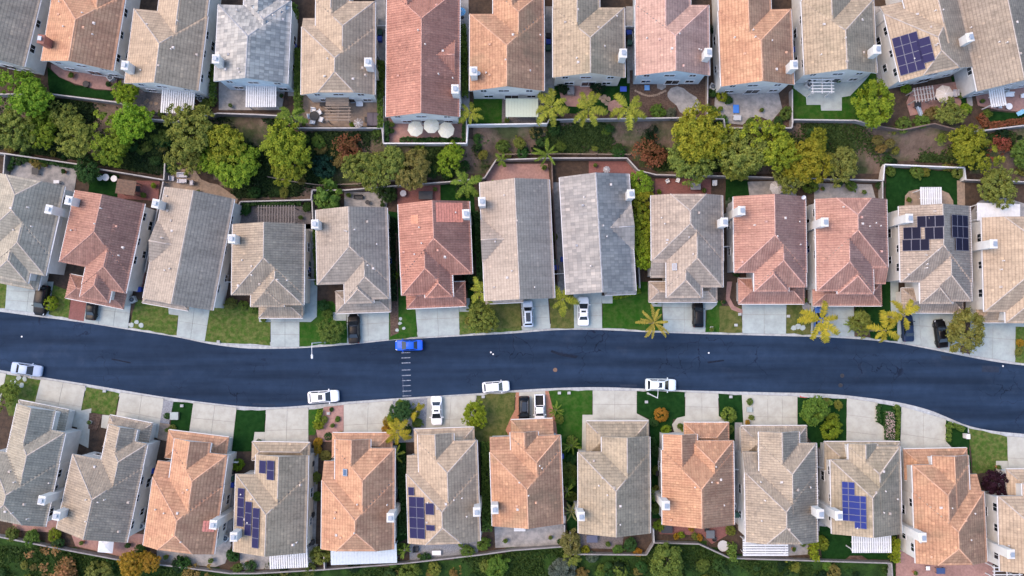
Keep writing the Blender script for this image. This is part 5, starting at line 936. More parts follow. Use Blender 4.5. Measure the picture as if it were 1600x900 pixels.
# hedges
def hedge(a, b, wpx, h, row, col='mid', name='hedge', look=None):
    z = PAD[row]; A, B = U(*a, z + h * .8), U(*b, z + h * .8); A.z = B.z = z; d = B - A; L = d.length; W_ = wpx * .1; rng = np.random.default_rng(int(a[0] * 7 + a[1])); n = int(L * W_ * 75 + L * h * 40)
    p = rng.random((n, 3)) * np.array([L, W_, h]); f = rng.random(n); top = f < .5; p[top, 2] = h * rng.uniform(.8, 1.04, top.sum()); sd_ = (f > .5) & (f < .85); p[sd_, 1] = np.where(rng.random(sd_.sum()) < .5, rng.uniform(-.05, .12, sd_.sum()), W_ + rng.uniform(-.12, .05, sd_.sum()))
    wob = np.interp(p[:, 0], np.linspace(0, L, max(3, int(L))), rng.uniform(-.12, .12, max(3, int(L)))); p[:, 2] *= 1 + wob; p[:, 1] += wob - W_ / 2
    nn = rng.normal(size=(n, 3)) * .6 + np.array([0, 0, .8]); nn /= np.linalg.norm(nn, axis=1, keepdims=True)
    me = leaf_mesh('foliage', p, nn, rng.uniform(.16, .3, n), rng.normal(.5, .2, n), rng); o = empty(name, A, math.atan2(d.y, d.x)); inst('foliage', me, o, color=GREEN[col])
    mb = MB(); [mb.tube([(L * (i + .5) / 5, 0, 0), (L * (i + .5) / 5 + .05, .03, h * .8)], [.05, .02], 6) for i in range(5)]; mb.build('stem', M_BARK, o)['kind'] = 'stuff'
    tag(o, f"{look or CW[col] + ' hedge'} beside the {near((A + B) / 2, row)}", 'hedge', 'garden hedges')
for a, b, w_, h, row, c in [((466, 75), (464, 168), 9, 1.8, 1, 'mid'), ((724, 38), (727, 150), 8, 1.6, 1, 'mid'), ((594, 95), (594, 200), 8, 1.7, 1, 'mid'), ((333, 100), (331, 165), 7, 1.5, 1, 'mid'), ((604, 190), (604, 220), 6, 1.2, 1, 'dark'), ((726, 185), (725, 221), 7, 1.2, 1, 'dark'), ((625, 218), (720, 219), 6, .7, 1, 'dark'), ((459, 5), (459, 28), 8, 1.5, 1, 'mid'),
                            ((627, 705), (630, 835), 10, 1.5, 3, 'dark'), ((760, 690), (762, 830), 14, 1.6, 3, 'mid'), ((1272, 846), (1274, 876), 9, 2.2, 3, 'lime'), ((1398, 842), (1401, 878), 9, 2.2, 3, 'lime'), ((1145, 850), (1145, 876), 10, 2.2, 3, 'mid'), ((499, 640), (494, 668), 7, .8, 3, 'bright'), ((1481, 662), (1505, 672), 7, .8, 3, 'mid'), ((1484, 665), (1483, 690), 5, .7, 3, 'mid'), ((1373, 632), (1374, 660), 5, .6, 3, 'dark'), ((1397, 636), (1405, 637), 6, .7, 3, 'mid'), ((1404, 640), (1402, 690), 5, .6, 3, 'mid'),
                            ((746, 330), (752, 460), 10, 1.5, 2, 'dark'), ((613, 340), (616, 470), 7, 1.2, 2, 'deep'), ((958, 462), (1000, 452), 12, .6, 2, 'bright'), ((1366, 440), (1368, 470), 5, 1., 2, 'dark'), ((491, 355), (494, 445), 4, 1.2, 2, 'mid'), ((1532, 178), (1545, 196), 9, .9, 1, 'rust'), ((1545, 196), (1606, 188), 9, .9, 1, 'rust'), ((12, 266), (22, 246), 5, 1., 2, 'dark'), ((30, 247), (120, 259), 5, 1., 2, 'dark'), ((378, 318), (470, 317), 6, 1.1, 2, 'dark')]:
    hedge(a, b, w_, h, row, c)
# flower bed of pale roses
rng = np.random.default_rng(4); A = U(1388, 668, 0); n = 2200; p = np.stack([rng.uniform(-.75, .75, n), rng.uniform(-1.8, 2.6, n), rng.uniform(.1, .6, n)], 1); nn = rng.normal(size=(n, 3)) * .6 + [0, 0, .8]; nn /= np.linalg.norm(nn, axis=1, keepdims=True)
o = empty('rose_bed', A); inst('foliage', leaf_mesh('foliage', p, nn, .16, rng.normal(.5, .2, n), rng), o, color=GREEN['dark']); n = 420; p = np.stack([rng.uniform(-.7, .7, n), rng.uniform(-1.7, 2.5, n), rng.uniform(.5, .72, n)], 1); inst('blossom', leaf_mesh('blossom', p, nn[:n], .15, rng.normal(.5, .15, n), rng, 1.0), o, color=(.55, .42, .40))['kind'] = 'stuff'
tag(o, 'bed of pale pink roses on lawn between two bottom-row driveways', 'flower bed')

# ground cover on the slopes (uncountable)
def cover(name, n, region, dens, col, size, seed, hz=(.02, .25), aspect=1.6):
    rng = np.random.default_rng(seed); P = []
    K = 26; cx = rng.random((K, 2)); 
    while sum(len(q) for q in P) < n:
        m = 20000; x = rng.uniform(region[0], region[2], m); y = rng.uniform(region[1], region[3], m)
        f = np.sin(x * .31 + 1.3 * np.sin(y * .27 + seed)) + np.sin(y * .53 + 1.7 * np.sin(x * .19 + 2.1)) + .7 * np.sin(x * .9 + y * .7) + rng.normal(0, .35, m)
        y1 = np.interp(x, [p.x for p in L1], [p.y for p in L1]); y2 = np.interp(x, [p.x for p in L2], [p.y for p in L2]); y3 = np.interp(x, [p.x for p in L3], [p.y for p in L3])
        ok = (f > dens) & (((y < y1 - .6) & (y > y2 + .6)) if name == 'ground_cover' else (y < y3 - .4)); x, y, y1, y2, y3 = x[ok], y[ok], y1[ok], y2[ok], y3[ok]
        t = np.clip((y - y2) / np.maximum(y1 - y2, .5), 0, 1); z = PAD1 * (t * t * (3 - 2 * t) * .75 + .25 * t) - np.clip((y3 - y) * .3, 0, 5.0); P.append(np.stack([x, y, z + rng.uniform(*hz, len(x))], 1))
    P = np.concatenate(P)[:n]; nn = rng.normal(size=(n, 3)) * .5 + [0, 0, .8]; nn /= np.linalg.norm(nn, axis=1, keepdims=True)
    o = inst(name, leaf_mesh(name, P, nn, rng.uniform(size * .7, size * 1.4, n), rng.normal(.5, .22, n), rng, aspect), color=col); o['kind'] = 'stuff'; o['label'] = 'low leafy ground cover on the slope' if name == 'ground_cover' else 'rough grass on the slope below the bottom row'; return o
cover('ground_cover', 60000, (-88, 15, 88, 45), .75, (.045, .080, .022), .2, 3)
cover('ground_cover', 45000, (-88, 18, -22, 42), -.5, (.022, .045, .016), .22, 9)
cover('grass', 60000, (-88, -52, 62, -34), -.3, (.035, .068, .014), .2, 5, (.0, .3), 2.6)

# ------------------------------------------------------------------ palms
def frond_mesh(seed, L=2.7, droop=.9, lw=.50, n=26, plume=True):
    rr = random.Random(seed); mb = MB(); pts = []
    for i in range(13):
        t = i / 12; r = L * (t - .12 * t * t * droop); z = .55 * math.sin(t * 1.7) * L * .32 - droop * L * .33 * t ** 2.4; pts.append(Vector((r, 0, z)))
    mb.tube(pts, [.045 - .035 * i / 12 for i in range(13)], 5); tone = [.55] * len(mb.f)
    for i in range(n):
        t = .12 + .88 * i / n; k = t * 12; a = int(min(k, 11)); p = pts[a].lerp(pts[a + 1], k - a); d = (pts[a + 1] - pts[a]).normalized(); ln = lw * (math.sin(min(1, t * 1.15) * math.pi * .86) * .8 + .32)
        for s in (-1, 1):
            for q in range(3 if plume else 1):
                y = s * math.cos(.25 + .5 * q); up = (.35 - .6 * q) + rr.uniform(-.15, .15); v = (d * rr.uniform(.3, .6) + Vector((0, y, up))).normalized() * ln * rr.uniform(.6, 1.25); wv = d * (.032 if plume else .035)
                tip = p + v + Vector((0, 0, -.22 * ln)); mid = p + v * .55
                mb.add([p - wv, p + wv, mid + wv * 1.2, tip, mid - wv * 1.2], [(0, 1, 2, 4), (4, 2, 3)]); tone += [rr.uniform(.05, .95)] * 2
    me = mb.mesh('frond', LEAF); at = me.attributes.new('tone', 'FLOAT', 'FACE'); at.data.foreach_set('value', tone); return me
FRONDS = [frond_mesh(i, droop=.7 + .25 * i) for i in range(3)]; FRONDS_THIN = [frond_mesh(9 + i, 2.6, .5, .28, 26, False) for i in range(2)]
mb = MB(); mb.tube([(0, 0, -.3), (0, 0, .2), (0, 0, .6), (0, 0, 1)], [.26, .2, .17, .14], 10); [mb.cyl((0, 0, .08 * k + .05), .205 - .006 * k, .02, 10) for k in range(11)]; PTRUNK = mb.mesh('trunk', M_PBARK, True)
def palm(px, py, r, n, c, hgt, label, rot=0, thin=False, row=None, angs=None):
    g = U(px, py, hgt); gz_ = ground_z(g.x, g.y); g = U(px, py, gz_ + hgt); o = empty('palm_tree', (g.x, g.y, gz_)); rr = random.Random(int(px)); inst('trunk', PTRUNK, o, scale=(1, 1, hgt)); n += 0 if angs else 2; pool = FRONDS_THIN if thin else FRONDS
    for i in range(n):
        a = math.radians(angs[i]) if angs else rot + rr.uniform(-.4, .4) * (i == 0) + 6.283 * i / n + rr.uniform(-.45, .45); s = r * .1 / 2.35 * rr.uniform(.7, 1.12); k = rr.uniform(.85, 1.15)
        inst('frond', pool[i % len(pool)], o, (0, 0, hgt - .1 + rr.uniform(-.1, .15)), (rr.uniform(-.5, .5), rr.uniform(-.15, .3), a), (s, s * rr.uniform(.9, 1.25), s), tuple(v * k for v in c))
    tag(o, label, 'palm tree', 'palm trees'); return o
Y, G, YG = (.33, .29, .028), (.13, .20, .028), (.22, .245, .032)
palm(735, 176, 22, 7, YG, 4.5, 'yellow-green palm by the corner of the red top-row house patio'); palm(455, 181, 24, 7, G, 4, 'green palm between the blue-grey roofed house and the round patio table')
palm(862, 166, 29, 8, YG, 5, 'leftmost of three palms behind the tan and brown top-row house'); palm(920, 170, 28, 8, YG, 5, 'middle one of three palms behind the tan and brown top-row house'); palm(982, 168, 29, 8, YG, 5, 'rightmost of three palms, beside the bark yard of the pink house')
palm(855, 240, 22, 9, G, 3, 'fresh green palm on the slope above two long middle-row houses', thin=True); palm(728, 287, 25, 8, G, 5, 'green palm behind the red middle-row house'); palm(784, 250, 12, 6, G, 2.5, 'small green palm on slope above the pinkish patio'); palm(752, 456, 22, 8, YG, 5, 'yellow-green palm between red and tan houses by street'); palm(880, 468, 26, 8, YG, 5, 'palm between the light blue car and the white sedan', thin=False)
palm(1022, 504, 25, 13, (.32, .27, .05), 4, 'spiky yellowish palm at the kerb beside a driveway', thin=True); palm(1283, 500, 33, 7, Y, 6, 'large yellow palm over the blue car in a driveway', angs=[78, 150, 178, 10, 245, 285, 320]); palm(1384, 516, 26, 6, Y, 6, 'left one of two yellow palms beside the dark blue car', angs=[100, 165, 265, 40, 330, 215]); palm(1414, 494, 27, 6, Y, 6.5, 'right one of two yellow palms, over the dark blue car', angs=[60, 35, 170, 200, 285, 120])
palm(621, 674, 22, 7, Y, 3.5, 'yellow palm at corner of the gravel bed in bottom row'); palm(869, 641, 13, 11, G, 1.2, 'low cycad palm on lawn beside the white pickup', thin=True); palm(893, 696, 15, 11, G, 1.6, 'small fan palm on the lawn strip beside two bottom-row houses', thin=True); palm(886, 768, 12, 7, G, 3.5, 'thin pale palm between two bottom-row houses, upper one', thin=True); palm(893, 800, 15, 7, (.16, .17, .06), 4, 'thin pale palm between two bottom-row houses, lower one', thin=True); palm(618, 712, 17, 6, YG, 3.5, 'drooping palm in the gap right of orange skylight house', thin=True)
palm(651, 643, 17, 6, Y, 2.6, 'slanting yellow-green palm in the gravel bed left of white sedan', angs=[58, 72, 235, 250, 40, 215]); palm(1332, 508, 14, 9, G, 1.5, 'low green palm in mulch bed left of the yellow palms', thin=True); palm(1022, 772, 12, 8, G, 2.5, 'small palm in the strip left of the purple patio house', thin=True); palm(632, 860, 13, 7, G, 2.2, 'small palm in strip right of the pale patio cover', thin=True)
# ------------------------------------------------------------------ cars
M_LINER = mat('bed_liner', (.012, .012, .013), .9)
M_CGLASS = mat('car_glass', (.010, .014, .020), .05, spec=.7)
def loft(stations, prof):
    """stations: (x, half width, top z, bottom z); prof: list of (y share, z share) from bottom edge over the top middle"""
    mb = MB(); vs = []; m = len(prof) * 2 - 1
    for x, w_, zt, zb in stations:
        half = [(w_ * a, zb + (zt - zb) * b) for a, b in prof]; ring = [(x, -y, z) for y, z in half] + [(x, y, z) for y, z in half[-2::-1]]; vs += ring
    n = len(stations); fs = [tuple(range(m - 1, -1, -1)), tuple(range((n - 1) * m, n * m))]
    for i in range(n - 1):
        for k in range(m - 1): fs.append((i * m + k, i * m + k + 1, (i + 1) * m + k + 1, (i + 1) * m + k))
        fs.append((i * m + m - 1, i * m, (i + 1) * m, (i + 1) * m + m - 1))
    mb.add(vs, [f[::-1] for f in fs]); return mb
def smooth_me(me, ang=40):
    me.polygons.foreach_set('use_smooth', [True] * len(me.polygons))
    try: me.set_sharp_from_angle(angle=R(ang))
    except Exception: pass
    return me
_cc = {}
KIND = {'sedan': dict(L=4.7, W=1.84, hood=.93, deck=1.0, cab=(-1.55, -.85, .35, 1.25), roof=1.44, belt=.97), 'suv': dict(L=4.75, W=1.90, hood=1.05, deck=1.15, cab=(-2.15, -1.75, .45, 1.2), roof=1.70, belt=1.08), 'pickup': dict(L=5.3, W=1.95, hood=1.08, deck=.72, cab=(-.55, -.35, .75, 1.35), roof=1.78, belt=1.12)}
def car_meshes(kind):
    if kind in _cc: return _cc[kind]
    k = KIND[kind]; L, W_ = k['L'], k['W'] / 2; h, d = k['hood'], k['deck']; c = k['cab']; be = k['belt']; P = {}
    st = [(-L / 2, .80 * W_, d - .14, .42), (-L / 2 + .06, .90 * W_, d - .05, .32), (-L / 2 + .3, .98 * W_, d, .24), (c[0] - .02, W_, d if kind == 'pickup' else be, .22), (c[0] + .15, W_, be, .22), (0, W_, be, .22), (c[3], .995 * W_, be, .22), (c[3] + .12, .99 * W_, h, .22), (L / 2 - .55, .965 * W_, h - .06, .22), (L / 2 - .22, .90 * W_, h - .14, .24), (L / 2 - .06, .80 * W_, h - .26, .30), (L / 2, .66 * W_, h - .38, .36)]
    prof = [(.86, 0), (.98, .12), (1, .45), (.985, .78), (.93, .93), (.80, 1.0), (.4, 1.015), (0, 1.02)]
    P['body'] = smooth_me(loft(st, prof).mesh('body', PAINT))
    yb, yt = W_ * .90, W_ * .70; zb, zt = be - .03, k['roof']; x0, x1, x2, x3 = c
    B = [(x3, -yb, zb), (x3, yb, zb), (x0, yb, zb), (x0, -yb, zb)]; T = [(x2, -yt, zt - .05), (x2, yt, zt - .05), (x1, yt, zt - .07), (x1, -yt, zt - .07)]; T2 = [(x2 - .18, -yt * .82, zt), (x2 - .18, yt * .82, zt), (x1 + .18, yt * .82, zt - .01), (x1 + .18, -yt * .82, zt - .01)]
    mb = MB(); mb.add(B + T + T2, [(0, 1, 5, 4), (1, 2, 6, 5), (2, 3, 7, 6), (3, 0, 4, 7), (4, 5, 9, 8), (5, 6, 10, 9), (6, 7, 11, 10), (7, 4, 8, 11), (8, 9, 10, 11)]); P['roof'] = smooth_me(mb.mesh('roof', PAINT), 60)
    def pane(a, b, c_, d_, u0, u1, v0, v1, off=.012, m=M_CGLASS, name='window'):
        a, b, c_, d_ = map(Vector, (a, b, c_, d_)); n = (b - a).cross(d_ - a).normalized(); f = lambda u, v: (a * ((1 - u) * (1 - v)) + b * (u * (1 - v)) + c_ * (u * v) + d_ * ((1 - u) * v)) + n * off
        mb = MB(); q = [f(u0, v0), f(u1, v0), f(u1, v1), f(u0, v1)]; mb.add(q + [p - n * (off + .02) for p in q], [(0, 1, 2, 3), (4, 5, 1, 0), (5, 6, 2, 1), (6, 7, 3, 2), (7, 4, 0, 3)]); return mb.mesh(name, m)
    P['windshield'] = pane(B[0], B[1], T[1], T[0], .05, .95, .08, .97, name='windshield'); P['rear_window'] = pane(B[2], B[3], T[3], T[2], .08, .92, .15, .93, name='rear_window')
    P['side_window'] = [pane(B[1], B[2], T[2], T[1], .06, .48, .12, .9), pane(B[1], B[2], T[2], T[1], .52, .93, .12, .9), pane(B[3], B[0], T[0], T[3], .07, .48, .12, .9), pane(B[3], B[0], T[0], T[3], .52, .94, .12, .9)]
    P['sunroof'] = pane(T2[0], T2[1], T2[2], T2[3], .14, .86, .12, .5, name='sunroof'); P['panorama'] = pane(T2[0], T2[1], T2[2], T2[3], .12, .88, .06, .94, name='sunroof')
    mb = MB(); mb.tube([(x2 - .1, 0, zt + .03), ((x1 + x2) / 2, 0, zt + .06), (x1 + .12, 0, zt + .03)], .025, 6); P['rail'] = mb.mesh('roof_rail', M_RIM)
    ty = MB(); n = 18; prof_ = [(.20, -.1), (.33, -.1), (.345, -.06), (.345, .06), (.33, .1), (.20, .1)]
    vs = [(r * math.cos(6.2832 * q / n), y, r * math.sin(6.2832 * q / n)) for q in range(n) for r, y in prof_]; ty.add(vs, [(q * 6 + i, q * 6 + i + 1, ((q + 1) % n) * 6 + i + 1, ((q + 1) % n) * 6 + i) for q in range(n) for i in range(5)]); P['tyre'] = ty.mesh('tyre', M_RUBBER, True)
    rm = MB(); [rm.box((.11 * math.cos(6.2832 * q / 5), 0, .11 * math.sin(6.2832 * q / 5)), (.05, .16, .05)) for q in range(5)]; rm.add([(.2 * math.cos(6.2832 * q / 12), y, .2 * math.sin(6.2832 * q / 12)) for y in (-.07, .07) for q in range(12)], [tuple(range(12)), tuple(range(23, 11, -1))] + [(q, (q + 1) % 12, 12 + (q + 1) % 12, 12 + q) for q in range(12)]); P['rim'] = rm.mesh('rim', M_RIM)
    mb = MB(); mb.bbox((0, 0, 0), (.14, .24, .15), b=.03); P['mirror'] = mb.mesh('mirror', PAINT)
    mb = MB(); mb.bbox((0, 0, 0), (.30, .34, .10), b=.03); P['headlight'] = mb.mesh('headlight', M_HEAD); mb = MB(); mb.bbox((0, 0, 0), (.12, .32, .16), b=.02); P['taillight'] = mb.mesh('taillight', M_TAIL)
    if kind == 'pickup':
        mb = MB(); xe, xa = x0 - .05, -L / 2 + .06
        for s in (-1, 1): mb.bbox(((xe + xa) / 2, s * (W_ - .12), .92), (xe - xa, .2, .44), b=.03)
        mb.bbox((xa + .06, 0, .92), (.1, 2 * W_ - .42, .44), b=.02); P['bed_side'] = mb.mesh('bed_side', PAINT); mb = MB(); mb.box(((xe + xa) / 2 + .04, 0, .77), (xe - xa - .14, 2 * W_ - .46, .06)); P['bed_liner'] = mb.mesh('bed_liner', M_LINER)
    _cc[kind] = P; return P
def car(kind, px, py, th, col, label, sun=None, rails=False, L=None, row=2, z=None):
    """th: heading in the picture, degrees counter-clockwise from right"""
    k = KIND[kind]; P = car_meshes(kind); g = U(px, py, .9); zz = z if z is not None else .052
    if z is None and py > 480:
        yn, ys = yat(NL, g.x), yat(SL, g.x)
        if ys + .3 < g.y < yn - .3: zz = road_z(g.x, g.y) + .002
    o = empty('car', (g.x, g.y, zz), R(th)); s = (L or k['L']) / k['L']; o.scale = (s, min(s, 1.0), 1); W_ = k['W'] / 2; LL = k['L']; c = k['cab']
    inst('body', P['body'], o, color=col); inst('roof', P['roof'], o, color=col); inst('windshield', P['windshield'], o); inst('rear_window', P['rear_window'], o)
    for m in P['side_window']: inst('side_window', m, o)
    if sun: inst('sunroof', P[sun], o)
    if rails:
        for s_ in (-1, 1): inst('roof_rail', P['rail'], o, (0, s_ * W_ * .62, 0))
    for x in (LL / 2 - .92, -LL / 2 + .92):
        for s_ in (-1, 1): w_ = inst('wheel', P['tyre'], o, (x, s_ * (W_ - .11), .345)); inst('rim', P['rim'], w_)
    for s_ in (-1, 1):
        inst('mirror', P['mirror'], o, (c[3] - .25, s_ * (W_ + .1), k['belt'] + .02), color=col); inst('headlight', P['headlight'], o, (LL / 2 - .28, s_ * W_ * .68, k['hood'] - .20), (0, .25, -s_ * .35)); inst('taillight', P['taillight'], o, (-LL / 2 + .1, s_ * W_ * .66, k['deck'] - .14))
    if kind == 'pickup': inst('bed_side', P['bed_side'], o, color=col); inst('bed_liner', P['bed_liner'], o)
    tag(o, label, 'car' if kind != 'pickup' else 'pickup truck', 'cars of the street'); return o
BLK, WHT, DBL = (.003, .003, .004), (.80, .81, .82), (.010, .022, .055)
car('sedan', 40, 577.5, -8, (.33, .40, .52), 'silver-blue sedan parked at the lower kerb near the left picture edge')
car('suv', 505, 620, 4, WHT, 'white car with black sunroof parked at lower kerb, left of the painted lines', 'sunroof', True); car('sedan', 638.5, 539.5, 181, (.008, .085, .55), 'bright blue car parked at the upper kerb above the painted lines', L=4.3)
car('suv', 775, 604.5, 4, WHT, 'white hatchback parked at the lower kerb beside the dry lawn', L=4.2); car('suv', 1033, 601.5, -1, (.62, .70, .72), 'pale ice-blue SUV with roof rails parked under the lower street lamp', 'sunroof', True)
car('suv', 64, 469, 262, BLK, 'black SUV in the leftmost driveway above the street'); car('sedan', 143, 480, 84, BLK, 'black sedan in the driveway beside the red paved path', L=4.0); car('sedan', 552.5, 513.5, 92, BLK, 'black sedan in the driveway of the grey middle-row house beside leafy shrub', L=4.6)
car('suv', 825, 490, 92, (.42, .50, .60), 'light blue SUV with glass roof in a narrow driveway', 'panorama', L=4.1); car('sedan', 911.5, 486, 90, WHT, 'white sedan with sunroof in the driveway above the street', 'sunroof', L=4.5); car('suv', 1091, 491, 90, BLK, 'black SUV in the driveway right of the spiky kerb palm', L=4.1)
car('sedan', 1282, 500, 88, (.045, .12, .34), 'blue car half hidden under the large yellow palm', L=4.4); car('sedan', 1419, 512, 92, DBL, 'dark blue car under the pair of yellow palms', L=4.3); car('sedan', 1471, 521, 96, BLK, 'black sedan in driveway left of the big olive tree', L=4.4)
car('sedan', 682, 642, 271, WHT, 'white sedan with sunroof in the driveway below the street', 'sunroof', L=4.5); car('suv', 819, 640.5, 270, BLK, 'black SUV beside the white pickup in brick-edged driveway', 'panorama', True, L=4.2); car('pickup', 843, 638.5, 271, WHT, 'white pickup truck with black bed beside the black SUV', L=4.4)

# ------------------------------------------------------------------ yard things
def slatted(px0, py0, px1, py1, row, label, kind='louvre', rot=0, m=M_WHITE, h=2.6, along='x', n=None, cat='pergola'):
    z = PAD[row]; a, b = U(px0, py0, z + h), U(px1, py1, z + h); c = (a + b) / 2; W_, D_ = abs(b.x - a.x), abs(b.y - a.y); c.z = z; o = empty('pergola' if kind != 'solid' else 'patio_cover', c, R(rot))
    for sx in (-1, 1):
        for sy in (-1, 1): mb = MB(); mb.bbox((sx * (W_ / 2 - .25), sy * (D_ / 2 - .25), h / 2 - .1), (.14, .14, h - .2)); mb.build('post', m, o)
    if along == 'x':
        for sy in (-1, 0, 1): mb = MB(); mb.box((0, sy * (D_ / 2 - .25), h - .12), (W_ - .02, .1, .2)) if False else mb.box((sy * (W_ / 2 - .2), 0, h - .12), (.1, D_ - .02, .2)); mb.build('beam', m, o)
    else:
        for sy in (-1, 0, 1): mb = MB(); mb.box((0, sy * (D_ / 2 - .2), h - .12), (W_ - .02, .1, .2)); mb.build('beam', m, o)
    span, cross = (D_, W_) if along == 'x' else (W_, D_); gap = {'louvre': .33, 'open': .42, 'solid': .45}[kind]; n = n or max(4, int(span / gap)); wd = {'louvre': .25, 'open': .13, 'solid': span / n - .012}[kind]
    bx = MB(); bx.bbox((0, 0, 0), (cross + (.3 if kind != 'solid' else .0), wd, .1 if kind != 'solid' else .05) if along == 'x' else (wd, cross + (.3 if kind != 'solid' else 0), .1 if kind != 'solid' else .05), b=.012); me = bx.mesh('slat' if kind != 'solid' else 'roof_panel', m)
    for i in range(n):
        t = -span / 2 + span * (i + .5) / n; inst('slat' if kind != 'solid' else 'roof_panel', me, o, (0, t, h + .05) if along == 'x' else (t, 0, h + .05))
    tag(o, label, cat); return o
slatted(252, 143, 304, 176, 1, 'white louvred pergola behind the third top-row house', 'louvre', -3, along='y'); slatted(384, 131, 432, 166, 1, 'pale blue-white louvred pergola behind the blue-grey roofed house', 'louvre', 0, along='y'); slatted(509, 166, 547, 190, 1, 'beige slatted arbour beside the round patio table', 'open', 0, M_WOOD); slatted(509, 152, 545, 166, 1, 'solid tan porch roof above the beige slatted arbour', 'solid', 0, M_TAN, 2.7, cat='patio cover')
slatted(790, 154, 841, 183, 1, 'pale green fabric-roofed patio shade behind orange-tan house', 'solid', 0, mat('shade_cloth', (.40, .45, .36), .8), 2.5, 'y', cat='patio cover'); slatted(1268, 122, 1302, 146, 1, 'small white open arbour on concrete behind pale tan house', 'open'); slatted(1427, 137, 1461, 157, 1, 'grey slatted pergola beside the beige octagonal parasol', 'open', 8, mat('grey_wood', (.30, .28, .27), .8), along='y'); slatted(1545, 136, 1571, 165, 1, 'white slatted patio cover on the rightmost top-row patio', 'louvre', 8, along='y')
slatted(1437, 294, 1472, 326, 2, 'white louvred pergola behind the tan house with dark panels', 'louvre', 0, along='y'); slatted(1526, 318, 1594, 346, 2, 'broad white patio cover behind the rightmost middle-row house', 'solid', -2, M_WHITE, 2.7, 'y', cat='patio cover'); slatted(182, 281, 212, 304, 2, 'brown-roofed garden shelter beside the red star patio', 'solid', -8, M_BROWN, 2.5, cat='patio cover'); slatted(402, 322, 462, 350, 2, 'grey-brown slatted arbour on the paved yard', 'open', 0, mat('old_wood', (.17, .15, .14), .9), 2.3, 'y')
slatted(421, 858, 481, 886, 3, 'white louvred awning behind the olive-tan solar house', 'louvre', 3, along='y'); slatted(517, 851, 620, 881, 3, 'broad pale blue-white patio cover behind the orange skylight house', 'solid', 2, mat('pale_metal', (.47, .53, .57), .5, vary=.1), 2.5, 'y', cat='patio cover'); slatted(1162, 842, 1230, 869, 3, 'white louvred pergola behind the grey ribbed tile house', 'louvre', 0, along='x'); slatted(1330, 833, 1393, 862, 3, 'white scalloped pergola behind the bright blue solar house', 'louvre', 0, along='y'); slatted(1552, 884, 1596, 906, 3, 'white grid pergola at the lower right corner', 'open', 0); slatted(803, 820, 821, 830, 3, 'small white table cover behind the orange pickup house', 'solid', 0, M_WHITE, 1.6, cat='patio cover')
def parasol(px, py, r, row, col, label, n=8, h=2.4, rot=.2):
    z = PAD[row]; g = U(px, py, z + h); o = empty('parasol', (g.x, g.y, z)); R_ = r * .095; mb = MB(); vs = [(0, 0, h + R_ * .22)]; fs = []
    for k in range(n): a = rot + 6.2832 * k / n; vs += [(R_ * .55 * math.cos(a), R_ * .55 * math.sin(a), h + R_ * .1), (R_ * math.cos(a), R_ * math.sin(a), h - R_ * .06)]
    for k in range(n): i, j = 1 + 2 * k, 1 + 2 * ((k + 1) % n); fs += [(0, i, j), (i, i + 1, j + 1, j)]
    mb.add(vs, fs); c = inst('canopy', mb.mesh('canopy', TINT), o, color=col)
    mb = MB(); [mb.tube([(0, 0, h + R_ * .21), (R_ * .55 * math.cos(rot + 6.2832 * k / n), R_ * .55 * math.sin(rot + 6.2832 * k / n), h + R_ * .11), (R_ * math.cos(rot + 6.2832 * k / n), R_ * math.sin(rot + 6.2832 * k / n), h - R_ * .05)], .018, 5) for k in range(n)]; mb.build('rib', M_TRIM, c)['kind'] = 'stuff'
    mb = MB(); mb.tube([(0, 0, 0), (0, 0, h + R_ * .2)], .03, 8); mb.build('pole', M_METAL, o); mb = MB(); mb.cyl((0, 0, 0), .3, .1, 12, r2=.24); mb.build('base', M_DARK, o); tag(o, label, 'parasol'); return o
CR = (.50, .49, .40)
parasol(649, 201, 13, 1, CR, 'leftmost of the three cream parasols on the pink patio'); parasol(674, 196, 13, 1, CR, 'middle and highest of the three cream parasols on pink patio', h=2.6, rot=.4); parasol(697, 203, 13.5, 1, CR, 'rightmost of the three cream parasols on the pink patio'); parasol(721, 18, 7, 1, (.10, .36, .60), 'small bright blue parasol beside the long red house'); parasol(1476, 147, 15, 1, (.42, .37, .32), 'beige octagonal parasol beside the grey slatted pergola'); parasol(560, 192, 8, 1, (.16, .13, .11), 'dark brown parasol between beige arbour and hot tub'); parasol(1214, 293, 12, 2, (.30, .29, .28), 'grey octagonal parasol behind the pinkish red twin house'); parasol(948, 265, 6, 2, (.22, .21, .22), 'small grey parasol on red patio above the slate house')
parasol(165, 852, 17, 3, (.55, .56, .58), 'white square peaked canopy behind the striped tan and grey house', n=4, h=2.3, rot=.70)
# chairs, tables, sofas, loungers
def chair_mesh():
    s = MB(); s.bbox((0, 0, .4), (.6, .6, .14), b=.03); b = MB(); b.bbox((-.28, 0, .68), (.12, .6, .5), b=.03); a = MB(); a.bbox((0, .3, .55), (.58, .08, .08)); l = MB(); l.box((0, 0, .17), (.05, .05, .34)); return [x.mesh(n, TINT) for x, n in ((s, 'seat'), (b, 'backrest'), (a, 'armrest'), (l, 'leg'))]
CHM = chair_mesh()
def chair(px, py, rz, row, col, label, s=1.0, wide=1.0, group=None):
    z = PAD[row] + .05; g = U(px, py, z + .4); o = empty('garden_chair' if wide < 1.4 else 'garden_sofa', (g.x, g.y, z), rz); o.scale = (s, s * wide, s)
    inst('seat', CHM[0], o, color=col); inst('backrest', CHM[1], o, color=col)
    for q in (0, -.6): inst('armrest', CHM[2], o, (0, q, 0), color=col)
    for x in (-.25, .25):
        for y in (-.25, .25): inst('leg', CHM[3], o, (x, y, 0), color=(.02, .02, .02))
    tag(o, label, 'chair' if wide < 1.4 else 'sofa', group); return o
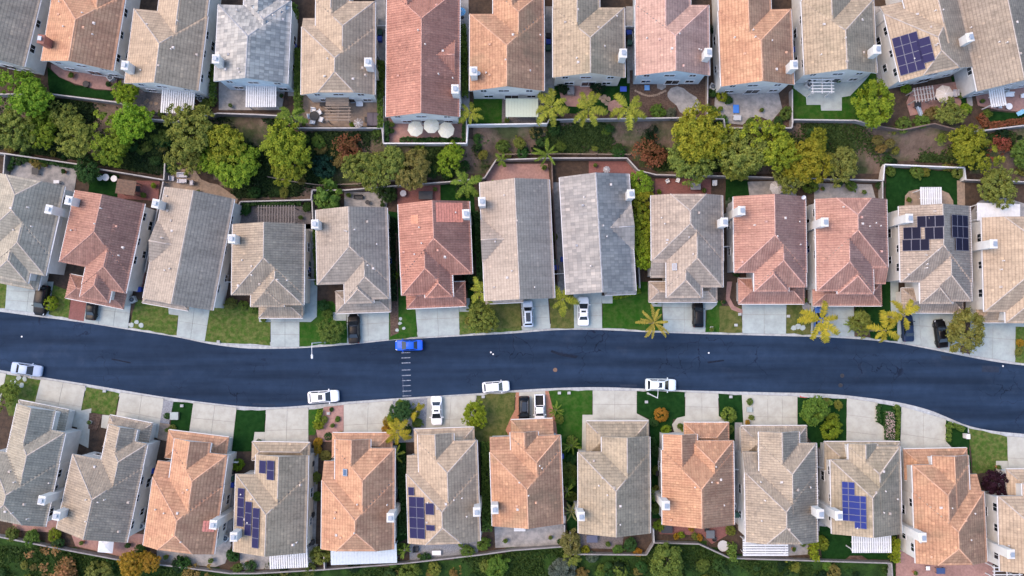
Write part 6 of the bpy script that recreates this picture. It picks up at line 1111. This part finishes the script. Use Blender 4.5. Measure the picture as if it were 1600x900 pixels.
def table(px, py, r, row, col, label, square=None, h=.72):
    z = PAD[row] + .05; g = U(px, py, z + h); o = empty('garden_table', (g.x, g.y, z)); mb = MB()
    if square: mb.bbox((0, 0, h), (square[0], square[1], .06), b=.015)
    else: mb.cyl((0, 0, h - .03), r, .05, 20); mb.cyl((0, 0, h + .02), r * .96, .015, 20)
    inst('table_top', mb.mesh('table_top', TINT), o, color=col); mb = MB(); lx, ly = (square[0] / 2 - .1, square[1] / 2 - .1) if square else (r * .6, r * .6)
    me = MB().box((0, 0, h / 2 - .02), (.06, .06, h - .04)).mesh('leg', M_DARK)
    for x in (-1, 1):
        for y in (-1, 1): inst('leg', me, o, (x * lx, y * ly, 0))
    tag(o, label, 'table'); return o
W3 = (.66, .67, .68); DK = (.02, .021, .024)
table(491, 181, .75, 1, DK, 'dark round patio table ringed by five white chairs')
for i, (x, y, a, nm) in enumerate([(490, 173, -100, 'topmost'), (499, 176, -150, 'upper right'), (502, 187, 160, 'lower right'), (489, 191, 85, 'lowest'), (485, 182, 10, 'leftmost')]): chair(x, y, R(a), 1, W3, f'{nm} of five white chairs round the dark patio table', 1.15, group='white patio chairs')
table(156, 278, .45, 2, W3, 'left small round white table on dark turf'); table(165, 277, .55, 2, W3, 'middle round white table on dark turf'); table(178, 279, .5, 2, W3, 'right round white table on dark turf')
GL = (.40, .40, .44)
chair(285, 274, R(-90), 2, GL, 'upper pale grey sofa behind the long grey house', 1.1, 2.2); chair(285, 283, R(90), 2, GL, 'lower pale grey sofa behind the long grey house', 1.1, 2.0); chair(269, 279, 0, 2, GL, 'left pale grey armchair behind the long grey house', 1.1); chair(300, 286, R(180), 2, GL, 'right pale grey armchair behind the long grey house', 1.1)
chair(1043, 283, R(-60), 2, W3, 'left white chair on red patio behind grey-pink house', .9); chair(1059, 282, R(-110), 2, W3, 'right white chair on red patio behind grey-pink house', .9); table(1087, 291, .8, 2, (.22, .22, .23), 'long grey table on blue-black rug behind grey-pink house', (1.6, 1.1)); chair(1116, 286, R(180), 2, W3, 'white lounger at the right end of the red patio', 1.0, 1.3)
table(55, 267, .5, 2, DK, 'black square table on the leftmost middle-row patio', (1.1, 1.1)); table(88, 284, .4, 2, W3, 'small white table behind the grey-green middle-row house', (.9, .5)); table(215, 295, .5, 2, DK, 'dark square grill table beside the brown shelter', (.8, .9), .9)
chair(560, 308, R(-90), 2, DK, 'black sofa on concrete behind the grey middle-row house', 1.0, 2.2); table(574, 316, .35, 2, DK, 'small black round table behind the grey middle-row house'); table(665, 305, 1.0, 2, (.035, .037, .042), 'big dark oval table on red patio behind the red house', (2.2, 1.3)); table(630, 302, .5, 2, GL, 'round grey table on the red patio behind the red house')
table(1110, 835, .6, 3, (.10, .11, .12), 'grey dining table at right of the purple patio', (1.3, 1.2)); chair(1104, 828, R(-90), 3, DK, 'dark chair above the grey dining table', .9); chair(1116, 842, R(90), 3, DK, 'dark chair below the grey dining table', .9); table(1042, 826, .9, 3, (.03, .031, .036), 'black square fire table on the left of the purple patio', (1.7, 1.4))
table(1130, 853, .85, 3, (.42, .42, .42), 'round pale fire pit of stones at the wall corner', h=.35); table(925, 842, .8, 3, (.07, .08, .13), 'dark blue square table behind the plain tan house', (1.7, 1.1)); table(682, 864, .5, 3, W3, 'tilted white lounger table on grey patio', (1.4, .7), .4); chair(650, 858, 0, 3, DK, 'dark armchair in corner behind the tan solar house', 1.3)
table(1577, 166, .5, 1, W3, 'small white round table on rightmost top-row patio'); chair(1563, 166, 0, 1, W3, 'white chair left of the small round table on rightmost patio', .9); chair(1577, 148, R(-90), 1, W3, 'white sofa above the small round table on rightmost patio', 1.0, 2.0); chair(1594, 176, R(120), 1, (.20, .45, .62), 'light blue lounger at the right picture edge', 1.0, 1.8); chair(1598, 150, R(-90), 1, W3, 'white chair at right edge above the blue lounger', .9)
chair(1437, 174, R(20), 1, (.30, .37, .45), 'blue-grey corner sofa below the grey slatted pergola', 1.1, 2.4); table(1434, 163, .5, 1, DK, 'dark square fire table below the grey slatted pergola', (1.0, .9)); chair(1492, 146, R(180), 1, GL, 'pale grey lounge chair right of the beige octagonal parasol', 1.1, 1.5); table(1486, 160, .6, 1, DK, 'black covered grill below the beige octagonal parasol', (1.2, 1.0), .9)
chair(562, 163, R(-90), 1, W3, 'white lounger by back wall behind the clipped gable house', 1.0, 1.6); table(504, 163, .4, 1, DK, 'black grill beside the solid tan porch roof', (.9, .6), .9); table(618, 188, .3, 1, DK, 'left black pot table on the pink parasol patio'); table(625, 187, .35, 1, DK, 'right black pot table on the pink parasol patio'); table(134, 131, .5, 1, DK, 'black bean-shaped fire bowl on the curved pink patio', h=.4)
table(1152, 184, .6, 1, (.40, .43, .46), 'white-topped spa bench on grey pavers behind orange-red house', (1.2, .8), .5); table(1150, 170, .5, 1, (.03, .16, .55), 'bright blue oval paddling board table on grey pavers', (.9, 1.3), .3); table(974, 139, .5, 1, (.03, .08, .42), 'bright blue covered seat beside the artificial lawn', (1.0, .8), .5); table(1011, 137, .45, 1, (.10, .25, .50), 'blue and white square game table in the bark yard', (.8, .8), .4); table(1450, 888, .5, 3, W3, 'small white cooler behind the orange house by purple tree', (.6, .6), .5); table(1470, 892, .6, 3, (.03, .06, .16), 'dark blue table behind the orange house by purple tree', (1.3, .9))
def hot_tub(px, py, row, col, label, w_=1.9, d_=2.0):
    z = PAD[row] + .03; g = U(px, py, z + .9); o = empty('hot_tub', (g.x, g.y, z)); mb = MB(); mb.bbox((0, 0, .4), (w_, d_, .8), b=.05); mb.build('shell', M_WOOD, o); me = MB().bbox((0, 0, .86), (w_ / 2 - .01, d_ + .06, .12), b=.04).mesh('cover', TINT)
    for s in (-1, 1): inst('cover', me, o, (s * w_ / 4, 0, 0), color=col)
    mb = MB(); mb.box((-w_ / 2 - .25, .1, .2), (.45, .8, .4)); mb.build('step', M_DARK, o); tag(o, label, 'hot tub')
hot_tub(583, 186, 1, (.085, .070, .085), 'hot tub with dark purple-grey cover by the hedge'); hot_tub(892, 141, 1, (.10, .12, .15), 'dark round-edged spa by wall behind the patched tan house', 1.1, 1.2)
# wheeled bins
bb = MB(); bb.box((0, 0, .5), (.55, .6, .9), taper=1.12); BINB = bb.mesh('bin_body', TINT); bb = MB(); bb.bbox((0, 0, .99), (.66, .74, .1), b=.04); bb.box((-.34, 0, .98), (.06, .5, .05)); BINL = bb.mesh('lid', TINT); bb = MB(); bb.tube([(-.26, -.3, .1), (-.26, .3, .1)], .1, 10); BINW = bb.mesh('wheel', M_RUBBER)
def wbin(px, py, row, c, cw):
    z = PAD[row] + .03; g = U(px, py, z + 1); o = empty('wheeled_bin', (g.x, g.y, z), R(random.choice([0, 90, 180]))); o.scale = (1.1, 1.1, 1.0); inst('bin_body', BINB, o, color=c); inst('lid', BINL, o, color=c); inst('wheel', BINW, o); tag(o, f'{cw} wheeled bin beside the {near(g, row)}', 'bin', 'wheeled bins')
BL, BK, GN = (.015, .05, .30), (.012, .012, .014), (.02, .07, .05)
for x, y, r, c, w_ in [(459, 72, 1, BL, 'blue'), (458, 83, 1, BK, 'black'), (457, 95, 1, BK, 'black'), (457, 110, 1, BK, 'black'), (593, 50, 1, GN, 'green'), (593, 60, 1, BL, 'blue'), (857, 55, 1, BK, 'black'), (857, 65, 1, BL, 'blue'), (857, 74, 1, GN, 'green'), (983, 50, 1, BL, 'blue'), (984, 58, 1, BK, 'black'), (984, 66, 1, GN, 'green'), (1241, 68, 1, BK, 'black'), (1241, 77, 1, BL, 'blue'), (332, 55, 1, BL, 'blue'), (203, 50, 1, BL, 'blue'), (480, 412, 2, GN, 'green'), (480, 421, 2, BL, 'blue'), (480, 429, 2, BK, 'black'), (868, 409, 2, GN, 'green'), (869, 418, 2, BL, 'blue'), (880, 405, 2, BL, 'blue'),
                       (344, 438, 2, BL, 'blue'), (344, 446, 2, BK, 'black'), (216, 452, 2, BL, 'blue'), (608, 408, 2, BL, 'blue'), (1262, 370, 2, BK, 'black'), (1262, 380, 2, BL, 'blue'), (1262, 392, 2, BL, 'blue'), (236, 736, 3, BL, 'blue'), (235, 745, 3, BK, 'black'), (361, 737, 3, BK, 'black'), (361, 748, 3, GN, 'green'), (361, 758, 3, BL, 'blue'), (620, 785, 3, BK, 'black'), (765, 740, 3, BK, 'black'), (877, 713, 3, BL, 'blue'), (1392, 405, 2, BK, 'black'), (1152, 805, 3, GN, 'green'), (1029, 740, 3, BK, 'black'), (486, 725, 3, BK, 'black'), (486, 805, 3, BK, 'black'), (486, 848, 3, BK, 'black')]: wbin(x, y, r, c, w_)
# air conditioners
ab = MB(); ab.bbox((0, 0, .45), (.9, .9, .85), b=.05); ACB = ab.mesh('case', mat('ac_paint', (.42, .43, .43), .6)); ab = MB(); ab.cyl((0, 0, .875), .36, .03, 16); ACG = ab.mesh('fan_grille', M_DARK); ab = MB(); [ab.box((0, 0, .92), (.7, .03, .02), a * .785) for a in range(4)]; ACF = ab.mesh('guard', M_METAL)
for x, y, r in [(220, 822, 3), (352, 841, 3), (1265, 132, 1), (1114, 135, 1), (172, 121, 1), (313, 154, 1), (594, 112, 1), (1573, 138, 1), (1514, 108, 1), (1146, 790, 3), (1276, 770, 3), (206, 468, 2), (590, 93, 1)]:
    z = PAD[r] + .03; g = U(x, y, z + .8); o = empty('air_conditioner', (g.x, g.y, z), R(random.uniform(0, 90))); inst('case', ACB, o); f = inst('fan_grille', ACG, o); inst('guard', ACF, f); tag(o, f'grey air conditioner unit beside the {near(g, r)}', 'air conditioner', 'air conditioners')
# street lamps
def lamp(base, heading, label):
    g = U(*base, 0); o = empty('street_lamp', (g.x, g.y, 0), R(heading)); mb = MB(); mb.tube([(0, 0, 0), (0, 0, 3), (0, 0, 8.2)], [.11, .085, .06], 10); mb.build('post', M_WHITE, o); mb = MB(); mb.cyl((0, 0, 0), .22, .3, 10, r2=.15); mb.build('base', M_CONC, o)
    mb = MB(); mb.tube([(0, 0, 8.1), (.6, 0, 8.35), (1.7, 0, 8.4)], [.045, .04, .035], 8); mb.build('arm', M_WHITE, o); mb = MB(); mb.add([(1.6, -.08, 8.36), (1.6, .08, 8.36), (1.75, .17, 8.33), (2.2, .15, 8.33), (2.3, 0, 8.34), (2.2, -.15, 8.33), (1.75, -.17, 8.33)] + [(1.6, -.05, 8.46), (1.6, .05, 8.46), (1.78, .11, 8.5), (2.15, .1, 8.48), (2.24, 0, 8.46), (2.15, -.1, 8.48), (1.78, -.11, 8.5)], [tuple(range(6, -1, -1)), tuple(range(7, 14))] + [(i, (i + 1) % 7, 7 + (i + 1) % 7, 7 + i) for i in range(7)]); mb.build('lamp_head', M_WHITE, o); tag(o, label, 'street lamp')
lamp((508, 534.5), -88, 'white street lamp at the upper kerb reaching over the street'); lamp((1012.5, 614.5), 88, 'white street lamp at the lower kerb reaching over the pale SUV')
# small kerbside boxes, fountains, dishes
def box_thing(name, px, py, row, d, m, label, cat, top=None, lid=True):
    z = PAD[row] + .02; g = U(px, py, z + d[2]); o = empty(name, (g.x, g.y, z)); mb = MB(); mb.bbox((0, 0, d[2] / 2), d, b=.03); mb.build('box', m, o)
    if lid: mb = MB(); mb.bbox((0, 0, d[2] + .03), (d[0] + .08, d[1] + .08, .06), b=.02); mb.build('lid', top or m, o)
    tag(o, label, cat)
for x, y, r, c in [(1156, 491, 2, 'on dry lawn left of the pinkish twin driveway'), (1112, 512, 2, 'at the kerb right of the black SUV driveway'), (874, 614, 3, 'at the kerb on lawn right of the pickup'), (889, 614, 3, 'on the lawn above the cycad palm'), (341, 534, 2, 'at kerb below the short tan-grey house'), (1232, 494, 2, 'on dirt right of the pinkish twin driveway'), (1010, 628, 3, 'beside the lower street lamp'), (1142, 620, 3, 'on dark lawn left of the stepped path'), (513, 646, 3, 'on the brick bed beside orange skylight house'), (284, 634, 3, 'on dark lawn near the fountain'), (163, 611, 3, 'on the lawn second from left below street'), (769, 513, 2, 'at kerb on the dry lawn'), (1150, 508, 2, 'on the dry lawn near the kerb'), (755, 620, 3, 'on the dry lawn right of the white sedan')]:
    box_thing('utility_box', x, y, r, (.42, .34, .25), M_KERB, f'small pale utility box {c}', 'utility box')
box_thing('fountain_basin', 272, 650, 3, (1.2, 1.1, .5), M_TAN, 'small square tiled fountain in front of the orange-pink house', 'fountain', M_CONC); box_thing('planter', 1171, 640, 3, (.7, .7, .5), M_CONC, 'square planter with shrubs on the stepped path', 'planter'); box_thing('mailbox', 1513, 682, 3, (.5, .7, 1.1), M_TRIM, 'brick-like post box at kerb of the lower right lawn', 'mailbox')
def dish(px, py, h_, label):
    pt, n = on_roof(h_, px, py); wp = h_.toworld(pt); o = empty('satellite_dish', wp); mb = MB(); mb.tube([(0, 0, -.1), (0, 0, .5)], .03, 6); mb.build('mast', M_METAL, o); mb = MB(); vs = [(0, 0, 0)]; fs = []
    for r_, zz in ((.2, .03), (.38, .11)): vs += [(r_ * math.cos(6.2832 * k / 14), r_ * .85 * math.sin(6.2832 * k / 14), zz) for k in range(14)]
    fs = [(0, 1 + k, 1 + (k + 1) % 14) for k in range(14)] + [(1 + k, 15 + k, 15 + (k + 1) % 14, 1 + (k + 1) % 14) for k in range(14)]; mb.add(vs, fs); d = mb.build('reflector', M_TRIM, o, loc=(0, 0, .5)); d.rotation_euler = (.5, .3, 0); tag(o, label, 'satellite dish')
dish(747, 116, HS[(1, 7)], 'white satellite dish on the orange-tan top-row roof'); dish(217, 313, HS[(2, 2)], 'white satellite dish on the brick-red roof edge'); dish(1253, 309, HS[(2, 10)], 'white satellite dish on the left pinkish red roof')
# relaid bright tiles on the red roof: courses a little proud of the old ones
def relaid(h_, px, py, along, up, m):
    pt, n = on_roof(h_, px, py); M = frame_from(n); k = max(1, int(up / .42)); me = MB().add([(-.20, -along / 2, .035), (.18, -along / 2, -.01), (.18, along / 2, -.01), (-.20, along / 2, .035), (-.20, -along / 2, -.05), (-.20, along / 2, -.05)], [(0, 1, 2, 3), (4, 0, 3, 5)]).mesh('relaid_tiles', m)
    for i in range(k): o = inst('relaid_tiles', me, h_.roof, pt + n * .03 + M @ Vector(((i + .5 - k / 2) * .42, 0, 0))); o.rotation_euler = M.to_euler()
relaid(HS[(2, 6)], 702, 332, 2.9, 4.6, mat('new_red_tile', (.45, .185, .14), .85, vary=.25, vscale=3)); relaid(HS[(2, 6)], 648, 343, 1.3, 1.5, mat('new_orange_tile', (.55, .26, .16), .85, vary=.25, vscale=3)); relaid(HS[(3, 3)], 326, 822, 1.6, 1.7, mat('new_pink_tile', (.48, .19, .155), .85, vary=.25, vscale=3))
# potted plants
pb = MB(); pb.cyl((0, 0, 0), .2, .4, 12, r2=.28); pb.cyl((0, 0, .38), .3, .06, 12); POT = pb.mesh('pot', TINT)
def pot(px, py, row, col, g_='mid'):
    z = PAD[row] + .05; g = U(px, py, z + .5); o = empty('potted_plant', (g.x, g.y, z)); inst('pot', POT, o, color=col); s_ = random.uniform(.35, .5); inst('foliage', DENSE[int(px) % 3], o, (0, 0, .62), (0, 0, px), s_, GREEN[g_]); tag(o, f"potted plant in {'clay' if col[0] > .2 and col[2] < .15 else 'pale' if col[0] > .2 else 'dark'} pot beside the {near(g, row)}", 'potted plant', 'potted plants')
CL, PA, DA = (.34, .15, .08), (.42, .40, .37), (.03, .03, .035)
for x, y, r, c, g_ in [(112, 118, 1, CL, 'mid'), (170, 132, 1, DA, 'dark'), (215, 175, 1, CL, 'mid'), (240, 176, 1, PA, 'bright'), (298, 178, 1, CL, 'mid'), (360, 165, 1, PA, 'mid'), (440, 150, 1, CL, 'dark'), (475, 195, 1, CL, 'mid'), (550, 195, 1, DA, 'bright'), (612, 205, 1, CL, 'dark'), (612, 195, 1, DA, 'mid'), (717, 190, 1, CL, 'mid'), (792, 188, 1, CL, 'mid'), (1125, 170, 1, CL, 'bright'), (1190, 172, 1, CL, 'mid'), (1310, 125, 1, PA, 'mid'), (1500, 150, 1, CL, 'mid'), (1535, 158, 1, DA, 'mid'), (30, 255, 2, DA, 'dark'), (70, 258, 2, CL, 'mid'), (100, 268, 2, CL, 'dark'), (225, 305, 2, CL, 'mid'), (240, 290, 2, DA, 'bright'), (310, 300, 2, CL, 'mid'), (470, 340, 2, PA, 'mid'), (545, 305, 2, DA, 'mid'), (598, 320, 2, CL, 'dark'), (680, 296, 2, CL, 'mid'), (770, 285, 2, PA, 'bright'), (850, 262, 2, CL, 'mid'), (930, 258, 2, CL, 'mid'), (1030, 300, 2, DA, 'bright'), (1100, 298, 2, CL, 'mid'), (1285, 295, 2, CL, 'mid'), (1350, 300, 2, PA, 'mid'), (1420, 312, 2, CL, 'mid'),
                       (1112, 515, 2, CL, 'mid'), (1130, 472, 2, CL, 'dark'), (1256, 470, 2, DA, 'mid'), (412, 500, 2, CL, 'mid'), (725, 476, 2, CL, 'bright'), (1025, 472, 2, DA, 'mid'), (262, 672, 3, CL, 'mid'), (140, 660, 3, PA, 'mid'), (405, 690, 3, CL, 'dark'), (520, 665, 3, CL, 'mid'), (920, 690, 3, CL, 'mid'), (1006, 668, 3, PA, 'mid'), (1062, 665, 3, CL, 'mid'), (1168, 660, 3, CL, 'amber'), (1560, 730, 3, CL, 'mid'), (128, 848, 3, CL, 'mid'), (200, 852, 3, DA, 'dark'), (260, 870, 3, CL, 'mid'), (330, 876, 3, PA, 'mid'), (386, 880, 3, CL, 'dark'), (655, 868, 3, CL, 'mid'), (720, 850, 3, DA, 'bright'), (790, 845, 3, CL, 'mid'), (860, 840, 3, CL, 'mid'), (875, 846, 3, PA, 'dark'), (950, 850, 3, CL, 'mid'), (1080, 826, 3, CL, 'amber'), (1240, 858, 3, CL, 'mid'), (1255, 850, 3, DA, 'mid'), (1430, 895, 3, CL, 'mid')]: pot(x, y, r, c, g_)
# ------------------------------------------------------------------ labels that would repeat get their place
from collections import defaultdict
def finish_labels():
    d = defaultdict(list)
    for o in THINGS: d[o['label']].append(o)
    for lab, os_ in d.items():
        if len(os_) < 2: continue
        xs = [PX(o.matrix_world.translation if o.parent else o.location) for o in os_]; horiz = (max(x[0] for x in xs) - min(x[0] for x in xs)) >= (max(x[1] for x in xs) - min(x[1] for x in xs))
        order = sorted(range(len(os_)), key=lambda i: xs[i][0 if horiz else 1])
        for k, i in enumerate(order):
            n = len(os_); w1 = ('left' if horiz else 'upper') if n == 2 and k == 0 else ('right' if horiz else 'lower') if n == 2 else ('leftmost' if horiz else 'topmost') if k == 0 else ('rightmost' if horiz else 'lowest') if k == n - 1 else (ORD[k + 1] + (' from left' if horiz else ' from top')) if k < 13 else f'inner'
            o = os_[i]; o['label'] = (f'{w1} {lab}' if ' from ' not in w1 else f'{lab}, {w1}')
finish_labels()
